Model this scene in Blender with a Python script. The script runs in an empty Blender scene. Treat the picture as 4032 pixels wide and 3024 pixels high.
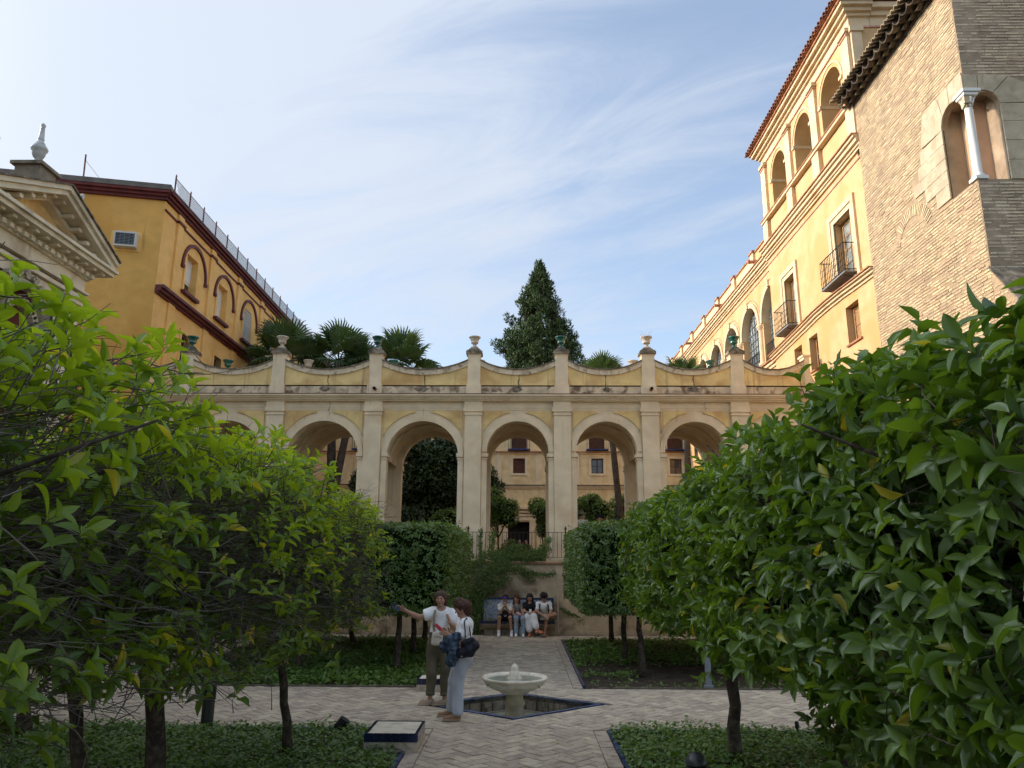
import bpy, math, random
import numpy as np
from mathutils import Vector, Matrix
random.seed(7)
RNG = np.random.default_rng(7)
R = math.radians
scene = bpy.context.scene

# ------------------------------------------------------------------ camera
PITCH, YAW, ROLL = R(13.05), R(0.86), R(0.29)
fw = Vector((-math.sin(YAW)*math.cos(PITCH), math.cos(YAW)*math.cos(PITCH), math.sin(PITCH)))
rt = Vector((math.cos(YAW), math.sin(YAW), 0)); up = rt.cross(fw)
rt2 = rt*math.cos(ROLL) + up*math.sin(ROLL); up2 = rt2.cross(fw)
cd = bpy.data.cameras.new('camera'); cam = bpy.data.objects.new('camera', cd)
scene.collection.objects.link(cam)
cam.matrix_world = Matrix(((rt2.x, up2.x, -fw.x, .15), (rt2.y, up2.y, -fw.y, 0), (rt2.z, up2.z, -fw.z, 2.2), (0, 0, 0, 1)))
cd.sensor_width = 36.0; cd.lens = 36.0*2935/4032
cd.clip_start = 0.05; cd.clip_end = 3000
scene.camera = cam
CAMP = np.array([.15, 0, 2.2])

# ------------------------------------------------------------------ world and sun
SUN_EL, SUN_AZ = 21.0, 8.0      # azimuth: degrees from -X towards +Y
sd = Vector((-math.cos(R(SUN_EL))*math.cos(R(SUN_AZ)), math.cos(R(SUN_EL))*math.sin(R(SUN_AZ)), math.sin(R(SUN_EL))))
world = bpy.data.worlds.new('World'); scene.world = world; world.use_nodes = True
wn = world.node_tree.nodes; wl = world.node_tree.links
wn.clear()
wo = wn.new('ShaderNodeOutputWorld'); bg = wn.new('ShaderNodeBackground')
bg.inputs['Strength'].default_value = 0.14
sky = wn.new('ShaderNodeTexSky'); sky.sky_type = 'NISHITA'; sky.sun_disc = False
sky.sun_elevation = R(SUN_EL); sky.sun_rotation = math.atan2(sd.x, sd.y)
sky.altitude = 10; sky.air_density = 1.0; sky.dust_density = .6; sky.ozone_density = 1.5
tc = wn.new('ShaderNodeTexCoord'); sep = wn.new('ShaderNodeSeparateXYZ')
wl.new(tc.outputs['Generated'], sep.inputs[0])
def wmath(op, a, b=None):
    m = wn.new('ShaderNodeMath'); m.operation = op
    for i, x in enumerate((a, b)):
        if x is None: continue
        if isinstance(x, (int, float)): m.inputs[i].default_value = x
        else: wl.new(x, m.inputs[i])
    return m.outputs[0]
zz = wmath('ADD', wmath('MAXIMUM', sep.outputs[2], 0.0), 0.22)
cx_ = wmath('DIVIDE', sep.outputs[0], zz); cy_ = wmath('DIVIDE', sep.outputs[1], zz)
comb = wn.new('ShaderNodeCombineXYZ'); wl.new(cx_, comb.inputs[0]); wl.new(cy_, comb.inputs[1])
mr = wn.new('ShaderNodeMapping'); mr.inputs['Rotation'].default_value = (0, 0, R(28)); wl.new(comb.outputs[0], mr.inputs[0])
mp = wn.new('ShaderNodeMapping'); mp.inputs['Scale'].default_value = (.42, 1.15, 1)
mp.inputs['Location'].default_value = (3.1, 1.7, 0)
wl.new(mr.outputs[0], mp.inputs[0])
def wnoise(vec, sc, det, rough, dist):
    n = wn.new('ShaderNodeTexNoise'); n.inputs['Scale'].default_value = sc; n.inputs['Detail'].default_value = det
    n.inputs['Roughness'].default_value = rough; n.inputs['Distortion'].default_value = dist
    wl.new(vec, n.inputs['Vector']); return n.outputs['Fac']
n1 = wnoise(mp.outputs[0], 1.1, 7, .55, .7); n2 = wnoise(mp.outputs[0], 3.6, 8, .66, 1.6)
cl = wmath('ADD', wmath('MULTIPLY', n1, .62), wmath('MULTIPLY', n2, .38))
# veil thickens towards the sun's side of the sky (thin high cloud lit from behind)
dt = wn.new('ShaderNodeVectorMath'); dt.operation = 'DOT_PRODUCT'; wl.new(tc.outputs['Generated'], dt.inputs[0])
dt.inputs[1].default_value = tuple(sd)
veil = wmath('MULTIPLY', wmath('MAXIMUM', dt.outputs['Value'], 0.0), .30)
cr = wn.new('ShaderNodeMapRange'); cr.interpolation_type = 'SMOOTHSTEP'
wl.new(wmath('ADD', cl, veil), cr.inputs[0]); cr.inputs[1].default_value = .40; cr.inputs[2].default_value = .68
cr.inputs[3].default_value = .28; cr.inputs[4].default_value = .95
mixc = wn.new('ShaderNodeMixRGB'); wl.new(cr.outputs[0], mixc.inputs[0]); sks = wn.new('ShaderNodeVectorMath'); sks.operation = 'SCALE'; sks.inputs['Scale'].default_value = .70; wl.new(sky.outputs[0], sks.inputs[0]); wl.new(sks.outputs[0], mixc.inputs[1])
ccol = wn.new('ShaderNodeMixRGB'); ccol.inputs[1].default_value = (1.55, 1.75, 2.10, 1); ccol.inputs[2].default_value = (2.0, 2.18, 2.48, 1)
wl.new(wmath('MULTIPLY', wmath('ADD', dt.outputs['Value'], .35), .85), ccol.inputs[0]); ccol.use_clamp = False
wl.new(ccol.outputs[0], mixc.inputs[2])
glow = wmath('ADD', wmath('MULTIPLY', wmath('POWER', wmath('MAXIMUM', dt.outputs['Value'], 0.0), 20.0), 14.0), 1.0)   # bright veil round the sun
gl = wn.new('ShaderNodeVectorMath'); gl.operation = 'SCALE'; wl.new(mixc.outputs[0], gl.inputs[0]); wl.new(glow, gl.inputs['Scale']); wl.new(gl.outputs[0], bg.inputs[0]); wl.new(bg.outputs[0], wo.inputs[0])
sl = bpy.data.lights.new('sun', 'SUN'); sl.energy = 1.5; sl.angle = R(.6); sl.color = (1.0, .76, .50)
so = bpy.data.objects.new('sun', sl); scene.collection.objects.link(so)
so.rotation_euler = (-sd).to_track_quat('-Z', 'Y').to_euler(); so.location = (-40, 5, 30)
scene.view_settings.view_transform = 'Standard'; scene.view_settings.look = 'None'
scene.view_settings.gamma = 1; scene.view_settings.exposure = 1.52; scene.view_settings.use_curve_mapping = False
scene.cycles.max_bounces = 8; scene.cycles.diffuse_bounces = 5; scene.cycles.transmission_bounces = 6; scene.cycles.glossy_bounces = 3

# ------------------------------------------------------------------ materials
MATS = {}
def new_mat(name):
    m = bpy.data.materials.new(name); m.use_nodes = True; n = m.node_tree.nodes; l = m.node_tree.links
    MATS[name] = m
    return m, n, l, n['Principled BSDF']
def mat(name, c, rough=.85, var=.12, sc=3., bump=.15, bsc=40., c2=None, c2amt=.4, c2sc=1.2, streak=None, stamt=.5, metal=0., coat=0., tint=False, spec=.3, rnd=0.):
    """plain procedural surface: base colour with two scales of mottling, optional stain colour, optional vertical streaks, bump"""
    m, n, l, b = new_mat(name)
    tcn = n.new('ShaderNodeTexCoord'); obj = n.new('ShaderNodeNewGeometry')
    P = obj.outputs['Position']
    def noise(s, d=5, vec=None, ds=0.):
        q = n.new('ShaderNodeTexNoise'); q.inputs['Scale'].default_value = s; q.inputs['Detail'].default_value = d; q.inputs['Distortion'].default_value = ds
        l.new(vec or P, q.inputs['Vector']); return q.outputs['Fac']
    def ramp(f, a, bb):
        q = n.new('ShaderNodeMapRange'); l.new(f, q.inputs[0]); q.inputs[1].default_value = a; q.inputs[2].default_value = bb; return q.outputs[0]
    def mix(f, a, bb, mode='MIX'):
        q = n.new('ShaderNodeMixRGB'); q.blend_type = mode
        for i, x in enumerate((f, a, bb)):
            if isinstance(x, (int, float)): q.inputs[i].default_value = x
            elif isinstance(x, tuple): q.inputs[i].default_value = (*x[:3], 1)
            else: l.new(x, q.inputs[i])
        return q.outputs[0]
    lo = tuple(x*(1-var*1.6) for x in c); hi = tuple(min(1, x*(1+var)) for x in c)
    col = mix(ramp(noise(sc, 6), .3, .7), lo, hi)
    if c2 is not None: col = mix(ramp(noise(c2sc, 8, ds=.6), .62-.3*c2amt, .80-.3*c2amt), col, c2)
    if streak is not None:
        mpn = n.new('ShaderNodeMapping'); mpn.inputs['Scale'].default_value = (5, 5, .35); l.new(P, mpn.inputs[0])
        a = ramp(noise(1.3, 6, mpn.outputs[0]), .72-.3*stamt, .9-.3*stamt)
        col = mix(a, col, streak)
    if tint:
        at = n.new('ShaderNodeAttribute'); at.attribute_name = 'tint'
        g = ramp(at.outputs['Fac'], 0, 1)
        q = n.new('ShaderNodeMapRange'); l.new(at.outputs['Fac'], q.inputs[0]); q.inputs[3].default_value = 1-tint; q.inputs[4].default_value = 1+tint
        hs = n.new('ShaderNodeHueSaturation'); l.new(q.outputs[0], hs.inputs['Value']); l.new(col, hs.inputs['Color'])
        q2 = n.new('ShaderNodeMapRange'); l.new(at.outputs['Fac'], q2.inputs[0]); q2.inputs[3].default_value = .485; q2.inputs[4].default_value = .515; l.new(q2.outputs[0], hs.inputs['Hue'])
        col = hs.outputs[0]
    if isinstance(col, tuple): b.inputs['Base Color'].default_value = (*col, 1)
    else: l.new(col, b.inputs['Base Color'])
    b.inputs['Roughness'].default_value = rough; b.inputs['Metallic'].default_value = metal
    b.inputs['Specular IOR Level'].default_value = spec; b.inputs['Coat Weight'].default_value = coat
    if bump:
        bp = n.new('ShaderNodeBump'); bp.inputs['Strength'].default_value = bump; bp.inputs['Distance'].default_value = .02
        l.new(noise(bsc, 6), bp.inputs['Height']); l.new(bp.outputs[0], b.inputs['Normal'])
    return m
def leaf_mat(name, dark, light, yellow, trans=.3, rough=.42, tcol=None, ymin=.93, spec=.5):
    m, n, l, b = new_mat(name)
    at = n.new('ShaderNodeAttribute'); at.attribute_name = 'tint'
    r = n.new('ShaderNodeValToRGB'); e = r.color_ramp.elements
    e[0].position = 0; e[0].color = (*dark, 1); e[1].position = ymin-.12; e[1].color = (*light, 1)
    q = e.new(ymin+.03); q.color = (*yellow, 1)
    l.new(at.outputs['Fac'], r.inputs[0])
    g = n.new('ShaderNodeNewGeometry')
    mx = n.new('ShaderNodeMixRGB'); l.new(g.outputs['Backfacing'], mx.inputs[0]); l.new(r.outputs[0], mx.inputs[1])
    bk = n.new('ShaderNodeMixRGB'); bk.inputs[0].default_value = .30; bk.inputs[2].default_value = (.20, .30, .11, 1); l.new(r.outputs[0], bk.inputs[1])
    l.new(bk.outputs[0], mx.inputs[2]); l.new(mx.outputs[0], b.inputs['Base Color'])
    b.inputs['Roughness'].default_value = rough; b.inputs['Specular IOR Level'].default_value = spec
    t = n.new('ShaderNodeBsdfTranslucent')
    hs = n.new('ShaderNodeHueSaturation'); hs.inputs['Saturation'].default_value = 1.05; hs.inputs['Value'].default_value = 3.0; hs.inputs['Hue'].default_value = .485
    l.new(r.outputs[0], hs.inputs['Color']); l.new(hs.outputs[0], t.inputs[0])
    ms = n.new('ShaderNodeMixShader'); ms.inputs[0].default_value = trans
    l.new(b.outputs[0], ms.inputs[1]); l.new(t.outputs[0], ms.inputs[2])
    out = [x for x in n if x.type == 'OUTPUT_MATERIAL'][0]; l.new(ms.outputs[0], out.inputs[0])
    return m
mat('cream', (.80, .665, .46), c2=(.68, .52, .33), c2amt=.32, c2sc=.9, streak=(.50, .36, .22), stamt=.28, var=.07, bump=.25)
mat('cream_weathered', (.68, .56, .38), c2=(.20, .14, .09), c2amt=.42, c2sc=4.2, streak=(.25, .17, .11), stamt=.45, var=.2, bump=.4)
mat('coping_band_plaster', (.72, .60, .42), c2=(.22, .16, .10), c2amt=.3, c2sc=5, streak=(.30, .22, .14), stamt=.5, var=.12, bump=.3)
mat('coping_grime', (.17, .14, .10), var=.4, sc=6, c2=(.36, .30, .22), c2amt=.4, c2sc=5, bump=.5)
mat('yellow_panel', (.82, .61, .27), c2=(.60, .37, .15), c2amt=.45, c2sc=1.1, streak=(.42, .28, .15), stamt=.45, var=.08, bump=.25)
mat('rear_yellow', (.80, .64, .37), c2=(.66, .49, .25), c2amt=.4, streak=(.34, .27, .17), stamt=.4, var=.08)
mat('crack_dark', (.10, .075, .05), var=.3)
mat('facade_yellow', (.60, .40, .205), c2=(.52, .33, .135), c2amt=.6, c2sc=.7, streak=(.50, .33, .16), stamt=.42, var=.07, bump=.2)
mat('facade_trim', (.64, .50, .32), c2=(.55, .39, .22), c2amt=.3, var=.07, bump=.15)
mat('rose_line', (.52, .29, .22), var=.15)
mat('inner_grey', (.60, .58, .52), var=.06)
mat('ochre', (.70, .405, .11), c2=(.60, .32, .075), c2amt=.4, c2sc=.5, streak=(.36, .22, .07), stamt=.2, var=.06, bump=.15)
mat('ochre_pale', (.82, .50, .17), c2=(.74, .42, .12), c2amt=.4, c2sc=.7, var=.06, bump=.15)
mat('maroon', (.13, .028, .026), var=.2, rough=.6)
mat('pavilion_stone', (.78, .68, .50), c2=(.52, .42, .29), c2amt=.35, c2sc=1.4, streak=(.42, .33, .23), stamt=.35, var=.08)
mat('pavilion_dark', (.30, .25, .18), c2=(.12, .10, .07), c2amt=.4, c2sc=3, var=.2)
mat('white_glaze', (.50, .50, .47), c2=(.20, .15, .11), c2amt=.25, c2sc=8, rough=.35, coat=.3, var=.08)
mat('urn_white', (.60, .52, .42), c2=(.28, .22, .16), c2amt=.35, c2sc=9, rough=.6, var=.12)
mat('urn_green', (.012, .10, .07), c2=(.02, .17, .12), c2amt=.4, c2sc=9, rough=.22, coat=.6, var=.3, spec=.6)
mat('brick_tower', (.52, .415, .27), c2=(.42, .32, .20), c2amt=.4, c2sc=3, var=.12, tint=.22, bump=.5, bsc=60)
mat('mortar_tower', (.35, .265, .165), c2=(.38, .27, .17), c2amt=.45, c2sc=2.2, var=.15, bump=.6, bsc=50)
mat('brick_shade_lift', (.58, .47, .34), c2=(.42, .32, .22), c2amt=.4, c2sc=3, var=.12, tint=.2, bump=.5, bsc=60)  # tower brick again, its colour lightened to lift the shaded front face
mat('mortar_shade_lift', (.36, .275, .19), var=.2, bump=.5)  # mortar copy, colour likewise lightened for the shaded front
mat('pale_stone', (.47, .395, .275), c2=(.36, .30, .20), c2amt=.4, c2sc=4, var=.14, bump=.6, bsc=25)
mat('salmon', (.56, .36, .23), var=.06)
mat('roof_tile', (.34, .135, .075), c2=(.10, .07, .05), c2amt=.5, c2sc=6, var=.3, tint=.25)
mat('old_tile', (.075, .058, .042), c2=(.16, .125, .08), c2amt=.4, c2sc=9, var=.3, tint=.3, bump=.6)
mat('tile_face', (.36, .29, .19), c2=(.16, .12, .08), c2amt=.4, c2sc=14, var=.3)
mat('terracotta', (.42, .20, .11), c2=(.24, .12, .07), c2amt=.4, c2sc=5, var=.2)
mat('wood_brown', (.11, .042, .022), var=.3, sc=12, rough=.55)
mat('wood_light', (.34, .20, .09), var=.25, sc=12, rough=.55)
mat('white_paint', (.74, .73, .68), var=.05, rough=.5)
mat('dark_void', (.014, .013, .012), var=.2)
mat('iron', (.018, .018, .022), var=.3, rough=.5, metal=.3, spec=.5)
mat('rust_iron', (.06, .030, .022), var=.3, rough=.7)
mat('glass_pane', (.26, .29, .28), rough=.08, var=.5, sc=2.5, bump=0, spec=.9, c2=(.34, .38, .36), c2amt=.5, c2sc=1.1)  # pale reflections and curtains are put into the pane colour
mat('glass_dark', (.035, .040, .045), rough=.08, var=.4, sc=2.5, bump=0, spec=.8)
mat('blue_paint', (.03, .05, .19), var=.3, rough=.5)
mat('blue_tile', (.03, .055, .17), var=.35, sc=14, rough=.28, coat=.4, c2=(.10, .14, .28), c2amt=.35, c2sc=6, tint=.35)
mat('navy_tile', (.010, .016, .055), var=.3, rough=.2, coat=.5)
mat('tile_pale', (.50, .52, .50), c2=(.13, .20, .38), c2amt=.62, c2sc=22, var=.2, rough=.3, coat=.3, tint=.25)
mat('paver', (.53, .45, .345), c2=(.40, .325, .255), c2amt=.42, c2sc=9, var=.10, sc=7, rough=.8, bump=.5, bsc=70, tint=.18)
mat('paver_edge', (.50, .42, .33), c2=(.28, .22, .165), c2amt=.4, c2sc=7, var=.12, rough=.85, bump=.5)
mat('grout', (.19, .16, .12), c2=(.05, .045, .03), c2amt=.4, c2sc=3, var=.25, bump=.6)
mat('soil', (.060, .042, .030), c2=(.10, .075, .05), c2amt=.4, c2sc=6, var=.3, bump=.9, bsc=30)
mat('earth', (.13, .11, .08), var=.3, bump=.6)
mat('basin_stone', (.30, .26, .20), c2=(.10, .085, .06), c2amt=.5, c2sc=7, var=.2, streak=(.09, .075, .05), stamt=.6)
mat('marble', (.80, .73, .58), c2=(.55, .48, .36), c2amt=.4, c2sc=7, var=.1, rough=.5, bump=.2)
mat('water', (.40, .42, .34), var=.15, rough=.06, bump=.15, bsc=12, spec=.6)
mat('retain_wall', (.62, .50, .34), c2=(.22, .16, .10), c2amt=.42, c2sc=1.5, streak=(.20, .14, .09), stamt=.45, var=.12, bump=.3)
mat('bench_stone', (.30, .24, .17), c2=(.16, .12, .08), c2amt=.4, c2sc=6, var=.15, bump=.5)
mat('bark', (.060, .045, .034), c2=(.11, .09, .065), c2amt=.4, c2sc=14, var=.35, sc=12, bump=1., bsc=35, rough=.95)
mat('twig', (.11, .088, .066), c2=(.22, .19, .15), c2amt=.4, c2sc=5, var=.3, bump=0)
mat('palm_bark', (.10, .075, .055), c2=(.05, .035, .025), c2amt=.5, c2sc=16, var=.3, bump=1, bsc=25)
mat('lamp_metal', (.035, .04, .04), var=.15, rough=.4, metal=.2, spec=.5)
mat('lamp_pale', (.20, .23, .26), var=.1, rough=.5)
mat('black_plastic', (.02, .02, .022), rough=.45, var=.2)
mat('ac_white', (.60, .60, .56), var=.06, rough=.5)
mat('roof_grey', (.16, .15, .135), var=.2)
mat('pipe_white', (.60, .56, .48), c2=(.36, .28, .2), c2amt=.3, c2sc=6, rough=.5)
leaf_mat('leaf_orange', (.026, .066, .007), (.12, .205, .018), (.40, .34, .03), trans=.28, rough=.36, spec=.5)
leaf_mat('leaf_sparse', (.050, .10, .008), (.21, .30, .022), (.46, .38, .04), trans=.38, rough=.42, ymin=.92)
leaf_mat('leaf_hedge', (.020, .052, .007), (.10, .165, .018), (.16, .21, .03), trans=.22, rough=.36, spec=.6)
leaf_mat('leaf_dark', (.007, .018, .006), (.022, .042, .012), (.05, .07, .02), trans=.12, rough=.42)
leaf_mat('leaf_cypress', (.010, .022, .008), (.030, .050, .015), (.05, .07, .02), trans=.1, rough=.7, spec=.2)
leaf_mat('leaf_palm', (.020, .045, .012), (.060, .105, .025), (.16, .15, .05), trans=.2, rough=.45)
leaf_mat('leaf_ivy', (.036, .088, .010), (.12, .225, .024), (.12, .18, .03), trans=.2, rough=.5)
leaf_mat('leaf_vine', (.028, .055, .012), (.10, .15, .026), (.16, .16, .04), trans=.25, rough=.6, spec=.2)
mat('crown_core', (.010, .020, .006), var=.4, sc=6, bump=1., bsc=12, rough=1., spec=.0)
mat('skin', (.44, .24, .155), var=.05, sc=9, rough=.5, bump=.05)
mat('skin_tan', (.40, .22, .14), var=.05, sc=9, rough=.5, bump=.05)
mat('hair_brown', (.085, .043, .024), var=.5, sc=60, rough=.5, bump=.6, bsc=90)
mat('hair_dark', (.014, .009, .007), var=.3, sc=60, rough=.45, bump=.6, bsc=90)
mat('hair_auburn', (.075, .030, .016), var=.4, sc=60, rough=.5, bump=.6, bsc=90)
mat('cloth_white', (.86, .85, .84), var=.04, sc=14, rough=.9, bump=.3, bsc=22)
mat('cloth_cream', (.66, .62, .55), var=.06, rough=.9, bump=.3, bsc=22)
mat('cloth_olive', (.115, .098, .066), var=.14, sc=7, rough=.95, bump=.5, bsc=16)
mat('cloth_paleblue', (.44, .47, .54), var=.06, sc=6, rough=.9, bump=.4, bsc=16)
mat('cloth_jean', (.30, .38, .46), var=.12, sc=8, rough=.9, bump=.3)
mat('denim', (.045, .07, .115), var=.5, sc=16, rough=.9, bump=.8, bsc=18, c2=(.13, .18, .25), c2amt=.35, c2sc=11)
mat('cloth_black', (.014, .014, .017), var=.2, rough=.8)
mat('cloth_grey', (.20, .19, .18), var=.15, rough=.9)
mat('cloth_navy', (.012, .016, .034), var=.2, rough=.6)
mat('cloth_khaki', (.36, .32, .24), var=.12, rough=.9)
mat('hat_green', (.16, .17, .11), var=.12, rough=.95)
mat('espadrille', (.40, .30, .21), var=.15, rough=.9)
mat('shoe_tan', (.34, .19, .11), var=.15, rough=.7)
mat('phone_case', (.07, .10, .15), var=.15, rough=.25, spec=.6)
mat('phone_red', (.38, .01, .02), var=.1, rough=.4)
mat('phone_gold', (.45, .26, .16), var=.1, rough=.4)
mat('leather_black', (.010, .012, .022), var=.3, sc=10, rough=.45, bump=.5, bsc=18)
mat('leather_cream', (.60, .54, .46), var=.05, rough=.5, bump=.2)
mat('strap_tan', (.30, .25, .17), var=.3, sc=26, rough=.8)
mat('orange_sandal', (.62, .20, .10), var=.1, rough=.6)
mat('pink_bag', (.62, .36, .34), var=.08, rough=.6)
mat('visor_blue', (.05, .10, .75), var=.4, sc=40, rough=.15, metal=.4, c2=(.45, .06, .55), c2amt=.5, c2sc=30)
mat('lips', (.30, .09, .07), var=.05); mat('eye_dark', (.02, .014, .01), rough=.2, var=.1)
mat('steel_grey', (.20, .21, .22), rough=.6, var=.1)
mat('steel', (.5, .5, .5), metal=.9, rough=.3, var=.05)

# ------------------------------------------------------------------ mesh helpers
COL = scene.collection
def tagit(o, label=None, cat=None, group=None, kind=None):
    if label: o['label'] = label
    if cat: o['category'] = cat
    if group: o['group'] = group
    if kind: o['kind'] = kind
    return o
def empty(name, loc, label=None, cat=None, group=None, kind=None):
    o = bpy.data.objects.new(name, None); COL.objects.link(o); o.location = loc; o.empty_display_size = .2
    return tagit(o, label, cat, group, kind)
def origin_of(p):
    v = Vector((0, 0, 0))
    while p is not None: v += p.location; p = p.parent
    return v
class MB:
    """collects faces in world coordinates (through an optional transform) and links them as one mesh object"""
    def __init__(s, T=None): s.v = []; s.f = []; s.T = T or (lambda p: p); s.tint = []
    def pt(s, p): s.v.append(tuple(s.T(p))); return len(s.v)-1
    def poly(s, pts): s.f.append([s.pt(p) for p in pts])
    def box(s, a, b):
        (x0, y0, z0), (x1, y1, z1) = a, b
        i = [s.pt(p) for p in ((x0,y0,z0),(x1,y0,z0),(x1,y1,z0),(x0,y1,z0),(x0,y0,z1),(x1,y0,z1),(x1,y1,z1),(x0,y1,z1))]
        for q in ((0,3,2,1),(4,5,6,7),(0,1,5,4),(1,2,6,5),(2,3,7,6),(3,0,4,7)): s.f.append([i[k] for k in q])
        return s
    def bar(s, a, b, w, h=None, upv=(0,0,1)):
        """rectangular bar from a to b (transformed points)"""
        a = Vector(s.T(a)); b = Vector(s.T(b)); d = (b-a).normalized(); h = h or w
        u = Vector(upv); sd_ = d.cross(u)
        if sd_.length < 1e-4: sd_ = d.cross(Vector((1,0,0)))
        sd_.normalize(); u = sd_.cross(d)
        k = len(s.v)
        for p in (a, b):
            for e, g in ((-1,-1),(1,-1),(1,1),(-1,1)): s.v.append(tuple(p + sd_*e*w/2 + u*g*h/2))
        for q in ((0,1,2,3),(7,6,5,4),(0,4,5,1),(1,5,6,2),(2,6,7,3),(3,7,4,0)): s.f.append([k+t for t in q])
        return s
    def tube(s, pts, rad, n=6, cap=True):
        pts = [Vector(s.T(p)) for p in pts]
        if isinstance(rad, (int, float)): rad = [rad]*len(pts)
        k = len(s.v); prev = None
        for i, p in enumerate(pts):
            d = (pts[min(i+1, len(pts)-1)] - pts[max(i-1, 0)]).normalized()
            a = prev if prev is not None else (Vector((0,0,1)) if abs(d.z) < .9 else Vector((1,0,0)))
            x = (a - d*a.dot(d)).normalized(); prev = x; y = d.cross(x)
            for j in range(n):
                t = 2*math.pi*j/n; s.v.append(tuple(p + (x*math.cos(t) + y*math.sin(t))*rad[i]))
        for i in range(len(pts)-1):
            for j in range(n):
                a = k+i*n+j; b = k+i*n+(j+1)%n; s.f.append([a, b, b+n, a+n])
        if cap:
            s.f.append([k+j for j in range(n)][::-1]); s.f.append([k+(len(pts)-1)*n+j for j in range(n)])
        return s
    def lathe(s, prof, c=(0,0,0), n=16, flute=0):
        k = len(s.v); m = len(prof)
        for r_, z in prof:
            for j in range(n):
                t = 2*math.pi*j/n; rr = r_*(1 + flute*math.cos(t*8))
                s.v.append(tuple(s.T((c[0]+rr*math.cos(t), c[1]+rr*math.sin(t), c[2]+z))))
        for i in range(m-1):
            for j in range(n):
                a = k+i*n+j; b = k+i*n+(j+1)%n; s.f.append([a, b, b+n, a+n])
        s.f.append([k+j for j in range(n)][::-1]); s.f.append([k+(m-1)*n+j for j in range(n)])
        return s
    def prism(s, poly, d0, d1, order=None):
        """poly in (s,z), extruded along depth"""
        g = lambda p, d: (p[0], d, p[1])
        a = [s.pt(g(p, d0)) for p in poly]; b = [s.pt(g(p, d1)) for p in poly]
        s.f.append(a); s.f.append(b[::-1])
        for i in range(len(poly)):
            j = (i+1) % len(poly); s.f.append([a[j], a[i], b[i], b[j]])
        return s
    def wall(s, s0, s1, z0, z1, opens, d0, d1, nseg=20):
        """wall slab between depth d0 (front) and d1 with rectangular/arched openings: (s0,s1,zb,zt,arch?) ; zt = springing for arches"""
        cuts = sorted(set([s0, s1] + [x for o in opens for x in (o[0], o[1])]))
        zc = sorted(set([z0, z1] + [x for o in opens for x in ((o[2], o[3]) if not (len(o) > 4 and o[4]) else (o[2],))]))
        for a, b in zip(cuts[:-1], cuts[1:]):
            mid = (a+b)/2; ar = [o for o in opens if len(o) > 4 and o[4] and o[0] < mid < o[1]]
            if ar:
                o = ar[0]; c = (o[0]+o[1])/2; rr = (o[1]-o[0])/2
                if o[2] > z0: s.prism([(a, z0), (b, z0), (b, o[2]), (a, o[2])], d0, d1)
                pts = [(c - rr*math.cos(math.pi*i/nseg), o[3] + rr*math.sin(math.pi*i/nseg)) for i in range(nseg+1)]
                for p, q in zip(pts[:-1], pts[1:]):
                    for d in (d0, d1): s.poly([(p[0], d, p[1]), (q[0], d, q[1]), (q[0], d, z1), (p[0], d, z1)])
                    s.poly([(p[0], d0, p[1]), (q[0], d0, q[1]), (q[0], d1, q[1]), (p[0], d1, p[1])])
                s.poly([(a, d0, z1), (b, d0, z1), (b, d1, z1), (a, d1, z1)])
                continue
            for e, g in zip(zc[:-1], zc[1:]):
                mz = (e+g)/2
                if any(o[0] < mid < o[1] and o[2] < mz < o[3] for o in opens if not (len(o) > 4 and o[4])): continue
                s.prism([(a, e), (b, e), (b, g), (a, g)], d0, d1)
        return s
    def arcband(s, c, zs, r0, r1, d0, d1, a0=0., a1=180., n=24):
        k = len(s.v)
        for i in range(n+1):
            t = R(a0 + (a1-a0)*i/n)
            for rr, d in ((r0, d0), (r1, d0), (r1, d1), (r0, d1)): s.pt((c + rr*math.cos(t), d, zs + rr*math.sin(t)))
        for i in range(n):
            for j in range(4):
                a = k+i*4+j; b = k+i*4+(j+1) % 4; s.f.append([a, b, b+4, a+4])
        s.f.append([k, k+1, k+2, k+3]); s.f.append([k+n*4+j for j in (3,2,1,0)])
        return s
    def build(s, name, m, parent=None, smooth=False, label=None, kind=None):
        o_ = origin_of(parent) if parent else Vector((0,0,0))
        me = bpy.data.meshes.new(name)
        v = np.array(s.v, float) - np.array(o_)
        me.from_pydata(v.tolist(), [], s.f); me.materials.append(MATS[m] if isinstance(m, str) else m)
        if s.tint: 
            at = me.attributes.new('tint', 'FLOAT', 'POINT'); at.data.foreach_set('value', np.array(s.tint, dtype=np.float32))
        if smooth: me.polygons.foreach_set('use_smooth', [True]*len(me.polygons))
        me.update()
        ob = bpy.data.objects.new(name, me); COL.objects.link(ob)
        if parent: ob.parent = parent
        return tagit(ob, label=label, kind=kind)
def np_mesh(name, V, F, m, parent=None, tint=None, smooth=False, kind=None, origin=None):
    """V (n,3), F (m,k) arrays; fast path"""
    k = F.shape[1]
    if parent is not None: V = V - np.array(origin_of(parent))
    me = bpy.data.meshes.new(name); me.vertices.add(len(V)); me.vertices.foreach_set('co', V.astype(np.float32).ravel())
    me.loops.add(F.size); me.loops.foreach_set('vertex_index', F.astype(np.int32).ravel())
    me.polygons.add(len(F)); me.polygons.foreach_set('loop_start', np.arange(0, F.size, k, dtype=np.int32))
    me.polygons.foreach_set('loop_total', np.full(len(F), k, dtype=np.int32))
    if smooth: me.polygons.foreach_set('use_smooth', np.ones(len(F), bool))
    me.materials.append(MATS[m]); me.update(calc_edges=True)
    if tint is not None:
        at = me.attributes.new('tint', 'FLOAT', 'POINT'); at.data.foreach_set('value', tint.astype(np.float32))
    ob = bpy.data.objects.new(name, me); COL.objects.link(ob)
    if parent is not None: ob.parent = parent
    return tagit(ob, kind=kind)
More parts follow.
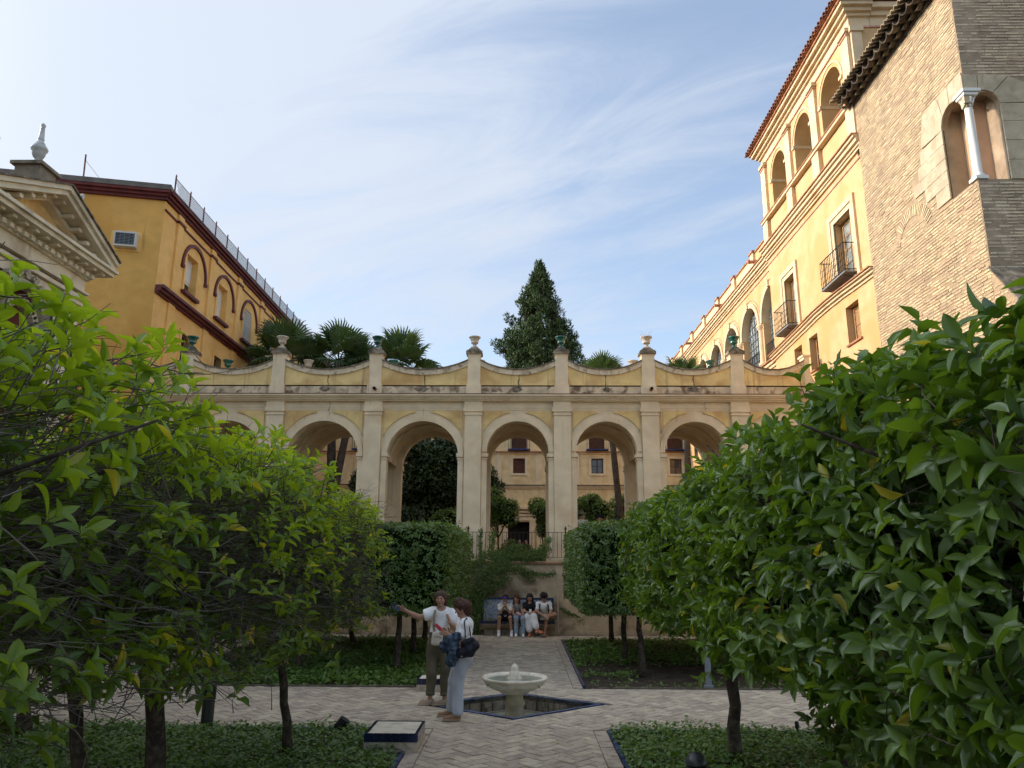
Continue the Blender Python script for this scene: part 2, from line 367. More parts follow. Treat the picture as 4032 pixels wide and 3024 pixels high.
def copy_tree(o, loc=None, label=None, parent=None):
    c = o.copy(); COL.objects.link(c); c.parent = parent
    if loc is not None: c.location = loc
    if label: c['label'] = label
    for ch in list(o.children): copy_tree(ch, parent=c)
    return c
def nrm(a): return a/np.maximum(np.linalg.norm(a, axis=-1, keepdims=True), 1e-9)
# ------------------------------------------------------------------ foliage library
# leaf templates: (along, across, lift) with faces; along 0..1, across -.5...5
T_KITE = (np.array([[0,0,0],[.45,.5,.06],[1,0,-.05],[.45,-.5,.06]]), np.array([[0,1,2],[0,2,3]]))
def blade(bend, fold, n=5, wave=0.):
    V = []; F = []
    for i in range(n+1):
        t = i/n; w = .5*math.sin(math.pi*min(1, t**.82*.97+.02))**.75 if 0 < i < n else .03
        z = -bend*t*t + wave*math.sin(t*5)
        for s_ in (-1, 0, 1): V.append((t, s_*w, z + abs(s_)*fold*w*2 + (wave*.6*math.sin(t*9+s_) if s_ else 0)))
    for i in range(n):
        for j in range(2):
            a = i*3+j; F.append((a, a+1, a+4, a+3))
    return np.array(V), np.array(F)
T_BLADES = [blade(.22, .18), blade(.05, .25), blade(.38, .12, wave=.02), blade(.15, .30, wave=.03)]
T_BLADE3 = blade(.2, .22, n=3)
def leaf_frames(D, N):
    D = nrm(D); S = nrm(np.cross(N, D)); N2 = np.cross(D, S); return D, S, N2
def leaves(name, P, D, N, L, W, tint, m, tpl, parent=None, kind='stuff', H=None):
    """one mesh of many leaves; each leaf is the template placed at P, pointing along D with upper side N"""
    D, S, N2 = leaf_frames(D, N); tv, tf = tpl; n = len(P); k = len(tv)
    V = P[:, None] + tv[None, :, 0:1]*(D*L[:, None])[:, None] + tv[None, :, 1:2]*(S*W[:, None])[:, None] + tv[None, :, 2:3]*(N2*L[:, None])[:, None]
    F = (tf[None] + (np.arange(n)*k)[:, None, None]).reshape(-1, tf.shape[1])
    return np_mesh(name, V.reshape(-1, 3), F, m, parent, np.repeat(tint, k), smooth=True, kind=kind)
LEAFMESH = {}
def leaf_objects(P, D, N, L, W, tint, m, parent, name='leaf'):
    """single leaves as objects sharing a few meshes"""
    D, S, N2 = leaf_frames(D, N); o_ = np.array(origin_of(parent))
    for i in range(len(P)):
        b = min(5, int(tint[i]*6)); q = i % len(T_BLADES); key = (m, b, q)
        if key not in LEAFMESH:
            tv, tf = T_BLADES[q]; me = bpy.data.meshes.new('leaf'); me.from_pydata(tv.tolist(), [], tf.tolist())
            me.polygons.foreach_set('use_smooth', [True]*len(tf)); me.materials.append(MATS[m])
            at = me.attributes.new('tint', 'FLOAT', 'POINT'); at.data.foreach_set('value', np.full(len(tv), (b+.5)/6, dtype=np.float32)); LEAFMESH[key] = me
        o = bpy.data.objects.new(name, LEAFMESH[key]); COL.objects.link(o); o.parent = parent
        p = P[i]-o_; d, s_, n_ = D[i]*L[i], S[i]*W[i], N2[i]*L[i]
        o.matrix_local = Matrix(((d[0], s_[0], n_[0], p[0]), (d[1], s_[1], n_[1], p[1]), (d[2], s_[2], n_[2], p[2]), (0,0,0,1)))
def rosettes(P, A, k, rng, spread=(45, 80), droop=.3, L=(.075, .12), ratio=.42, base=.012):
    """leaves set round twig tips: P tips, A twig directions, k leaves each"""
    n = len(P); A = nrm(A)
    ref = np.where(np.abs(A[:, 2:3]) < .8, np.array([[0,0,1.]]), np.array([[1.,0,0]])); X = nrm(np.cross(A, ref)); Y = np.cross(A, X)
    ph0 = rng.uniform(0, 6.28, n); out = []
    for j in range(k):
        ph = ph0 + j*2.4 + rng.normal(0, .25, n); th = np.radians(rng.uniform(*spread, n))*(.55+.45*(j+1)/k)
        rad = X*np.cos(ph)[:, None] + Y*np.sin(ph)[:, None]
        d = A*np.cos(th)[:, None] + rad*np.sin(th)[:, None]; d[:, 2] -= droop*rng.uniform(.2, 1.4, n); d = nrm(d)
        nn = A - d*(A*d).sum(1)[:, None] + rng.normal(0, .12, (n, 3)); nn[:, 2] += .25
        ll = rng.uniform(*L, n)*(.72+.28*(j+1)/k)
        out.append((P - A*(base*j) + rng.normal(0, .004, (n, 3)), d, nn, ll, ll*ratio*rng.uniform(.85, 1.15, n)))
    return [np.concatenate([o[i] for o in out]) for i in range(5)]
def vnoise(P, sc, seed=0):
    """cheap smooth 3-D pseudo-noise in -1..1"""
    r_ = np.random.default_rng(seed); v = np.zeros(len(P))
    for i in range(5):
        w = r_.normal(0, sc*(1+.45*i), 3); v += np.sin(P@w + r_.uniform(0, 6.28))/(1+.35*i)
    return v/3.2
def box_shell(c, h, n, rng, pw=5., faces='all'):
    """points and outward normals on a rounded box (superellipsoid)"""
    a = np.array(h); areas = np.array([a[1]*a[2], a[1]*a[2], a[0]*a[2], a[0]*a[2], a[0]*a[1], a[0]*a[1]*.8]); areas = areas/areas.sum()
    f = rng.choice(6, n, p=areas); q = rng.uniform(-1, 1, (n, 3)); ax = f//2; sg = np.where(f % 2 == 0, 1., -1.)
    q[np.arange(n), ax] = sg
    r_ = (np.abs(q)**pw).sum(1)**(1/pw); q = q/r_[:, None]
    N = nrm(np.sign(q)*np.abs(q)**(pw-1)/a); return np.array(c) + q*a, N
def twigs_mesh(name, A, B, r0, r1, m, parent, rng, seg=2, bow=.08, kind='stuff'):
    n = len(A); D = B-A; Ln = np.linalg.norm(D, axis=1); Dn = nrm(D)
    S = nrm(np.cross(Dn, nrm(rng.normal(0, 1, (n, 3))))); T = np.cross(Dn, S)
    offs = rng.normal(0, bow, n)[:, None]*Ln[:, None]*S
    V = []; 
    for i in range(seg+1):
        t = i/seg; C = A + D*t + offs*math.sin(math.pi*t)*1.0; rr = r0*(1-t)+r1*t
        for j in range(3):
            an = 2.094*j; V.append(C + (S*math.cos(an)+T*math.sin(an))*(rr if np.isscalar(rr) else rr[:, None]))
    V = np.stack(V, 1); k = 3*(seg+1); F = []
    for i in range(seg):
        for j in range(3): F.append((i*3+j, i*3+(j+1) % 3, i*3+3+(j+1) % 3, i*3+3+j))
    F = (np.array(F)[None] + (np.arange(n)*k)[:, None, None]).reshape(-1, 4)
    return np_mesh(name, V.reshape(-1, 3), F, m, parent, kind=kind)
def trunk_mesh(base, top, r0, r1, parent, lean=(0,0), seed=0, name='trunk', m='bark', n=10):
    r_ = random.Random(seed); b = Vector(base); t = Vector(top); pts = []; rad = []
    for i in range(9):
        u = i/8; p = b.lerp(t, u); p += Vector((r_.uniform(-1,1), r_.uniform(-1,1), 0))*.018*(1 if 0 < i < 8 else 0)
        pts.append(p); rad.append((r0*(1-u)+r1*u)*(1+.35*math.exp(-u*9))*(1+r_.uniform(-.06, .06)))
    return MB().tube(pts, rad, n).build(name, m, parent, smooth=True)
def limbs(base, c, h, parent, rng, n=7, r0=.04):
    mb = MB(); tips = []
    for i in range(n):
        a = 2*math.pi*(i+rng.uniform(-.3, .3))/n; e = np.array([math.cos(a)*h[0]*.75, math.sin(a)*h[1]*.75, rng.uniform(-.2, .6)*h[2]])
        t = np.array(c)+e; mid = np.array(base)*.45 + t*.55 + np.array([0, 0, -.08]) + rng.normal(0, .05, 3)
        mb.tube([base, mid, t], [r0, r0*.6, r0*.25], 6); tips.append(t)
        for q in range(3):
            t2 = t + rng.normal(0, 1, 3)*np.array(h)*.3; mb.tube([mid*.5+t*.5, t2], [r0*.35, r0*.12], 5)
    mb.build('limb', 'bark', parent, smooth=True, kind='stuff'); return tips
def block_tree(base, c, h, label, cat='tree', group=None, trunk_r=.065, n_tip=2600, k=5, L=(.07, .115), mat_='leaf_orange', tpl=None, n_obj=0, seed=0, core=.72, bump=.12, yellow=.02, pw=5., droop=.35, depth=.16, stray=.02, twig=True, name='orange_tree', skirt=None, ratio=.44):
    """clipped tree: trunk, limbs, dark inner twigs and a shell of leaf rosettes over a rounded box"""
    rng = np.random.default_rng(seed); root = empty(name, base, label, cat, group)
    fork = (base[0]+(c[0]-base[0])*.3, base[1]+(c[1]-base[1])*.3, c[2]-h[2]*.75)
    trunk_mesh(base, fork, trunk_r, trunk_r*.78, root, seed=seed)
    limbs(fork, c, h, root, rng, n=6, r0=trunk_r*.6)
    P, N = box_shell(c, h, n_tip, rng, pw)
    if skirt: sp_, sn_ = box_shell(skirt[0], skirt[1], skirt[2], rng, 3.); P = np.concatenate([P, sp_]); N = np.concatenate([N, sn_]); n_tip = len(P)
    ns = vnoise(P, 1.6, seed)
    P = P + N*(ns*bump - np.abs(rng.normal(0, depth*.5, n_tip)))[:, None]
    so_ = rng.random(n_tip) < stray; P[so_] += N[so_]*rng.uniform(.05, .2, (so_.sum(), 1))
    A = nrm(N*.8 + np.array([0, 0, .35]) + rng.normal(0, .45, (n_tip, 3)))
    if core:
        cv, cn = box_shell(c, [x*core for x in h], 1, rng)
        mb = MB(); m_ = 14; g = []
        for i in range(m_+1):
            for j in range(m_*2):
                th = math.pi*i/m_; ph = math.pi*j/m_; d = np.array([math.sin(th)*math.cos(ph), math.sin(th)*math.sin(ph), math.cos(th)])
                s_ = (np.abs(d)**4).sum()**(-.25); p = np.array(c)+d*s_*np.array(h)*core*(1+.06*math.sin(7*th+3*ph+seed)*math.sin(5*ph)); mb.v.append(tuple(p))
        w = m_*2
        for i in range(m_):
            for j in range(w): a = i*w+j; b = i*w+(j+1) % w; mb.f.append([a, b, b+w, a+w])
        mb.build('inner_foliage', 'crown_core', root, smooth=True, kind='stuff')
    if twig:
        sel = rng.random(n_tip) < .5; twigs_mesh('twigs', P[sel]-A[sel]*rng.uniform(.12, .3, (sel.sum(), 1)), P[sel], .0035, .0015, 'twig', root, rng)
    p, d, nn, l, w = rosettes(P, A, k, rng, droop=droop, L=L, ratio=ratio, base=.02)
    t = np.clip(.45 + .22*vnoise(p, 1.1, seed+5) + rng.normal(0, .2, len(p)), 0, .80); yl = rng.random(len(p)) < yellow; t[yl] = rng.uniform(.86, 1, yl.sum())
    rest = np.ones(len(p), bool)
    if n_obj:
        v = p - CAMP; dist = np.linalg.norm(v, axis=1); x = (v@np.array(rt2))/(v@np.array(fw)); y = (v@np.array(up2))/(v@np.array(fw))
        out_ = ((p-np.array(c))*v).sum(1) < 0
        ok = (v@np.array(fw) > .3) & (np.abs(x) < .69) & (np.abs(y) < .52) & (out_ | (p[:, 2] > c[2]+h[2]*.8))
        idx = np.argsort(np.where(ok, dist, 1e9))[:n_obj]; idx = idx[ok[idx]]; rest[idx] = False
        leaf_objects(p[idx], d[idx], nn[idx], l[idx], w[idx], t[idx], mat_, root)
    q = rest; leaves('foliage', p[q], d[q], nn[q], l[q], w[q], t[q], mat_, tpl or T_BLADE3, root)
    return root
def sparse_tree(base, c, h, label, cat='tree', group=None, trunk_r=.065, n_tip=900, n_twig=2500, n_obj=0, seed=0, L=(.07, .125), lean=None, top_bias=1.0):
    """orange tree with many bare twigs showing and loose bright leaves"""
    rng = np.random.default_rng(seed); root = empty('orange_tree', base, label, cat, group)
    fork = (base[0]+(c[0]-base[0])*.6, base[1]+(c[1]-base[1])*.6, c[2]-h[2]*.7)
    trunk_mesh(base, fork, trunk_r, trunk_r*.8, root, seed=seed)
    limbs(fork, c, h, root, rng, n=9, r0=trunk_r*.62)
    hh = np.array(h); cc = np.array(c)
    # twigs: mostly lying flat, running outwards
    Q = rng.uniform(-1, 1, (n_twig, 3)); Q = Q/np.maximum(1, (np.abs(Q)**5).sum(1)**.2)[:, None]
    A0 = cc + Q*hh*rng.uniform(.45, .98, (n_twig, 1)); d = Q*np.array([1, 1, .25]) + rng.normal(0, .55, (n_twig, 3))*np.array([1, 1, .45]); d = nrm(d)
    ln = rng.uniform(.18, .55, (n_twig, 1)); B0 = A0 + d*ln
    B0 = cc + np.clip((B0-cc)/hh, -1.04, 1.03)*hh
    twigs_mesh('twigs', A0, B0, .0042, .0016, 'twig', root, rng, seg=3, bow=.12)
    A1 = A0*.4+B0*.6; d1 = nrm(d + rng.normal(0, .6, d.shape)*np.array([1, 1, .6])); twigs_mesh('twigs', A1, A1+d1*ln*.5, .0026, .001, 'twig', root, rng, seg=2)
    P, N = box_shell(c, h, n_tip, rng, 5.)
    keep = rng.random(n_tip) < np.clip(.42 + top_bias*.62*np.clip((P[:, 2]-cc[2])/hh[2], -.3, 1) + .28*vnoise(P, 2., seed), .1, 1)
    P, N = P[keep], N[keep]; n = len(P)
    P = P + N*(rng.normal(0, .07, n) + .10*vnoise(P, 1.8, seed+1))[:, None] - N*np.abs(rng.normal(0, .13, n))[:, None]
    A = nrm(N*.55 + np.array([0, 0, .75]) + rng.normal(0, .4, (n, 3)))
    twigs_mesh('twigs', P-A*rng.uniform(.15, .4, (n, 1)), P, .004, .0016, 'twig', root, rng)
    p, d, nn, l, w = rosettes(P, A, 6, rng, droop=.25, L=L, ratio=.40, base=.016)
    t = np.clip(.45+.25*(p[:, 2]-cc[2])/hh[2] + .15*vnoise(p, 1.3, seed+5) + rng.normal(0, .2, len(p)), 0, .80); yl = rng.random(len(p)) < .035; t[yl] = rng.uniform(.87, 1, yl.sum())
    m_in = int(n_tip*1.5); Qi = rng.uniform(-1, 1, (m_in, 3)); Qi = Qi/np.maximum(1, (np.abs(Qi)**4).sum(1)**.25)[:, None]*rng.uniform(.5, .95, (m_in, 1)); Pi = cc+Qi*hh
    leaves('shade_inner_leaves', Pi, rng.normal(0, 1, (m_in, 3)), rng.normal(0, 1, (m_in, 3))+np.array([0, 0, 1.]), rng.uniform(*L, m_in), rng.uniform(*L, m_in)*.42, np.clip(rng.normal(.12, .12, m_in), 0, .5), 'leaf_sparse', T_BLADE3, root)  # darker tint paints the shade inside the crown into these leaves
    rest = np.ones(len(p), bool)
    if n_obj:
        v = p - CAMP; dist = np.linalg.norm(v, axis=1); fz = v@np.array(fw); x = (v@np.array(rt2))/fz; y = (v@np.array(up2))/fz
        ok = (fz > .3) & (np.abs(x) < .69) & (np.abs(y) < .52) & (((p-cc)*v).sum(1) < 0)
        idx = np.argsort(np.where(ok, dist, 1e9))[:n_obj]; idx = idx[ok[idx]]; rest[idx] = False
        leaf_objects(p[idx], d[idx], nn[idx], l[idx], w[idx], t[idx], 'leaf_sparse', root)
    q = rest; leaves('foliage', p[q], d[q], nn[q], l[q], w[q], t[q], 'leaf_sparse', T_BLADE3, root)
    return root
def bush(name, base, blobs, label, cat, n, size, mat_, seed=0, group=None, trunk=None, trunk_r=.08, tpl=T_KITE, ratio=.45, core=0., up_=.3, hang=0.):
    """loose tree or bush: leaf kites scattered through ellipsoid clumps (x,y,z,rx,ry,rz)"""
    rng = np.random.default_rng(seed); root = empty(name, base, label, cat, group)
    if trunk:
        trunk_mesh(base, trunk, trunk_r, trunk_r*.6, root, seed=seed)
        mb = MB()
        for b in blobs[:14]: mb.tube([trunk, ((trunk[0]+b[0])/2, (trunk[1]+b[1])/2, (trunk[2]*.6+b[2]*.4)), b[:3]], [trunk_r*.5, trunk_r*.3, trunk_r*.1], 5)
        mb.build('limb', 'bark', root, smooth=True, kind='stuff')
    B = np.array(blobs, float); vol = (B[:, 3]*B[:, 4]*B[:, 5])**(2/3); ch = rng.choice(len(B), n, p=vol/vol.sum())
    u = nrm(rng.normal(0, 1, (n, 3))); r_ = rng.random(n)**.22
    P = B[ch, :3] + u*B[ch, 3:6]*r_[:, None]
    D = nrm(u*.7 + rng.normal(0, .6, (n, 3)) + np.array([0, 0, -hang])); N = nrm(u + np.array([0, 0, up_]) + rng.normal(0, .5, (n, 3)))
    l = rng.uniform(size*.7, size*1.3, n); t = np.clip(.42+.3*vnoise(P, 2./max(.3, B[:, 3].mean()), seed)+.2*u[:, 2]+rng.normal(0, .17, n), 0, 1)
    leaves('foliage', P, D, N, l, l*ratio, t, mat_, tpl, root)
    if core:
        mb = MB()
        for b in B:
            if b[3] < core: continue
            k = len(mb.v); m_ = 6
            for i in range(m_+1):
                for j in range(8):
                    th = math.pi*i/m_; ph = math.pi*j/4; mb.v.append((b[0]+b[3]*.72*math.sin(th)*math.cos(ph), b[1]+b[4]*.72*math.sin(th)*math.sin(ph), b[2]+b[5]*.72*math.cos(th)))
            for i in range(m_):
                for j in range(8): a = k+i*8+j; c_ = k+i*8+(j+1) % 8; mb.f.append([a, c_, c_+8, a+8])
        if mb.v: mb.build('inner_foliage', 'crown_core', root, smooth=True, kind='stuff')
    return root
# ------------------------------------------------------------------ ground, beds, paths
def struct(name, mb, m, parent=None, label=None): 
    o = mb.build(name, m, parent); o['kind'] = 'structure'
    if label: o['label'] = label
    return o
g = MB(); g.poly([(-600,-300,-.5),(600,-300,-.5),(600,900,-.5),(-600,900,-.5)]); struct('ground', g, 'earth')
BX, BY = [-1.24, .03, 1.29, .03], [12.2, 11.26, 12.3, 13.12]     # sunken basin, four corners: left, near, right, far
def slab(polys, z0, z1):
    mb = MB()
    for p in polys:
        a = [mb.pt((x, y, z1)) for x, y in p]; b = [mb.pt((x, y, z0)) for x, y in p]; mb.f.append(a); mb.f.append(b[::-1])
        for i in range(len(p)):
            j = (i+1) % len(p); mb.f.append([a[i], b[i], b[j], a[j]])
    return mb
rect = lambda x0, y0, x1, y1: [(x0,y0),(x1,y0),(x1,y1),(x0,y1)]
PATHS = {'near_path': [rect(-1.2, -3, 1.25, 10.5)],
 'cross_path': [rect(-8.6, 10.5, BX[0], 13.7), rect(BX[2], 10.5, 13, 13.7),
    [(BX[0],10.5),(BX[2],10.5),(BX[2],BY[2]),(BX[1],BY[1]),(BX[0],BY[0])], [(BX[0],13.7),(BX[0],BY[0]),(BX[3],BY[3]),(BX[2],BY[2]),(BX[2],13.7)]],
 'far_path': [rect(-1.2, 13.7, 1.2, 21.5)], 'wall_path': [rect(-8.6, 21.5, 9.6, 22.9)],
 'side_path': [rect(-8.6, 13.7, -6.7, 21.5), rect(-8.6, -3, -7.4, 10.5)], 'right_path': [rect(7.2, 13.7, 9.6, 21.5), rect(7.2, -3, 13, 10.5)]}
PO = {}
for k_, v_ in PATHS.items(): PO[k_] = struct(k_, slab(v_, -.45, -.012), 'grout')
BEDS = {'near_left_bed': rect(-7.4, -3, -1.25, 10.45), 'near_right_bed': rect(1.30, -3, 7.15, 10.45), 'far_left_bed': rect(-6.65, 13.75, -1.25, 21.45), 'far_right_bed': rect(1.25, 13.75, 7.15, 21.45)}
for k_, v_ in BEDS.items(): struct('bed_soil', slab([v_], -.45, -.03), 'soil')

# herringbone brick pavers, laid at 45 degrees, clipped to each path
def clip_poly(poly, x0, y0, x1, y1):
    def cl(p, f, inter):
        out = []
        for i in range(len(p)):
            a, b = p[i], p[(i+1) % len(p)]; fa, fb = f(a), f(b)
            if fa >= 0: out.append(a)
            if (fa >= 0) != (fb >= 0): t = fa/(fa-fb); out.append((a[0]+(b[0]-a[0])*t, a[1]+(b[1]-a[1])*t))
        return out
    for f in (lambda q: q[0]-x0, lambda q: x1-q[0], lambda q: q[1]-y0, lambda q: y1-q[1]):
        poly = cl(poly, f, None)
        if len(poly) < 3: return []
    return poly
def halfplane(poly, a, b, off=0.):
    """keep the part left of a->b"""
    nx, ny = -(b[1]-a[1]), b[0]-a[0]; ln = math.hypot(nx, ny); nx /= ln; ny /= ln
    f = lambda q: (q[0]-a[0])*nx + (q[1]-a[1])*ny - off
    out = []
    for i in range(len(poly)):
        p, q = poly[i], poly[(i+1) % len(poly)]; fa, fb = f(p), f(q)
        if fa >= 0: out.append(p)
        if (fa >= 0) != (fb >= 0): t = fa/(fa-fb); out.append((p[0]+(q[0]-p[0])*t, p[1]+(q[1]-p[1])*t))
    return out
W_ = .138; GAP = .005
pavers = {k_: [] for k_ in PATHS}
zones = [('near_path', -1.02, 2.2, 1.07, 10.55), ('cross_path', -8.6, 10.55, 12.0, 13.65), ('far_path', -1.02, 13.65, 1.02, 21.5), ('wall_path', -8.6, 21.5, 9.6, 22.5), ('side_path', -8.6, 13.65, -6.72, 21.5), ('right_path', 7.2, 13.65, 9.6, 21.5), ('right_path', 7.3, 7.0, 12, 10.5)]
c45 = math.cos(R(45)); bas = [(BX[i]*1.0, BY[i]) for i in range(4)]
rr_ = random.Random(3)
for ix in range(-95, 190):
    for iy in range(-95, 190):
        t = (ix-iy) % 4
        if t == 0: x0, y0, x1, y1 = ix, iy, ix+2, iy+1
        elif t == 3: x0, y0, x1, y1 = ix, iy, ix+1, iy+2
        else: continue
        x0, y0, x1, y1 = x0*W_+GAP, y0*W_+GAP, x1*W_-GAP, y1*W_-GAP
        ccx, ccy = (x0+x1)/2, (y0+y1)/2; wx, wy = (ccx-ccy)*c45, (ccx+ccy)*c45
        if not (-9 < wx < 12.3 and 2 < wy < 22.8): continue
        da = rr_.gauss(0, .006)
        def RT(p):
            dx, dy = p[0]-ccx, p[1]-ccy; px, py = ccx+dx-dy*da, ccy+dy+dx*da; return ((px-py)*c45, (px+py)*c45)
        q = [RT(p) for p in ((x0,y0),(x1,y0),(x1,y1),(x0,y1))]
        for zn, a0, b0, a1, b1 in zones:
            if not (a0-.3 < wx < a1+.3 and b0-.3 < wy < b1+.3): continue
            p = clip_poly(q, a0, b0, a1, b1)
            if len(p) < 3: continue
            if zn == 'cross_path' and -1.9 < wx < 1.9 and 10.7 < wy < 13.6:
                # keep outside of the basin rim: try each edge, keep the largest outer piece
                best = []
                for i in range(4):
                    a, b = bas[i], bas[(i+1) % 4]; h_ = halfplane(p, b, a, .13)
                    ar = abs(sum(h_[k][0]*h_[(k+1) % len(h_)][1]-h_[(k+1) % len(h_)][0]*h_[k][1] for k in range(len(h_)))) if len(h_) > 2 else 0
                    if ar > (best[0] if best else 0): best = [ar, h_]
                if not best: continue
                p = best[1]
            ar = abs(sum(p[k][0]*p[(k+1) % len(p)][1]-p[(k+1) % len(p)][0]*p[k][1] for k in range(len(p))))/2
            if ar < .0008: continue
            pavers[zn].append((wx, wy, p, rr_.gauss(0, .0022), rr_.random(), rr_.gauss(0, .008), rr_.gauss(0, .008)))
def paver_geo(mb, pv, inset=.004):
    wx, wy, p, dz, tn, tx, ty = pv; n = len(p); k = len(mb.v)
    cx = sum(a[0] for a in p)/n; cy = sum(a[1] for a in p)/n
    for lvl, (z, s_) in enumerate(((-.03, 1), (-.0045, 1), (0, 1))):
        for a in p:
            d = math.hypot(a[0]-cx, a[1]-cy); f = 1 if lvl < 2 else max(0, 1-inset*1.3/max(d, .01))
            x, y = cx+(a[0]-cx)*f, cy+(a[1]-cy)*f; mb.v.append((x, y, z+dz+(x-cx)*tx+(y-cy)*ty)); mb.tint.append(tn)
    for l_ in (0, 1):
        for i in range(n): j = (i+1) % n; mb.f.append([k+l_*n+i, k+l_*n+j, k+(l_+1)*n+j, k+(l_+1)*n+i])
    mb.f.append([k+2*n+i for i in range(n)])
vis = lambda pv: abs((pv[0]-.15)/max(pv[1], .1)) < .66 and pv[1] > 8.4
for zn, lst in pavers.items():
    lst.sort(key=lambda q: (not vis(q), q[1]*1.0))
    nobj = {'near_path': 130, 'cross_path': 300}.get(zn, 0)
    if zn == 'cross_path': lst.sort(key=lambda q: (not (-4.2 < q[0] < 4.0), q[1]))
    for pv in lst[:nobj]:
        mb = MB(); paver_geo(mb, pv); mb.build('brick', 'paver', PO[zn])
    mb = MB()
    for pv in lst[nobj:]: paver_geo(mb, pv)
    if mb.v: mb.build('brick_paving', 'paver', PO[zn], kind='stuff')
# straight border courses beside the kerbs
def border(zn, x0, x1, y0, y1, ln=.29):
    y = y0; i = 0
    while y < y1-.05:
        e = min(y+ln, y1); pv = ((x0+x1)/2, (y+e)/2, [(x0+.004,y+.003),(x1-.004,y+.003),(x1-.004,e-.003),(x0+.004,e-.003)], rr_.gauss(0,.002), rr_.random(), 0, 0)
        mb = MB(); paver_geo(mb, pv); mb.build('border_brick', 'paver_edge', PO[zn]); y = e
border('near_path', -1.195, -1.025, 7.6, 10.5); border('near_path', 1.075, 1.245, 7.6, 10.5)
border('far_path', -1.195, -1.025, 13.7, 21.5); border('far_path', 1.025, 1.195, 13.7, 21.5)
# blue glazed kerb tiles round the beds
def kerb(label, segs, loc, ms='blue_tile'):
    root = empty('bed_edging', loc, label, 'edging')
    for (x0, y0, x1, y1) in segs:
        mm = ms if y0 == y1 else 'blue_tile'
        n = max(1, int(math.hypot(x1-x0, y1-y0)/.2)); 
        for i in range(n):
            a, b = i/n, (i+1)/n; p = Vector((x0+(x1-x0)*a, y0+(y1-y0)*a, 0)); q = Vector((x0+(x1-x0)*b, y0+(y1-y0)*b, 0)); d = (q-p).normalized()*.003
            mb = MB(); mb.bar(p+d+Vector((0,0,-.012+rr_.gauss(0,.0015))), q-d+Vector((0,0,-.012+rr_.gauss(0,.0015))), .045, .06); mb.tint = [rr_.random()]*len(mb.v); mb.build('kerb_tile', mm, root)
kerb('blue glazed tile edging round the front left bed of orange trees', [(-1.225, 7.0, -1.225, 10.3), (-1.4, 10.475, -7.2, 10.475)], (-1.225, 8, 0))
kerb('blue glazed tile edging round the front right bed of orange trees', [(1.275, 7.0, 1.275, 10.475), (1.275, 10.475, 7.1, 10.475)], (1.275, 8, 0))
kerb('dark tile edging of the back left bed behind the women', [(-1.225, 14.1, -1.225, 21.4), (-1.7, 13.725, -6.6, 13.725), (-6.675, 13.8, -6.675, 21.4)], (-1.225, 14, 0), 'grout')
kerb('blue tile edging of the back right bed beside the bench path', [(1.225, 13.9, 1.225, 21.4), (1.25, 13.725, 7.1, 13.725)], (1.225, 14, 0), 'grout')

# sunken basin
basin = empty('sunken_basin', (.03, 12.2, 0), 'diamond shaped sunken basin edged with blue tiles round the fountain', 'basin')
bc = [Vector((BX[i], BY[i], 0)) for i in range(4)]; cen = Vector((.03, 12.2, 0))
mb = MB()
for i in range(4):
    a, b = bc[i], bc[(i+1) % 4]; mb.poly([a+Vector((0,0,-.02)), b+Vector((0,0,-.02)), b+Vector((0,0,-.24)), a+Vector((0,0,-.24))])
    for k in range(7):
        p = a.lerp(b, (k+.06)/7); q = a.lerp(b, (k+.94)/7); inn = (cen-(p+q)/2).normalized()*.012
        mb2 = MB(); mb2.poly([p+inn+Vector((0,0,-.075)), q+inn+Vector((0,0,-.075)), q+inn+Vector((0,0,-.235)), p+inn+Vector((0,0,-.235))])
        for s_, e_ in ((p, p+inn), (q, q+inn)): mb2.poly([s_+Vector((0,0,-.075)), e_+Vector((0,0,-.075)), e_+Vector((0,0,-.235)), s_+Vector((0,0,-.235))])
        mb2.poly([p+Vector((0,0,-.075)), q+Vector((0,0,-.075)), q+inn+Vector((0,0,-.075)), p+inn+Vector((0,0,-.075))])
        mb2.build('side_stone', 'basin_stone', basin)
mb.build('basin_side', 'basin_stone', basin)
mb = MB(); mb.poly([p+Vector((0,0,-.24)) for p in bc]); mb.build('basin_floor', 'basin_stone', basin)
mb = MB(); mb.poly([cen+(p-cen)*.97+Vector((0,0,-.215)) for p in bc]); mb.build('shallow_water', 'water', basin)
mb = MB()
for i in range(4):
    a, b = bc[i], bc[(i+1) % 4]; mb.poly([cen+(a-cen)*.86+Vector((0,0,-.20)), cen+(b-cen)*.86+Vector((0,0,-.20)), cen+(b-cen)*.80+Vector((0,0,-.20)), cen+(a-cen)*.80+Vector((0,0,-.20))])
mb.build('floor_step', 'basin_stone', basin)
for i in range(4):
    a, b = bc[i], bc[(i+1) % 4]
    oa, ob = cen+(a-cen)*1.105, cen+(b-cen)*1.105; ia, ib = a, b; ma, mb_ = cen+(a-cen)*1.07, cen+(b-cen)*1.07; ja, jb = cen+(a-cen)*1.025, cen+(b-cen)*1.025
    for nm, (p, q, r_, s_), m_, z in (('rim_tile', (oa, ob, mb_, ma), 'blue_tile', .004), ('rim_stone', (ma, mb_, jb, ja), 'tile_pale', .0), ('inner_rim_tile', (ja, jb, ib, ia), 'blue_tile', .002)):
        for k in range(6):
            t0, t1 = (k+.012)/6, (k+.988)/6; m2 = MB(); A_, B_, C_, D_ = p.lerp(q, t0), p.lerp(q, t1), s_.lerp(r_, t1), s_.lerp(r_, t0)
            zt = Vector((0,0,z)); zb = Vector((0,0,-.05)); m2.poly([A_+zt, B_+zt, C_+zt, D_+zt])
            for u, v in ((A_, B_), (B_, C_), (C_, D_), (D_, A_)): m2.poly([u+zt, v+zt, v+zb, u+zb])
            m2.tint = [rr_.random()]*len(m2.v); m2.build(nm, m_, basin)
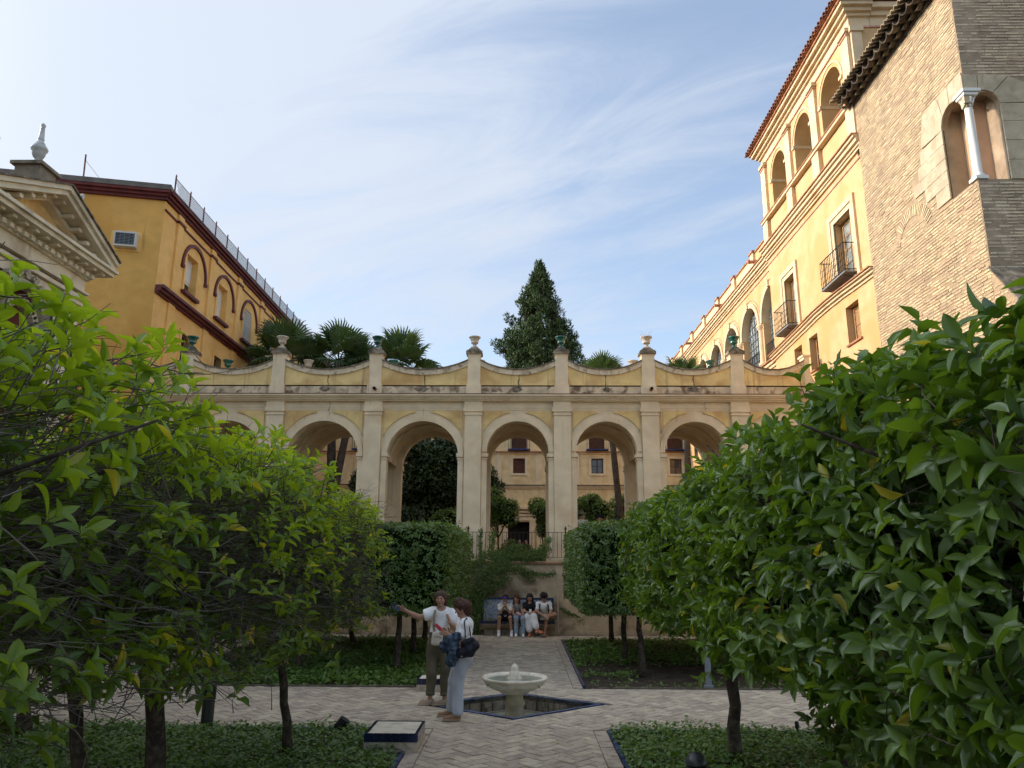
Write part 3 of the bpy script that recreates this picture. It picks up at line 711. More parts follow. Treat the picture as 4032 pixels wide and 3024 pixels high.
for i in range(4):
    a, b = bc[i], bc[(i+1) % 4]; m2 = MB(); m2.poly([a+Vector((0,0,.0)), b, b+Vector((0,0,-.022)), a+Vector((0,0,-.022))]); m2.build('rim_edge', 'tile_pale', basin)

# fountain
f = empty('fountain', (.03, 12.2, -.24), 'round white marble fountain bowl with ribbed spout on a stone pedestal', 'fountain')
MB().lathe([(.155,0),(.155,.05),(.145,.10),(.135,.19),(.165,.23),(.165,.26),(.14,.28),(.125,.36),(.135,.42),(.14,.44)], (.03,12.2,-.22), 24).build('pedestal', 'pale_stone', f, smooth=True)
MB().lathe([(.14,.20),(.22,.215),(.235,.24),(.32,.265),(.42,.315),(.475,.375),(.485,.405),(.507,.41),(.512,.43),(.505,.445),(.46,.443),(.445,.425),(.40,.40),(.2,.39),(.001,.388)], (.03,12.2,-.04), 40).build('bowl', 'marble', f, smooth=True)
MB().lathe([(.001,0),(.445,0),(.445,.006),(.001,.006)], (.03,12.2,.372), 32).build('bowl_water', 'water', f)
MB().lathe([(.115,-.005),(.118,.012),(.095,.022),(.088,.05),(.080,.085),(.064,.108),(.048,.120),(.052,.14),(.054,.165),(.046,.19),(.028,.208),(.010,.214),(.007,.235)], (.03,12.2,.37), 32, flute=.09).build('spout', 'marble', f, smooth=True)
for a in (215, 318): 
    x, y = .03+.47*math.cos(R(a)), 12.2+.47*math.sin(R(a)); MB().tube([(x,y,.33),(x+.03*math.cos(R(a)),y+.03*math.sin(R(a)),.315),(x+.035*math.cos(R(a)),y+.035*math.sin(R(a)),.29)], .006, 6).build('pipe_spout', 'rust_iron', f)

# low tiled blocks at the bed corners
def tiled_block(loc, sx, sy, label):
    x, y = loc; b = empty('tiled_block', (x, y, 0), label, 'plinth', 'tiled blocks at the bed corners')
    MB().box((x, y, -.02), (x+sx, y+sy, .109)).build('base', 'paver_edge', b)
    MB().box((x+.036, y+.036, .11), (x+sx-.036, y+sy-.036, .195)).build('slab', 'marble', b)
    n = 6; 
    for k in range(n):
        a, e = x+sx*k/n, x+sx*(k+1)/n; MB().box((a+.002, y-.002, .11), (e-.002, y+.035, .2)).build('rim_tile', 'navy_tile', b); MB().box((a+.002, y+sy-.035, .11), (e-.002, y+sy+.002, .2)).build('rim_tile', 'navy_tile', b)
    for k in range(n-1):
        a, e = y+.037+(sy-.074)*k/(n-1), y+.037+(sy-.074)*(k+1)/(n-1); MB().box((x-.002, a+.002, .11), (x+.035, e-.002, .2)).build('rim_tile', 'navy_tile', b); MB().box((x+sx-.035, a+.002, .11), (x+sx+.002, e-.002, .2)).build('rim_tile', 'navy_tile', b)
tiled_block((-1.68, 9.28), .62, .72, 'low white slab edged with navy tiles at the corner of the front left bed')
tiled_block((-1.62, 13.25), .50, .50, 'low navy tiled slab behind the standing women, corner of the back left bed')

# bollards and small fittings
def bollard(x, y, label, h=.62, r=.077, m='lamp_metal'):
    b = empty('bollard_light', (x, y, 0), label, 'bollard', 'garden bollard lights')
    MB().lathe([(r,-.02),(r,h*.60),(r*1.08,h*.605),(r*1.08,h*.62)], (x,y,0), 16).build('post', m, b, smooth=False)
    MB().lathe([(r*.72,h*.6),(r*.72,h*.88)], (x,y,0), 12).build('light_core', 'glass_dark', b)
    for k in range(9): MB().lathe([(r*1.1,0),(r*1.1,.008),(r*.75,.014)], (x,y,h*(.63+.028*k)), 16).build('louvre', m, b)
    MB().lathe([(r*1.12,0),(r*1.15,.012),(r*1.05,.04),(r*.75,.075),(r*.3,.092),(.001,.095)], (x,y,h*.885), 16).build('cap', m, b, smooth=True)
bollard(-3.92, 10.30, 'dark louvred bollard light in the front left bed between thin trunks')
bollard(1.56, 6.6, 'dark domed bollard light cut off by the bottom edge of the picture', h=.64)
bl = empty('post_light', (3.40, 13.9, 0), 'pale grey bollard post standing under the back right orange trees', 'bollard')
MB().lathe([(.055,0),(.055,.6)], (3.40,13.9,0), 14).build('post', 'lamp_pale', bl); MB().lathe([(.085,-.02),(.085,.03),(.06,.045)], (3.40,13.9,0), 14).build('foot', 'lamp_pale', bl)
MB().lathe([(.06,0),(.06,.04),(.04,.07),(.001,.08)], (3.40,13.9,.6), 14).build('cap', 'lamp_pale', bl)
sp = empty('spotlight', (-2.15, 10.12, 0), 'small black spotlight tilted in the ivy by the tiled slab', 'spotlight')
MB().tube([(-2.15,10.12,-.02),(-2.15,10.12,.08)], .008, 6).build('spike', 'black_plastic', sp)
MB().tube([(-2.21,10.10,.055),(-2.17,10.11,.10),(-2.10,10.13,.17),(-2.09,10.13,.185)], [.045,.06,.07,.07], 14).build('housing', 'black_plastic', sp); MB().tube([(-2.22,10.1,.05),(-2.18,10.1,.13)], .008, 6).build('bracket', 'black_plastic', sp)
sk = empty('sprinkler', (3.62, 10.2, 0), 'small black sprinkler riser in the front right bed edge', 'sprinkler')
MB().lathe([(.014,-.02),(.014,.10),(.024,.11),(.024,.15),(.03,.16),(.02,.19),(.001,.195)], (3.62,10.2,0), 10).build('riser', 'black_plastic', sk)
# ------------------------------------------------------------------ terrace, retaining wall, arcaded gallery
struct('terrace', slab([rect(-16, 22.9, 9.6, 26.8)], -.45, 1.98), 'paver_edge')
struct('back_garden', slab([rect(-16, 26.8, 16, 70)], -.45, 1.5), 'soil')
rw = empty('retaining_wall', (0, 22.86, 0), 'stained plaster retaining wall behind the tiled bench', 'wall')
MB().box((-12.2, 22.80, -.1), (9.64, 22.898, 2.0)).build('wall', 'retain_wall', rw)
for i in range(16): MB().box((-12.2+i*1.365, 22.74, 2.0), (-12.2+(i+1)*1.365-.008, 23.0, 2.045)).build('ledge_tile', 'terracotta', rw)
MB().box((-12.2, 22.77, 2.045), (9.64, 23.02, 2.075)).build('ledge', 'retain_wall', rw)
MB().box((-12.2, 22.77, -.02), (9.64, 22.82, .09)).build('skirting', 'retain_wall', rw)

def pipe(x, z0, z1, label):
    p = empty('wall_pipe', (x, 22.76, z0), label, 'pipe', 'white pipes on the retaining wall')
    MB().tube([(x,22.765,z0),(x,22.765,z1)], .018, 8).build('tube', 'pipe_white', p)
    for z in np.arange(z0+.15, z1, .45): MB().tube([(x,22.765,z-.012),(x,22.765,z+.012)], .023, 8).build('clip', 'pipe_white', p)
pipe(1.19, .05, 1.72, 'thin white pipe running up the wall right of the tiled bench')
pipe(-1.17, .05, 1.62, 'thin white pipe on the wall left of the tiled bench, half under the creeper')

ga = empty('arcaded_gallery', (0, 23.3, 2.0), 'cream and yellow arcaded garden gallery with scalloped parapet across the end of the garden', 'gallery')
PX = [-10.69, -7.72, -4.59, -1.42, 1.39, 4.16, 6.99]
YF, YW, YB = 23.15, 23.27, 26.5
def bays():
    xs = PX + [9.66]; out = [(-12.1, -10.69)]
    for a, b in zip(xs[:-1], xs[1:]): out.append((a, b))
    return out
BAY = [(a, b) for a, b in zip(PX + [9.60][:0], PX[1:])] + [(6.99, 9.62)]
OPEN = []
for i, (a, b) in enumerate(BAY):
    w = (b-a); r_ = w/2-.43 if i > 2 else w/2-.43
    c = (a+b)/2 if i < 6 else 8.2
    r_ = min(r_, 1.13); OPEN.append((c, r_))
SPR = [6.38-r_ for c, r_ in OPEN]
# walls with arches, front and back
for (y0, y1, nm) in ((YW, 23.62, 'front_wall'), (26.25, 26.6, 'back_wall')):
    mb = MB(); ops = [(c-r_, c+r_, 2.0, s_, True) for (c, r_), s_ in zip(OPEN, SPR)]
    mb.wall(-12.1, 9.62, 2.0, 7.55, ops, y0, y1); mb.build(nm, 'cream', ga)
# vaults between the walls and the piers' inner faces
for (c, r_), s_, (a, b) in zip(OPEN, SPR, BAY):
    mb = MB(); R_ = r_+.16; k = 16
    pts = [(c-R_*math.cos(math.pi*i/k), s_+.02+R_*math.sin(math.pi*i/k)) for i in range(k+1)]
    for p, q in zip(pts[:-1], pts[1:]): mb.poly([(p[0],23.6,p[1]),(q[0],23.6,q[1]),(q[0],26.27,q[1]),(p[0],26.27,p[1])])
    mb.build('vault', 'cream', ga)
    for y in (24.9,):
        MB().arcband(c, s_+.02, R_-.07, R_-.002, 24.75, 25.05, n=18).build('vault_rib', 'cream', ga)
MB().box((-12.1, 23.62, 7.1), (9.62, 26.25, 7.5)).build('roof_deck', 'cream_weathered', ga)
def pil(x, y, out):  # y = wall plane, out = -1 front / +1 back
    f0 = lambda d: y+out*d
    def bx(x0, x1, z0, z1, d): a, b = sorted((f0(0.0), f0(d))); return MB().box((x0, a, z0), (x1, b, z1))
    w = .265
    mb = bx(x-w, x+w, 2.0, 6.56, .12)
    if out < 0:
        mb.build('pilaster', 'cream', ga)
        bx(x-w-.03, x+w+.03, 6.56, 6.60, .15).build('capital_band', 'cream', ga)
        bx(x-w-.005, x+w+.005, 6.60, 6.67, .125).build('capital_neck', 'cream', ga); bx(x-w-.045, x+w+.045, 6.67, 6.80, .165).build('capital', 'cream', ga)
        bx(x-w-.02, x+w+.02, 6.80, 7.0, .14).build('pilaster_head', 'cream', ga)
        bx(x-w-.03, x+w+.03, 2.0, 2.28, .15).build('pilaster_base', 'cream', ga)
        for (c, r_), s_ in zip(OPEN, SPR):
            for sg in (-1, 1):
                e = c+sg*r_
                if abs(e-x) < .9:
                    lo, hi = sorted((e, x+(-sg)*0-( -sg)*0)); 
    else: mb.build('pilaster', 'cream', ga)
for x in PX: pil(x, YW, -1); pil(x, 26.6, 1)
for (c, r_), s_ in zip(OPEN, SPR):
    for sg in (-1, 1):
        e = c+sg*r_; o2 = e+sg*.155
        lo, hi = sorted((e-sg*.035, o2)); 
        MB().box((lo, YW-.07, 5.16), (hi, 23.66, 5.20)).build('impost_band', 'cream', ga)
        MB().box((min(e-sg*.055, o2), YW-.085, 5.24), (max(e-sg*.055, o2), 23.67, 5.35)).build('impost', 'cream', ga)
        lo, hi = sorted((e-sg*.012, o2)); MB().box((lo, YW-.045, 2.0), (hi, YW+.01, 5.16)).build('jamb', 'cream', ga)
        lo, hi = sorted((e-sg*.035, e+sg*.2)); MB().box((lo, 26.2, 5.16), (hi, 26.64, 5.33)).build('impost', 'cream', ga)
    MB().arcband(c, s_, r_-.005, r_+.155, YW-.06, YW+.01, n=32).build('archivolt', 'cream', ga)
# spandrel panels: raised yellow fields either side of each arch
for (c, r_), s_, (a, b) in zip(OPEN, SPR, BAY):
    MB().box((a+.28, YW-.012, 5.4), (a+.281, YW, 5.41)) 
    ro = r_+.30
    for sg in (-1, 1):
        xe = (a+.35 if sg < 0 else b-.35) ; top = 6.70
        if b > 9.5 and sg > 0: xe = 9.45
        pts = [(c+sg*.26, top-.09 if False else 6.59)]
        arc = []
        t0 = math.acos(min(1, .30/ro)); t1 = math.acos(min(.999, abs(xe-c)/ro)) if abs(xe-c) < ro else .35
        for i in range(11):
            t = t0+(t1-t0)*i/10; arc.append((c+sg*ro*math.cos(t), s_+ro*math.sin(t)-.0))
        poly = [(c+sg*.26, top), (c+sg*.26, min(top-.04, arc[0][1]))] + arc[1:] + [(xe, arc[-1][1]-.1), (xe, top)]
        mb = MB(); mb.prism(poly, YW-.045, YW+.01); mb.build('spandrel_panel', 'yellow_panel', ga)
    MB().box((a+.28, YW-.016, 6.73), (b-.28, YW+.01, 6.80)).build('spandrel_frame', 'cream', ga)
    # frieze above, and yellow field behind the panels
    MB().box((a+.266, YW-.004, 5.45), (a+.30, YW+.005, 6.73)).build('field_strip', 'yellow_panel', ga); MB().box((b-.30, YW-.004, 5.45), (b-.266, YW+.005, 6.73)).build('field_strip', 'yellow_panel', ga)
    MB().box((a+.27, YW-.03, 6.80), (min(b-.27, 9.62), YW+.01, 7.0)).build('frieze', 'cream', ga)
for z0, z1, d in ((7.0, 7.04, .05), (7.04, 7.09, .10), (7.09, 7.14, .15), (7.14, 7.195, .21)):
    MB().box((-12.1, YW-.12-d, z0), (9.62, YW+.01, z1)).build('cornice', 'cream', ga)
MB().box((-12.1, YW-.345, 7.197), (9.62, YW-.01, 7.212)).build('cornice_edge_tile', 'maroon', ga)
for i in range(len(PX)+1):
    a = (-12.1 if i == 0 else PX[i-1]+.235); b = (PX[i]-.235 if i < len(PX) else 9.62)
    MB().box((a, YW-.05, 7.213), (b, 23.5, 7.54)).build('attic_band', 'cream_weathered', ga)
# scalloped parapets with piers
def parapet(y0, y1, front):
    xs = PX+[9.40]; segs = [(a+.2, b-.2) for a, b in zip(xs[:-1], xs[1:])]; segs[-1] = (segs[-1][0], 9.12); segs.insert(0, (-12.1, PX[0]-.2))
    for a, b in segs:
        n = 24; c = (a+b)/2; hw = (b-a)/2
        if a < -12: c = b-1.38; hw = 1.38
        top = lambda x: 8.06+.31*abs((x-c)/hw)**2.1
        pts = [(a+(b-a)*i/n, top(a+(b-a)*i/n)) for i in range(n+1)]
        mb = MB(); mb.prism([(a, 7.5)] + [(p[0], p[1]-.15) for p in pts] + [(b, 7.5)], y0, y1); mb.build('parapet_panel', 'yellow_panel' if front else 'cream_weathered', ga)
        for dz0, dz1, e, m_, nm in ((-.19, -.02, .045, 'coping_band_plaster', 'coping_band'), (-.02, .015, .085, 'coping_grime', 'coping')):
            mb = MB(); k = len(mb.v)
            for p in pts:
                for yy, z in ((y0-e, dz0), (y0-e, dz1), (y1+e, dz1), (y1+e, dz0)): mb.v.append((p[0], yy, p[1]+z))
            for i in range(n):
                for j in range(4): q = i*4+j; r_ = i*4+(j+1) % 4; mb.f.append([q, r_, r_+4, q+4])
            mb.f.append([0,1,2,3]); mb.f.append([n*4+j for j in (3,2,1,0)]); mb.build(nm, m_, ga)
    for x in PX:
        MB().box((x-.235, y0-.09, 7.213 if front else 7.5), (x+.235, y1+.05, 7.54)).build('pier_base', 'cream', ga)
        MB().box((x-.205, y0-.06, 7.54), (x+.205, y1+.06, 8.54)).build('pier', 'cream', ga)
        for z0, z1, e, m_ in ((8.54, 8.57, .02, 'cream'), (8.57, 8.66, .055, 'coping_grime'), (8.66, 8.70, .025, 'coping_grime'), (8.70, 8.75, -.03, 'coping_grime'), (8.75, 8.79, -.07, 'coping_grime')):
            MB().box((x-.205-e, y0-.06-e, z0), (x+.205+e, y1+.06+e, z1)).build('pier_cap', m_, ga)
parapet(23.22, 23.48, True); parapet(26.25, 26.5, False)
MB().box((9.12, 23.16, 7.54), (9.30, 23.52, 8.48)).build('end_pier', 'cream', ga); MB().box((9.08, 23.12, 8.48), (9.34, 23.56, 8.54)).build('end_pier_cap', 'cream', ga)
mb = MB(); mb.prism([(9.30, 7.5), (9.30, 8.0)] + [(9.30+.32*i/8, 8.0-.45*(1-(1-i/8)**2)) for i in range(1, 9)] + [(9.62, 7.5)], 23.22, 23.48); mb.build('end_sweep', 'cream', ga)
for x in (-4.56, 4.21):
    MB().tube([(x, 23.3, 7.40), (x, 22.95, 7.385)], .055, 12, cap=False).build('drain_spout', 'terracotta', ga); MB().tube([(x, 23.3, 7.40), (x, 22.97, 7.386)], .04, 12).build('spout_bore', 'dark_void', ga)

# cracks and damp patches where the parapet has weathered
cr2 = random.Random(5)
for x0, z0, z1 in ((-6.1, 7.88, 7.55), (-3.0, 7.88, 7.5), (0.02, 7.88, 7.45), (2.8, 7.90, 7.4), (5.6, 7.88, 7.5)):
    pts = [(x0+cr2.gauss(0, .015), z0+(z1-z0)*i/7) for i in range(8)]; mb = MB()
    w = [.006+.012*cr2.random() for _ in pts]
    mb.prism([(p[0]-a, p[1]) for p, a in zip(pts, w)] + [(p[0]+a, p[1]) for p, a in reversed(list(zip(pts, w)))], 23.213, 23.23); mb.build('crack', 'crack_dark', ga)
    n = 22; cxp, czp, ra, rb = x0+cr2.uniform(-.1, .1), 7.42, cr2.uniform(.14, .34), .115
    mb = MB(); mb.prism([(cxp+ra*math.cos(6.283*i/n)*cr2.uniform(.5, 1.15), min(7.539, max(7.22, czp+rb*math.sin(6.283*i/n)*cr2.uniform(.6, 1.1)))) for i in range(n)], 23.217, 23.225); mb.build('damp_patch', 'coping_grime', ga)
for x0, z0, z1, y in ((-6.0, 7.0, 6.55, 23.238), (5.9, 7.0, 6.75, 23.238)):
    pts = [(x0+cr2.gauss(0, .02), z0+(z1-z0)*i/6) for i in range(7)]; mb = MB(); mb.prism([(p[0]-.005, p[1]) for p in pts] + [(p[0]+.005, p[1]) for p in reversed(pts)], y, y+.004); mb.build('crack', 'crack_dark', ga)
# urns
def make_urn(loc, m, label):
    u = empty('urn', loc, label, 'urn', 'urns along the gallery parapets'); c = loc
    MB().box((c[0]-.11, c[1]-.11, c[2]), (c[0]+.11, c[1]+.11, c[2]+.035)).build('plinth', m, u)
    MB().lathe([(.10,.035),(.105,.055),(.075,.075),(.05,.09),(.046,.115),(.068,.125),(.05,.14),(.085,.155),(.115,.175),(.125,.20),(.118,.215),(.12,.25),(.135,.29),(.16,.335),(.185,.36),(.192,.375),(.188,.395),(.165,.392),(.13,.35),(.09,.25),(.001,.24)], c, 20).build('vase', m, u, smooth=True)
    return u
ords = ['far left', 'second from the left', 'third from the left', 'fourth from the left, before the sky', 'beside the cypress', 'third from the right end', 'nearest the sunlit palace']
fl = [('urn_green', 'green glazed urn on the first front pier from the left, by the ochre building'), ('urn_white', 'pale stone urn on the second front pier, against the palm fronds'), ('urn_green', 'green glazed urn on the third front pier, between two palms'), ('urn_white', 'pale urn on the middle front pier, against plain sky'), ('urn_green', 'green glazed urn on the front pier overlapping the dark cypress'), ('urn_white', 'pale urn with dry weeds on the front pier right of the cypress'), ('urn_green', 'green glazed urn on the last front pier before the palace arches')]
bk = [('urn_green', 'small green urn rim on the back parapet at far left'), ('urn_white', 'pale urn rim peeping over the parapet among the left palms'), ('urn_green', 'green urn rim just showing over the parapet behind the third pier'), ('urn_white', 'pale urn on the back parapet hidden behind the middle pier'), ('urn_green', 'green urn on the back parapet hidden behind the cypress pier'), ('urn_white', 'pale urn rim showing beside the small right palm fronds'), ('urn_green', 'green urn rim showing before the far palace arches')]
protos = {}
for row, y in ((fl, 23.35), (bk, 26.37)):
    for x, (m_, lb) in zip(PX, row):
        if m_ not in protos: protos[m_] = make_urn((x, y, 8.79), m_, lb)
        else: copy_tree(protos[m_], (x, y, 8.79), lb)
wd = empty('dry_weeds', (4.16, 23.35, 9.1), 'few dry weed stalks growing out of the pale urn right of the cypress', 'weeds')
mb = MB()
for i in range(9):
    a = i*.7; mb.tube([(4.16+.05*math.cos(a), 23.35+.05*math.sin(a), 9.05), (4.16+.10*math.cos(a), 23.35+.1*math.sin(a), 9.22), (4.16+.2*math.cos(a+.3), 23.35+.2*math.sin(a), 9.27+.05*(i % 3))], .003, 3)
mb.build('stalk', 'twig', wd)

# railing on the retaining wall, centre part
rl = empty('railing', (0, 22.88, 2.07), 'thin dark iron railing on the wall above the bench', 'railing')
MB().bar((-4.5, 22.88, 2.92), (4.5, 22.88, 2.92), .03, .014).build('top_rail', 'rust_iron', rl); MB().bar((-4.5, 22.88, 2.19), (4.5, 22.88, 2.19), .03, .012).build('bottom_rail', 'rust_iron', rl)
x = -4.4
while x < 4.45:
    mb = MB(); mb.bar((x,22.88,2.19), (x,22.88,2.92), .014); mb.lathe([(.007,0),(.014,.012),(.014,.024),(.007,.036)], (x,22.88,2.52), 6); mb.build('baluster', 'rust_iron', rl); x += .127
for x in (-4.46, -1.49, 1.44, 4.46):
    MB().lathe([(.018,0),(.018,.86),(.026,.865),(.026,.885),(.014,.89),(.014,.905),(.03,.925),(.036,.955),(.028,.99),(.012,1.025),(.001,1.04)], (x,22.88,2.07), 10).build('finial_post', 'rust_iron', rl, smooth=True)

# tiled bench
bn = empty('tiled_bench', (0, 22.5, 0), 'stone garden bench with blue and white painted tile back', 'bench')
mb = MB(); prof = [(22.30,.335),(22.30,.30),(22.32,.26),(22.37,.21),(22.42,.17),(22.44,.15),(22.8,.15),(22.8,.335)]
k = len(mb.v); 
for x in (-1.08, 1.08):
    for y, z in prof: mb.v.append((x, y, z))
n = len(prof); mb.f.append(list(range(n))); mb.f.append(list(range(2*n-1, n-1, -1)))
for i in range(n): j = (i+1) % n; mb.f.append([i, j, j+n, i+n])
mb.build('seat_body', 'bench_stone', bn)
MB().box((-.95, 22.40, 0), (.95, 22.8, .15)).build('plinth', 'bench_stone', bn)
for i in range(14): a = -1.08+i*2.16/14; MB().box((a+.003, 22.29, .337), (a+2.16/14-.003, 22.70, .40)).build('seat_tile', 'navy_tile', bn)
MB().box((-1.06, 22.70, .40), (1.06, 22.80, 1.02)).build('back_panel', 'retain_wall', bn)
NX, NZ = 13, 4; ts = 1.96/NX
for i in range(NX):
    for j in range(NZ):
        a = -.98+i*ts; z = .43+j*.135; mb = MB(); mb.box((a+.002, 22.688, z+.002), (a+ts-.002, 22.70, z+.133)); mb.tint = [rr_.random()]*8; mb.build('back_tile', 'tile_pale', bn)
        # painted motif, a small dark blue figure on each second tile
        if (i+j) % 2 == 0: MB().poly([(a+ts*.5, 22.6865, z+.02), (a+ts*.85, 22.6865, z+.06), (a+ts*.5, 22.6865, z+.115), (a+ts*.2, 22.6865, z+.07)]) if False else None
for i in range(14):
    a = -1.06+i*2.12/14; MB().box((a+.002, 22.685, .975), (a+2.12/14-.002, 22.81, 1.035)).build('border_tile', 'blue_tile', bn)
for x in (-1.06, .985):
    for j in range(4): MB().box((x, 22.684, .405+j*.142), (x+.075, 22.702, .405+j*.142+.139)).build('border_tile', 'blue_tile', bn)
# ------------------------------------------------------------------ sunlit palace on the right
TR = lambda p: (9.65+p[1], p[0], p[2])
TF = lambda p: (9.85+p[1], p[0], p[2])
pa = empty('palace', (9.65, 23, 0), 'sunlit yellow palace wing with arched roof loggia, balconies and small square windows', 'palace')
def B(a, b, name, m, T=TR, par=None):
    return MB(T).box(a, b).build(name, m, par or pa)
SW = [(20.18, 21.03, 8.25, 9.38), (23.21, 23.92, 8.17, 9.31), (24.58, 25.30, 8.17, 9.31)]
BW = [(20.08, 21.24, 9.92, 12.12), (24.71, 25.67, 9.86, 11.98)]
mb = MB(TR); mb.wall(18.97, 27.2, 0, 13.2, SW+BW, 0, .5); mb.build('wall', 'facade_yellow', pa)
B((18.97, .5, 0), (27.2, .9, 13.2), 'backing_wall', 'inner_grey')
def glazed(s0, s1, z0, z1, d, wood, glass, name='window', cols=2, rows=3, T=TR, par=None, fr=.06, thin=.03):
    w = MB(T); w.box((s0, d, z0), (s0+fr, d+.06, z1)); w.box((s1-fr, d, z0), (s1, d+.06, z1)); w.box((s0+fr, d, z1-fr), (s1-fr, d+.06, z1)); w.box((s0+fr, d, z0), (s1-fr, d+.06, z0+fr))
    c = (s0+s1)/2
    for i in range(1, cols): x = s0+(s1-s0)*i/cols; w.box((x-.035, d+.004, z0+fr), (x+.035, d+.056, z1-fr))
    for j in range(1, rows): z = z0+(z1-z0)*j/rows; w.box((s0+fr, d+.01, z-thin/2), (s1-fr, d+.05, z+thin/2))
    wo_ = w.build(name, wood, par or pa)
    for i in range(cols):
        for j in range(rows):
            a = s0+(s1-s0)*i/cols+.03; b = s0+(s1-s0)*(i+1)/cols-.03; e = z0+(z1-z0)*j/rows+.014; f_ = z0+(z1-z0)*(j+1)/rows-.014
            ob = MB(T).box((a, d+.028, e), (b, d+.034, f_)).build('pane', glass); ob.parent = wo_; me = ob.data
            off = np.array(origin_of(par or pa)); 
            for v in me.vertices: v.co = Vector(np.array(v.co)-off)
            
    return wo_
for i, (a, b, e, f_) in enumerate(SW):
    glazed(a+.04, b-.04, e+.03, f_-.03, .20, 'wood_light', 'glass_dark' if i else 'wood_light', rows=2)
    B((a-.07, -.06, e-.05), (b+.07, .3, e), 'sill', 'terracotta')
for a, b, e, f_ in BW:
    glazed(a+.05, b-.05, e+.05, f_-.05, .22, 'wood_light', 'glass_pane', rows=5)
    fo = .30
    for k, (w0, w1, pr) in enumerate(((.0, .16, .035), (.16, .33, .07))):
        for s_, t_ in ((a-w1, a-w0), (b+w0, b+w1)): B((s_, -pr, e), (t_, .02, f_+w1), 'window_surround', 'facade_trim')
        B((a-w0, -pr, f_+w0), (b+w0, .02, f_+w1), 'window_surround', 'facade_trim')
def balcony(a, b, z, T, dep=.38, h=.85, label='black iron balcony'):
    n = int((b-a)/.115); mb = MB(T); mb.box((a-.02, -dep-.02, z-.05), (b+.02, .0, z-.01)); o = mb.build('balcony_floor', 'steel_grey', pa)
    fr = MB(T); 
    for zz_ in (z+.04, z+h): fr.bar((a, -dep, zz_), (b, -dep, zz_), .025, .02); fr.bar((a, -dep, zz_), (a, 0, zz_), .025, .02); fr.bar((b, -dep, zz_), (b, 0, zz_), .025, .02)
    fo_ = fr.build('balcony_rail', 'iron', pa)
    for i in range(n+1):
        x = a+(b-a)*i/n; q = MB(T); q.bar((x, -dep, z), (x, -dep, z+h), .013)
        for zz_ in (.2, .42, .64): q.box((x-.014, -dep-.014, z+h*zz_), (x+.014, -dep+.014, z+h*zz_+.025))
        q.build('baluster', 'iron', pa)
    for x in (a, b):
        for k in (1, 2): q = MB(T); q.bar((x, -dep*k/3, z), (x, -dep*k/3, z+h), .013); q.build('baluster', 'iron', pa)
    q = MB(T)
    for x in (a+.15, b-.15): q.tube([(x, 0, z-.3), (x, -.12, z-.12), (x, -dep, z-.1)], .014, 5)
    q.build('bracket', 'iron', pa)
balcony(19.98, 21.62, 10.16, TR); balcony(24.6, 25.95, 10.04, TR)
# belt cornice that dips along the facade
bz = [(18.93, 9.87), (20, 9.90), (21, 9.94), (22, 9.95), (23, 9.93), (24, 9.86), (25, 9.80), (26.2, 9.73), (27.4, 9.66)]
for (dz0, dz1, pr, m_, nm) in ((-.24, -.16, .05, 'facade_trim', 'belt_moulding'), (-.16, -.08, .12, 'facade_trim', 'belt_moulding'), (-.08, -.03, .19, 'facade_trim', 'belt_moulding'), (-.03, .0, .24, 'terracotta', 'belt_tile')):
    q = MB(TR); k = 0
    for s_, z in bz:
        for d, dz in ((-pr, dz0), (-pr, dz1), (.01, dz1), (.01, dz0)): q.pt((s_, d, z+dz-.0))
    for i in range(len(bz)-1):
        for j in range(4): a = i*4+j; b = i*4+(j+1) % 4; q.f.append([a, b, b+4, a+4])
    q.f.append([0,1,2,3]); q.f.append([len(bz)*4-4+j for j in (3,2,1,0)]); q.build(nm, m_, pa)
def cornice(T, s0, s1, z0, par=pa):
    B((s0, -.03, z0), (s1, .3, z0+.05), 'string_course', 'rose_line', T, par)
    for a, b, pr in ((.22, .30, .07), (.30, .38, .12), (.38, .50, .20), (.50, .58, .27)): B((s0, -pr, z0+a), (s1, .3, z0+b), 'cornice', 'facade_trim', T, par)
    B((s0, -.32, z0+.58), (s1, .3, z0+.62), 'cornice_tile', 'terracotta', T, par)
B((18.97, 0, 13.2), (27.2, .5, 15.0), 'attic_wall', 'facade_yellow'); cornice(TR, 18.90, 27.28, 13.22)
# loggia on the roof
LA = [(19.84, 21.32), (22.27, 23.71), (24.68, 26.10)]
mb = MB(TR); mb.wall(18.97, 27.06, 15.0, 17.95, [(a, b, 15.0, 16.99-(b-a)/2, True) for a, b in LA], 0, .55); mb.build('loggia_wall', 'facade_yellow', pa)
PIL = [(18.99, 19.45), (21.55, 22.03), (23.93, 24.40), (26.58, 27.04)]
for a, b in PIL:
    B((a, -.10, 14.95), (b, 0, 17.15), 'pilaster', 'facade_trim'); B((a-.05, -.16, 17.15), (b+.05, 0, 17.27), 'capital', 'facade_trim'); B((a-.02, -.13, 17.05), (b+.02, 0, 17.09), 'capital_line', 'rose_line')
    B((a-.02, -.15, 13.85), (b+.02, 0, 14.84), 'pedestal', 'facade_trim')
for (a, b), (c, d) in zip(PIL[:-1], PIL[1:]):
    B((b+.02, -.03, 13.98), (c-.02, 0, 14.06), 'panel_frame', 'facade_trim'); B((b+.10, -.035, 14.12), (c-.10, 0, 14.78), 'attic_panel', 'facade_yellow'); 
B((18.95, -.20, 14.84), (27.10, .6, 14.93), 'loggia_sill', 'facade_trim'); B((18.95, -.23, 14.93), (27.12, .6, 14.97), 'sill_tile', 'terracotta')
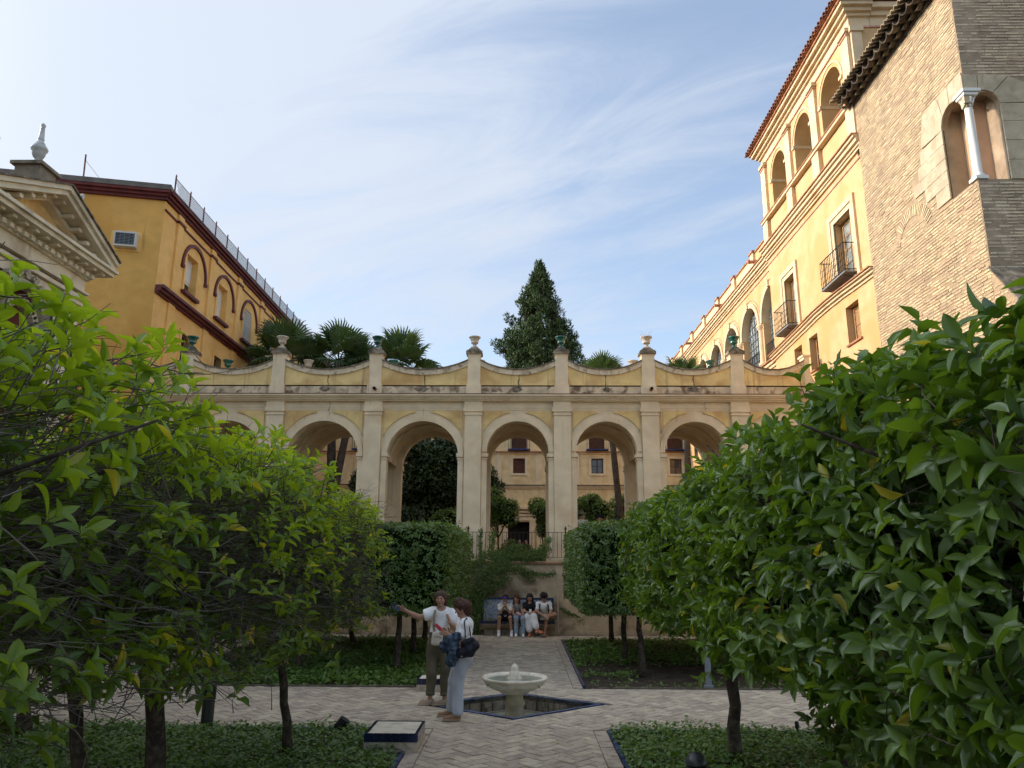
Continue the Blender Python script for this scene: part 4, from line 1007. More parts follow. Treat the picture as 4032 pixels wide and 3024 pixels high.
for a, b in LA:
    c = (a+b)/2; r_ = (b-a)/2; s_ = 16.99-r_
    q = MB(TR); q.arcband(c, s_, r_+.12, r_+.19, -.025, .01, n=20); q.build('arch_moulding', 'facade_trim', pa)
    for e, sg in ((a, -1), (b, 1)):
        lo, hi = sorted((e-sg*.03, e+sg*.16)); B((lo, -.05, s_-.10), (hi, .57, s_), 'impost', 'facade_trim')
for z0, z1, pr, m_ in ((17.27, 17.33, .04, 'rose_line'), (17.33, 17.62, .02, 'facade_trim'), (17.62, 17.72, .10, 'facade_trim'), (17.72, 17.84, .2, 'facade_trim'), (17.84, 17.95, .32, 'facade_trim'), (17.95, 18.02, .38, 'terracotta')):
    B((18.97-pr, -pr, z0), (27.06+pr, .6, z1), 'entablature', m_)
# loggia back wall, ceiling, right end wall that faces the garden
TE = lambda p: (9.65+p[0], 18.97+p[1], p[2])
B((19.5, 2.4, 14.9), (27.06, 2.6, 17.9), 'loggia_back_wall', 'inner_grey'); B((19.0, .55, 17.6), (27.0, 2.4, 17.7), 'loggia_ceiling', 'inner_grey'); B((19.0, .5, 14.8), (27.0, 2.4, 14.9), 'loggia_floor', 'inner_grey')
for s_ in (20.0+1.6, 24.1): B((s_-.05+.0, .6, 14.9), (s_+.35, 1.0, 17.6), 'loggia_pier', 'inner_grey')
q = MB(TE); q.box((.0, .001, 13.2), (5.0, .3, 17.95)); q.build('end_wall', 'facade_yellow', pa)
for a, b in ((.0, .3), (1.05, 1.6), (3.1, 3.6)):
    MB(TE).box((a, -.08, 13.8), (b, .0, 17.1)).build('pilaster', 'facade_trim', pa); MB(TE).box((a-.05, -.13, 17.1), (b+.05, 0, 17.28)).build('capital', 'facade_trim', pa)
for z0, z1, pr, m_ in ((17.28, 17.33, .04, 'rose_line'), (17.33, 17.62, .03, 'facade_trim'), (17.62, 17.78, .12, 'facade_trim'), (17.78, 17.95, .26, 'facade_trim')): MB(TE).box((.61, -pr, z0), (5.0, .0, z1)).build('end_entablature', m_, pa)
# roof tiles along the eave
def half_tile(mb, a, b, r_, upv=(0,0,1), n=5, flip=1, th=.012):
    """barrel tile: half cylinder from a to b, arched up (flip=1) or down (-1)"""
    a = Vector(a); b = Vector(b); d = (b-a).normalized(); u = Vector(upv); s_ = d.cross(u).normalized(); u = s_.cross(d)*flip; k = len(mb.v)
    for p, r2 in ((a, r_), (b, r_*.86)):
        for rr2 in (r2, r2-th):
            for i in range(n+1):
                t = math.pi*i/n; mb.v.append(tuple(p + s_*math.cos(t)*rr2 + u*math.sin(t)*rr2))
    m1 = n+1
    for i in range(n):
        mb.f.append([k+i, k+i+1, k+2*m1+i+1, k+2*m1+i]); mb.f.append([k+m1+i, k+3*m1+i, k+3*m1+i+1, k+m1+i+1]); mb.f.append([k+i, k+m1+i, k+m1+i+1, k+i+1])
    for i in (0, n): mb.f.append([k+i, k+2*m1+i, k+3*m1+i, k+m1+i])
y = 18.62; i = 0
while y < 27.5:
    for j in range(3):
        a = (9.18+j*.42, y, 18.13+j*.16); b = (a[0]+.5, y, a[2]+.19)
        q = MB(); half_tile(q, a, b, .085); q.tint = [rr_.random()]*len(q.v); q.build('roof_tile', 'roof_tile', pa)
    q = MB(); half_tile(q, (9.14, y+.105, 18.10), (10.4, y+.105, 18.58), .08, flip=-1); q.tint = [rr_.random()]*len(q.v); q.build('roof_tile', 'roof_tile', pa)
    y += .21
q = MB(); q.poly([(9.2, 18.6, 18.04), (9.2, 27.45, 18.04), (12.3, 27.45, 19.2), (12.3, 18.6, 19.2)]); q.poly([(9.2, 18.6, 18.03), (9.2, 27.45, 18.03), (12.3, 27.45, 18.03), (12.3, 18.6, 18.03)]); q.build('roof_slab', 'terracotta', pa)
B((18.97, .9, 0), (27.2, 6, 13.2), 'inner_block', 'inner_grey')

# far range with glazed arcade
fa = empty('palace_arcade', (9.85, 38, 0), 'long far palace range with glazed arches on white columns and low roof parapet', 'palace')
AC = [27.78+i*2.8 for i in range(9)]; rA = 1.13; sA = 11.46
mb = MB(TF); mb.wall(26.4, 60, 0, 13.2, [(c-rA, c+rA, 9.72, sA, True) for c in AC if c+rA < 60], 0, .5); mb.build('wall', 'facade_yellow', fa)
B((27.2, 0, 13.2), (60, .5, 14.62), 'parapet_wall', 'facade_yellow', TF, fa)
B((27.2, .8, 0), (60, 5, 14.0), 'inner_block', 'glass_dark', TF, fa)
for c in AC[:]:
    a0 = 0
    q = MB(TF); q.arcband(c, sA, rA-.005, rA+.20, -.07, .3, n=22); q.build('archivolt', 'facade_trim', fa)
    q = MB(TF); q.arcband(c, sA, rA+.30, rA+.34, -.02, .01, n=22); q.build('arch_line', 'rose_line', fa)
    B((c-.08, -.13, sA+rA+.0), (c+.08, 0, sA+rA+.26), 'keystone', 'facade_trim', TF, fa)
    # glazing with bars
    q = MB(TF); k = 18
    q.poly([(c-rA, .30, 9.72)] + [(c-rA*math.cos(math.pi*i/k), .30, sA+rA*math.sin(math.pi*i/k)) for i in range(k+1)] + [(c+rA, .30, 9.72)]); q.build('pane', 'glass_pane', fa)
    q = MB(TF)
    for i in range(-3, 4):
        x = c+i*rA/3.5; zt = sA+math.sqrt(max(0, rA**2-(x-c)**2)); q.box((x-.018, .26, 9.72), (x+.018, .292, zt))
    for z in np.arange(9.72+.3, sA+rA-.1, .32):
        hw = rA if z < sA else math.sqrt(max(0, rA**2-(z-sA)**2)); q.box((c-hw, .255, z-.014), (c+hw, .29, z+.014))
    q.build('window_bars', 'lamp_pale', fa)
    q = MB(TF); 
    for i in range(19): x = c-1.05+i*2.1/18; q.bar((x, .05, 9.75), (x, .05, 10.5), .014)
    q.bar((c-1.1, .05, 10.5), (c+1.1, .05, 10.5), .03, .02); q.bar((c-1.1, .05, 9.8), (c+1.1, .05, 9.8), .02, .02); q.build('arcade_railing', 'iron', fa)
    x = c+1.4
    MB().lathe([(.19,0),(.19,.10),(.15,.13),(.135,.2),(.115,1.45),(.125,1.5),(.17,1.56),(.19,1.62),(.2,1.66),(.2,1.72)], (9.85+.0, x, 9.72), 14).build('column', 'facade_trim', fa, smooth=True)
cornice(TF, 27.2, 60, 13.22, fa)
for z0, z1, pr, m_ in ((9.38, 9.5, .05, 'facade_trim'), (9.5, 9.62, .12, 'facade_trim'), (9.62, 9.67, .2, 'terracotta')): B((27.2, -pr, z0), (60, .0, z1), 'belt_moulding', m_, TF, fa)
B((27.2, -.05, 14.62), (60, .55, 14.68), 'parapet_cap', 'terracotta', TF, fa)
for y in np.arange(29.5, 60, 2.87):
    B((y-.22, -.10, 13.86), (y+.22, .0, 14.66), 'parapet_pier', 'facade_trim', TF, fa); B((y-.27, -.15, 14.66), (y+.27, .2, 14.74), 'parapet_pier_cap', 'terracotta', TF, fa); B((y+.35, -.02, 14.0), (y+2.5, 0, 14.5), 'parapet_panel', 'facade_trim', TF, fa)
for y in (28.6, 34.0, 40.5): MB(TF).tube([(y, 0, 13.98), (y, -.55, 13.94)], .075, 10).build('rain_spout', 'terracotta', fa)
for y in np.arange(30, 58, 2.8): B((y, -.01, 7.6), (y+.8, .0, 8.7), 'window', 'glass_dark', TF, fa); B((y-.08, -.05, 7.5), (y+.88, .0, 7.6), 'sill', 'facade_trim', TF, fa)

# ------------------------------------------------------------------ brick tower
tw = empty('brick_tower', (9.55, 16.5, 0), 'old brick tower with tiled eave and a corner niche holding a white column', 'tower')
TS = lambda p: (9.55+p[1], p[0], p[2]); TN = lambda p: (p[0], 14.2+p[1], p[2])
nS = (14.32, 15.12, 9.88, 11.55); nF = (9.62, 10.24, 9.84, 11.62)
mb = MB(TS)
for a, b in (((14.2, 0, 0), (18.97, .5, 9.86)), ((15.12, 0, 9.86), (18.97, .5, 12.0)), ((14.2, 0, 12.0), (18.97, .5, 14.8))): mb.box(a, b)
mb.wall(14.2, 15.12, 11.55, 12.0, [(14.32, 15.119, 11.55, 11.55, True)], 0, .12); mb.build('side_wall', 'mortar_tower', tw)
mb = MB(TN)
for a, b in (((10.05, 0, 0), (14.5, .5, 9.86)), ((10.24, 0, 9.86), (14.5, .46, 12.0)), ((10.05, 0, 12.0), (14.5, .5, 16.2)), ((9.55, 0, 14.8), (10.05, .5, 16.2))): mb.box(a, b)
mb.wall(9.67, 10.24, 11.6, 12.0, [(9.68, 10.239, 11.6, 11.62, True)], 0, .12); mb.build('front_wall', 'mortar_shade_lift', tw)
MB().box((9.552, 14.19, 0), (10.05, 14.199, 9.85)).build('front_return', 'mortar_shade_lift', tw); MB().box((9.552, 14.19, 12.0), (10.05, 14.199, 14.8)).build('front_return', 'mortar_shade_lift', tw)
MB().box((10.05, 14.72, 0), (14.5, 18.95, 14.6)).build('inner_block', 'mortar_shade_lift', tw)
MB().box((9.98, 14.655, 9.862), (10.32, 15.4, 11.998)).build('niche_back', 'salmon', tw)
MB().box((9.57, 14.22, 9.80), (10.235, 15.11, 9.875)).build('niche_floor', 'pale_stone', tw)
cm = empty('corner_column', (9.62, 14.27, 9.86), 'slim white marble column on the corner of the brick tower niche', 'column')
MB().box((9.50, 14.15, 9.86), (9.76, 14.41, 9.93)).build('base', 'white_paint', cm)
MB().lathe([(.12,0),(.125,.03),(.10,.07),(.088,.12),(.078,1.62),(.085,1.65),(.085,1.68),(.078,1.70),(.09,1.78),(.12,1.88)], (9.63,14.28,9.93), 16).build('shaft', 'white_paint', cm, smooth=True)
for a in range(8): MB().tube([(9.63+.085*math.cos(a*.785), 14.28+.085*math.sin(a*.785), 11.64), (9.63+.13*math.cos(a*.785), 14.28+.13*math.sin(a*.785), 11.76), (9.63+.15*math.cos(a*.785), 14.28+.15*math.sin(a*.785), 11.74)], [.03,.02,.015], 5).build('capital_leaf', 'white_paint', cm)
MB().box((9.49, 14.14, 11.80), (9.79, 14.44, 11.86)).build('abacus', 'white_paint', cm); MB().box((9.46, 14.11, 11.87), (9.84, 14.49, 11.94)).build('abacus', 'white_paint', cm)
# stones round the niche
def stone_poly(T, pts, d=.035, nm='niche_stone'):
    q = MB(T); q.prism(pts, -d, .02); q.build(nm, 'pale_stone', tw)
def arc_pts(c, zs, r_, a0, a1, n=6): return [(c+r_*math.cos(R(a0+(a1-a0)*i/n)), zs+r_*math.sin(R(a0+(a1-a0)*i/n))) for i in range(n+1)]
cS, rS = (nS[0]+nS[1])/2, (nS[1]-nS[0])/2
stone_poly(TS, arc_pts(cS, nS[3], rS, 0, 42) + [(15.15, 12.36), (15.82, 12.34), (15.88, 11.95), (15.98, 11.6)])
stone_poly(TS, arc_pts(cS, nS[3], rS, 44, 88) + [(14.73, 12.37), (15.13, 12.36)])
stone_poly(TS, arc_pts(cS, nS[3], rS, 90, 180) + [(14.205, 11.6), (14.205, 12.36), (14.71, 12.37)])
for z0, z1, e in ((11.22, 11.54, 16.08), (10.88, 11.21, 16.24), (10.58, 10.87, 16.5), (10.25, 10.57, 16.05), (9.90, 10.24, 15.66)):
    m_ = (nS[1]+e)/2+.1; stone_poly(TS, [(nS[1], z0), (m_, z0), (m_, z1), (nS[1], z1)]); stone_poly(TS, [(m_+.008, z0), (e, z0), (e, z1), (m_+.008, z1)], .03)
cF, rF = (nF[0]+nF[1])/2, (nF[1]-nF[0])/2
stone_poly(TN, arc_pts(cF, nF[3], rF, 0, 50) + [(10.5, 12.25), (10.95, 12.05), (11.1, 11.65)]); stone_poly(TN, arc_pts(cF, nF[3], rF, 52, 110) + [(9.85, 12.28), (10.48, 12.26)]); stone_poly(TN, arc_pts(cF, nF[3], rF, 112, 180) + [(9.50, 11.62), (9.50, 12.28), (9.83, 12.28)])
for z0, z1 in ((11.2, 11.61), (10.75, 11.19), (10.3, 10.74), (9.86, 10.29)): stone_poly(TN, [(nF[1], z0), (10.9, z0), (10.9, z1), (nF[1], z1)])
# bricks
def bricks(T, s0, s1, z0, z1, m_, skip, L_=.27, ch=.074, prob=.93):
    lst = []; z = z0; r = 0
    while z < z1-.03:
        s_ = s0 - (.14 if r % 2 else 0) + rr_.uniform(-.03, .03)
        while s_ < s1:
            ln = L_*rr_.choice([.5, 1, 1, 1, .85]); a, b = max(s_, s0), min(s_+ln-.014, s1)
            if b-a > .05 and not skip((a+b)/2, z+.02, (b-a)/2) and rr_.random() < prob: lst.append((a, b, z+rr_.gauss(0,.002), z+.044+rr_.gauss(0,.003), rr_.uniform(.006,.018), rr_.random()))
            s_ += ln
        z += ch; r += 1
    return lst
def brick_geo(q, bk):
    a, b, e, f_, d, t = bk; j = [rr_.gauss(0, .003) for _ in range(8)]; k = len(q.v)
    for i, (x, z) in enumerate(((a, e), (b, e), (b, f_), (a, f_))): q.pt((x+j[i], .005, z+j[i+4]))
    for i, (x, z) in enumerate(((a+.006, e+.005), (b-.006, e+.005), (b-.006, f_-.005), (a+.006, f_-.005))): q.pt((x+j[i], -d, z+j[i+4]))
    q.tint += [t]*8; q.f.append([k+4, k+5, k+6, k+7])
    for i in range(4): j2 = (i+1) % 4; q.f.append([k+i, k+j2, k+4+j2, k+4+i])
HC = (16.8, 9.58)
def skS(s_, z, hw=0):
    d = math.hypot(s_-HC[0], z-HC[1]); ring = .60 < d < 1.0 and math.degrees(math.atan2(z-HC[1], s_-HC[0])) > 14 and math.degrees(math.atan2(z-HC[1], s_-HC[0])) < 166
    if ring: return True
    if 9.86 < z < 12.36 and s_-hw*.6 < (16.5 if z < 11.2 and z > 10.58 else 16.15 if z < 11.6 else 15.98 if z < 12.0 else 15.85) and not (z < 10.25 and s_-hw > 15.66): return True
    return nS[0] < s_ < nS[1] and nS[2] < z < nS[3]
def skF(s_, z, hw=0): return 9.84 < z < 12.27 and s_ < 10.95
LS = bricks(TS, 14.21, 18.96, 6.6, 14.72, 'brick_tower', skS); LF = bricks(TN, 9.56, 13.5, 7.9, 15.9, 'brick_shade_lift', skF, L_=.3, prob=.95)
for L_l, T, m_, big in ((LS, TS, 'brick_tower', lambda b: b[0]), (LF, TN, 'brick_shade_lift', lambda b: (b[2] > 9.84, b[0]))):
    L_l.sort(key=big); 
    for bk_ in L_l[:150]: q = MB(T); brick_geo(q, bk_); q.build('brick', m_, tw)
    q = MB(T)
    for bk_ in L_l[150:]: brick_geo(q, bk_)
    q.build('brickwork', m_, tw, kind='stuff')
for i in range(27):
    t = R(18+i*5.4); q = MB(TS); a = (HC[0]+.66*math.cos(t), HC[1]+.66*math.sin(t)); b = (HC[0]+.93*math.cos(t), HC[1]+.93*math.sin(t)); n_ = (-math.sin(t)*.019, math.cos(t)*.019)
    q.prism([(a[0]-n_[0], a[1]-n_[1]), (b[0]-n_[0]*1.2, b[1]-n_[1]*1.2), (b[0]+n_[0]*1.2, b[1]+n_[1]*1.2), (a[0]+n_[0], a[1]+n_[1])], -.02, .01); q.tint = [rr_.random()]*len(q.v); q.build('arch_brick', 'brick_tower', tw)
# sloping buttress at the foot of the corner
q = MB(); q.v = [(9.55,14.2,7.92),(9.55,13.3,6.75),(9.55,13.3,0),(9.55,14.2,0),(14.5,14.2,7.92),(14.5,13.3,6.75),(14.5,13.3,0),(14.5,14.2,0)]; q.f = [[0,1,2,3],[4,5,1,0],[5,6,2,1],[4,7,6,5]]; q.build('buttress', 'mortar_tower', tw)
q = MB(); q.v = [(9.5,14.21,7.94),(9.5,13.28,6.75),(14.5,13.28,6.75),(14.5,14.21,7.94),(9.5,14.21,7.90),(9.5,13.28,6.70),(14.5,13.28,6.70),(14.5,14.21,7.90)]; q.f = [[0,1,2,3],[0,4,5,1],[1,5,6,2],[4,7,6,5]]; q.build('buttress_cap', 'coping_grime', tw)
LB = bricks(TS, 13.35, 14.2, 6.2, 7.9, 'brick_tower', lambda s_, z, hw=0: z > 7.92-(14.2-(s_-hw))*1.3-.05)
q = MB(TS)
for bk_ in LB: brick_geo(q, bk_)
q.build('brickwork', 'brick_tower', tw, kind='stuff')
# old barrel tile eave of the tower
q = MB(TS); q.box((14.15, -.06, 14.70), (18.97, .3, 14.80)); q.build('eave_board', 'old_tile', tw)
y = 14.0
while y < 19.05:
    q = MB(); half_tile(q, (9.12, y, 14.93), (9.9, y, 15.12), .18, flip=-1, n=9, th=.03); q.tint = [rr_.random()]*len(q.v); q.build('eave_tile', 'old_tile', tw)
    for e_ in (0, .165): q = MB(); half_tile(q, (9.0, y+.08+e_, 14.98), (9.9, y+.08+e_, 15.28), .072, flip=1, n=8, th=.02); q.tint = [rr_.random()]*len(q.v); q.build('cover_tile', 'tile_face', tw)
    q = MB(); half_tile(q, (9.33, y+.165, 14.88), (9.8, y+.165, 14.95), .16, flip=-1, n=8, th=.03); q.tint = [rr_.random()]*len(q.v); q.build('eave_tile', 'old_tile', tw)
    y += .33
q = MB(); q.poly([(9.15, 13.9, 15.0), (9.15, 19.1, 15.0), (13, 19.1, 16.4), (13, 13.9, 16.4)]); q.poly([(9.15, 13.9, 14.97), (9.15, 19.1, 14.97), (13, 19.1, 16.37), (13, 13.9, 16.37)]); q.build('roof_slab', 'old_tile', tw)
# ------------------------------------------------------------------ ochre building on the left
TL = lambda p: (-12.1-.024*(p[0]-23.3)-p[1], p[0], p[2])
TG = lambda p: (-12.1-.978*p[0]-.215*p[1], 23.3-.215*p[0]+.978*p[1], p[2])
oc = empty('ochre_building', (-13, 24, 0), 'ochre building with maroon arches and cornice, shuttered windows', 'building')
def BL(a, b, nm, m_, T=TL): return MB(T).box(a, b).build(nm, m_, oc)
WC = [26.05+3.06*i for i in range(6)]   # arch centres
WN = [(c-.74, c+.22, 11.55, 12.95) for c in WC]; WN2 = [(c-.5, c+.25, 8.5, 10.0) for c in WC] 
mb = MB(TL); mb.wall(23.3, 60, 0, 14.02, WN+WN2, 0, .4); mb.build('facade_wall', 'ochre_pale', oc)
BL((23.3, .4, 0), (60, 5, 14.0), 'inner_block', 'dark_void')
mb = MB(TG); mb.box((0, 0, 0), (14, .4, 14.02)); mb.build('side_wall', 'ochre', oc)
for i, (a, b, e, f_) in enumerate(WN):
    BL((a-.14, -.045, e-.04), (a, .0, f_+.14), 'window_surround', 'ochre_pale'); BL((b, -.045, e-.04), (b+.14, .0, f_+.14), 'window_surround', 'ochre_pale'); BL((a, -.045, f_), (b, .0, f_+.14), 'window_surround', 'ochre_pale')
    BL((a-.18, -.16, e-.15), (b+.18, .02, e-.04), 'sill', 'maroon')
    sh = MB(TL).box((a, .22, e if i in (1,) else e+.45), (b, .235, f_)).build('shutter_box', 'white_paint', oc) if i < 2 else None
    if i < 2:
        n = int((f_-(e if i == 1 else e+.5))/.05)
        for k in range(n): q = MB(TL); z = f_-k*.05; q.box((a, .19, z-.046), (b, .21, z-.004)); q.build('shutter_slat', 'white_paint', oc)
    else:
        BL((a, .2, e), (b, .22, f_), 'shutter_board', 'lamp_pale')
        for k in range(9): x = a+(b-a)*k/8; q = MB(TL); q.bar((x, -.02, e), (x, -.02, f_), .02); q.build('window_bar', 'white_paint', oc)
        for z in (e+.1, (e+f_)/2, f_-.1): q = MB(TL); q.bar((a, -.03, z), (b, -.03, z), .02); q.build('window_bar', 'white_paint', oc)
    BL((a, .25, e), (b, .26, f_), 'pane', 'glass_dark')
for i, (a, b, e, f_) in enumerate(WN2):
    BL((a, .2, e), (b, .22, f_), 'pane', 'glass_dark'); 
    for k in range(7): x = a+(b-a)*k/6; q = MB(TL); q.bar((x, -.02, e), (x, -.02, f_), .018); q.build('window_bar', 'iron', oc)
    BL((a-.14, -.045, e), (a, .0, f_+.14), 'window_surround', 'ochre_pale'); BL((b, -.045, e), (b+.14, .0, f_+.14), 'window_surround', 'ochre_pale'); BL((a, -.045, f_), (b, .0, f_+.14), 'window_surround', 'ochre_pale')
for c in WC:
    q = MB(TL); q.arcband(c-.0, 12.42, .98, 1.10, -.07, .01, n=26); q.build('arch_moulding', 'maroon', oc)
    for e in (-1, 1): BL((c+e*1.04-.09, -.10, 12.30), (c+e*1.04+.09, .0, 12.42), 'arch_stop', 'maroon')
pcs = [24.5+3.06*i for i in range(7)]
for i, c in enumerate(pcs):
    BL((c-.22, -.08, 10.98), (c+.22, 0, 13.66), 'pilaster', 'ochre_pale'); BL((c-.27, -.14, 13.66), (c+.27, 0, 13.74), 'string_course', 'maroon')
    BL((c-.22, -.08, 13.74), (c+.22, 0, 14.0), 'pilaster_head', 'ochre_pale'); BL((c-.25, -.06, 0), (c+.25, 0, 10.7), 'lower_pilaster', 'ochre_pale')
    a = c+.27; b = pcs[i+1]-.27 if i+1 < len(pcs) else 60; BL((a, -.05, 13.67), (b, 0, 13.73), 'string_course', 'maroon')
BL((23.3, -.05, 13.67), (pcs[0]-.27, 0, 13.73), 'string_course', 'maroon')
for z0, z1, pr in ((10.70, 10.78, .10), (10.78, 10.88, .2), (10.88, 10.97, .3)): BL((23.27, -pr, z0), (60, .0, z1), 'belt_moulding', 'maroon')
BL((23.3, -.28, 10.97), (60, .0, 11.0), 'belt_top', 'roof_grey')
for z0, z1, pr in ((14.02, 14.12, .10), (14.12, 14.22, .18), (14.22, 14.32, .28)):
    BL((23.3-.1, -pr, z0), (60, .3, z1), 'cornice', 'maroon'); MB(TG).box((-pr*.6, -pr, z0), (14, .2, z1)).build('cornice', 'maroon', oc)
BL((23.3, -.30, 14.32), (60, .3, 14.37), 'cornice_top', 'roof_grey'); MB(TG).box((-.2, -.30, 14.32), (14, .3, 14.50)).build('parapet', 'roof_grey', oc)
q = MB(); q.poly([(-12.3,23.4,14.3),(-13.2,60,14.3),(-30,60,14.3),(-26,20.3,14.3)]); q.build('roof', 'roof_grey', oc)
# mesh fence on the roof edge
mf = empty('roof_mesh_fence', (-12.2, 30, 14.37), 'light diamond wire mesh fence on dark posts along the ochre roof edge', 'fence')
y = 23.55
while y < 56:
    q = MB(TL); q.bar((y, -.15, 14.37), (y, -.15, 15.05), .04); q.lathe([(.012,0),(.03,.02),(.03,.05),(.008,.1)], (y, -.15, 15.05), 6); q.build('post', 'maroon', mf); y += 1.24
q = MB(TL)
for i in range(300):
    y = 23.5+i*.1
    for dy in (.6, -.6):
        if 23.4 < y+dy < 56: q.bar((y, -.15, 14.40), (y+dy, -.15, 15.0), .009)
q.bar((23.55, -.15, 15.0), (55, -.15, 15.0), .015); q.build('wire_mesh', 'steel_grey', mf, kind='stuff')
for s_, h, lb in ((2.65, .95, 'thin bare antenna pole on the ochre roof edge'), (5.9, 1.4, 'thin pole behind the pavilion at far left of the roof')):
    a = TG((s_, 0, 14.5)); p = empty('roof_pole', a, lb, 'pole'); MB(TG).tube([(s_, 0, 14.45), (s_+.03, 0, 14.5+h)], .028, 8).build('pole_tube', 'maroon', p); MB(TG).tube([(s_+.03, -.02, 14.5+h*.8), (s_-.6, 0, 14.5)], .006, 4).build('guy_wire', 'iron', p)
a = TG((.95, -.2, 12.4)); ac = empty('air_conditioner', a, 'white window air conditioner box set in the plain ochre side wall', 'air conditioner')
MB(TG).box((.60, -.02, 12.08), (1.55, .0, 12.78)).build('patch', 'ochre_pale', ac)
MB(TG).box((.70, -.28, 12.16), (1.38, -.02, 12.68)).build('casing', 'ac_white', ac); MB(TG).box((.75, -.285, 12.22), (1.33, -.281, 12.62)).build('coil', 'black_plastic', ac)
for k in range(8): q = MB(TG); z = 12.23+k*.052; q.box((.755, -.30, z), (1.325, -.286, z+.014)); q.build('grille_bar', 'lamp_pale', ac)
for k in range(5): q = MB(TG); x = .76+k*.14; q.box((x, -.305, 12.22), (x+.012, -.301, 12.62)); q.build('grille_bar', 'lamp_pale', ac)

# ------------------------------------------------------------------ pavilion with pediment
TP = lambda p: (-8.6-p[1], p[0], p[2])
pv = empty('pavilion', (-9, 12.3, 0), 'cream stone garden pavilion with a triangular pediment and carved portal', 'pavilion')
def BP(a, b, nm, m_='pavilion_stone'): return MB(TP).box(a, b).build(nm, m_, pv)
mb = MB(TP); mb.wall(10.7, 13.80, 0, 7.62, [(11.0, 13.05, 0, 6.85)], 0, .5); mb.build('wall', 'pavilion_stone', pv)
BP((10.7, .5, 0), (13.8, 4.0, 7.6), 'inner_block'); BP((11.0, .32, 0), (13.05, .4, 6.85), 'portal_panel', 'maroon')
for a, b in ((13.30, 13.70), (10.75, 10.98)):
    BP((a, -.10, 0), (b, 0, 6.92), 'pilaster'); BP((a-.04, -.14, 6.92), (b+.04, 0, 7.0), 'capital'); BP((a-.08, -.18, 7.0), (b+.08, 0, 7.07), 'capital'); BP((a-.02, -.12, 6.8), (b+.02, 0, 6.85), 'capital_line', 'pavilion_dark')
for i, (w, pr) in enumerate(((.10, .05), (.2, .03))):
    BP((11.0-w, -pr, 0), (11.0, .0, 6.85+w), 'portal_frame'); BP((13.05, -pr, 0), (13.05+w, .0, 6.85+w), 'portal_frame'); BP((11.0, -pr, 6.85), (13.05, 0, 6.85+w), 'portal_frame')
for z0, z1, pr, m_ in ((7.07, 7.14, .10, 'pavilion_stone'), (7.14, 7.20, .04, 'pavilion_dark'), (7.20, 7.24, .14, 'pavilion_stone'), (7.24, 7.50, .06, 'pavilion_stone'), (7.50, 7.56, .12, 'pavilion_stone'), (7.68, 7.76, .44, 'pavilion_stone'), (7.76, 7.82, .50, 'pavilion_stone')):
    BP((10.7-pr, -pr, z0), (13.8+pr*.8, .2, z1), 'entablature', m_)
BP((10.5, -.16, 7.56), (13.95, .1, 7.68), 'soffit', 'pavilion_stone')
for k in range(12): BP((10.62+k*.295, -.36, 7.63), (10.62+k*.295+.10, -.16, 7.68), 'modillion')
for k in range(18): BP((10.62+k*.185, -.22, 7.52), (10.62+k*.185+.10, -.12, 7.60), 'dentil')
# raking cornices and tympanum
cP, hP, zP = 12.3, 1.68, 7.82
q = MB(TP); q.prism([(cP-1.3, zP), (cP+1.3, zP), (cP, zP+.66)], .0, .3); q.build('tympanum', 'yellow_panel', pv)
for sg in (-1, 1):
    for off0, off1, pr, m_ in ((-.24, -.14, .16, 'pavilion_stone'), (-.13, -.03, .46, 'pavilion_stone'), (-.03, .06, .52, 'pavilion_stone'), (.06, .09, .56, 'coping_grime')):
        q = MB(TP); e = cP+sg*(hP+pr*.3); q.prism([(e, zP+off0+.1), (cP, zP+.87+off0), (cP, zP+.87+off1), (e, zP+off1+.1)], -pr, .2); q.build('raking_cornice', m_, pv)
    for k in range(6):
        t = (k+.5)/6; x = cP+sg*hP*(1-t); z = zP-.15+.87*t; q = MB(TP); q.prism([(x-.045, z-.02), (x+.045, z-.02), (x+.045, z+.05), (x-.045, z+.05)], -.36, -.05); q.build('modillion', 'pavilion_stone', pv)
q = MB(TP); q.prism([(cP-hP, zP+.08), (cP+hP, zP+.08), (cP, zP+.93)], .2, 4.0); q.build('gable_roof', 'roof_tile', pv)
def finial(x, y, z0, s_, label, ped):
    fnl = empty('stone_finial', (x, y, z0), label, 'finial', 'white finials on the pavilion')
    w = .26*s_
    MB().box((x-w, y-w, z0-.1), (x+w, y+w, z0+ped)).build('pedestal', 'pavilion_dark', fnl); MB().box((x-w-.06, y-w-.06, z0+ped), (x+w+.06, y+w+.06, z0+ped+.06)).build('pedestal_cap', 'pavilion_dark', fnl)
    pr = [(.17,0),(.12,.03),(.07,.09),(.055,.13),(.075,.15),(.07,.17),(.12,.20),(.155,.26),(.16,.31),(.20,.345),(.205,.37),(.16,.42),(.09,.50),(.065,.53),(.085,.55),(.075,.57),(.06,.70),(.05,.78),(.065,.81),(.06,.84),(.02,.87),(.001,.875)]
    MB().lathe([(a*s_*.8, b*s_*1.18) for a, b in pr], (x, y, z0+ped+.06), 20).build('vase', 'white_glaze', fnl, smooth=True)
finial(-8.72, 12.22, 8.70, .88, 'white vase finial on a weathered pedestal atop the pavilion pediment', .30)
finial(-8.85, 10.75, 8.35, .9, 'white vase finial at the very left edge of the picture', .55)
finial(-9.15, 14.30, 8.34, .85, 'white vase finial behind the right slope of the pediment', .35)
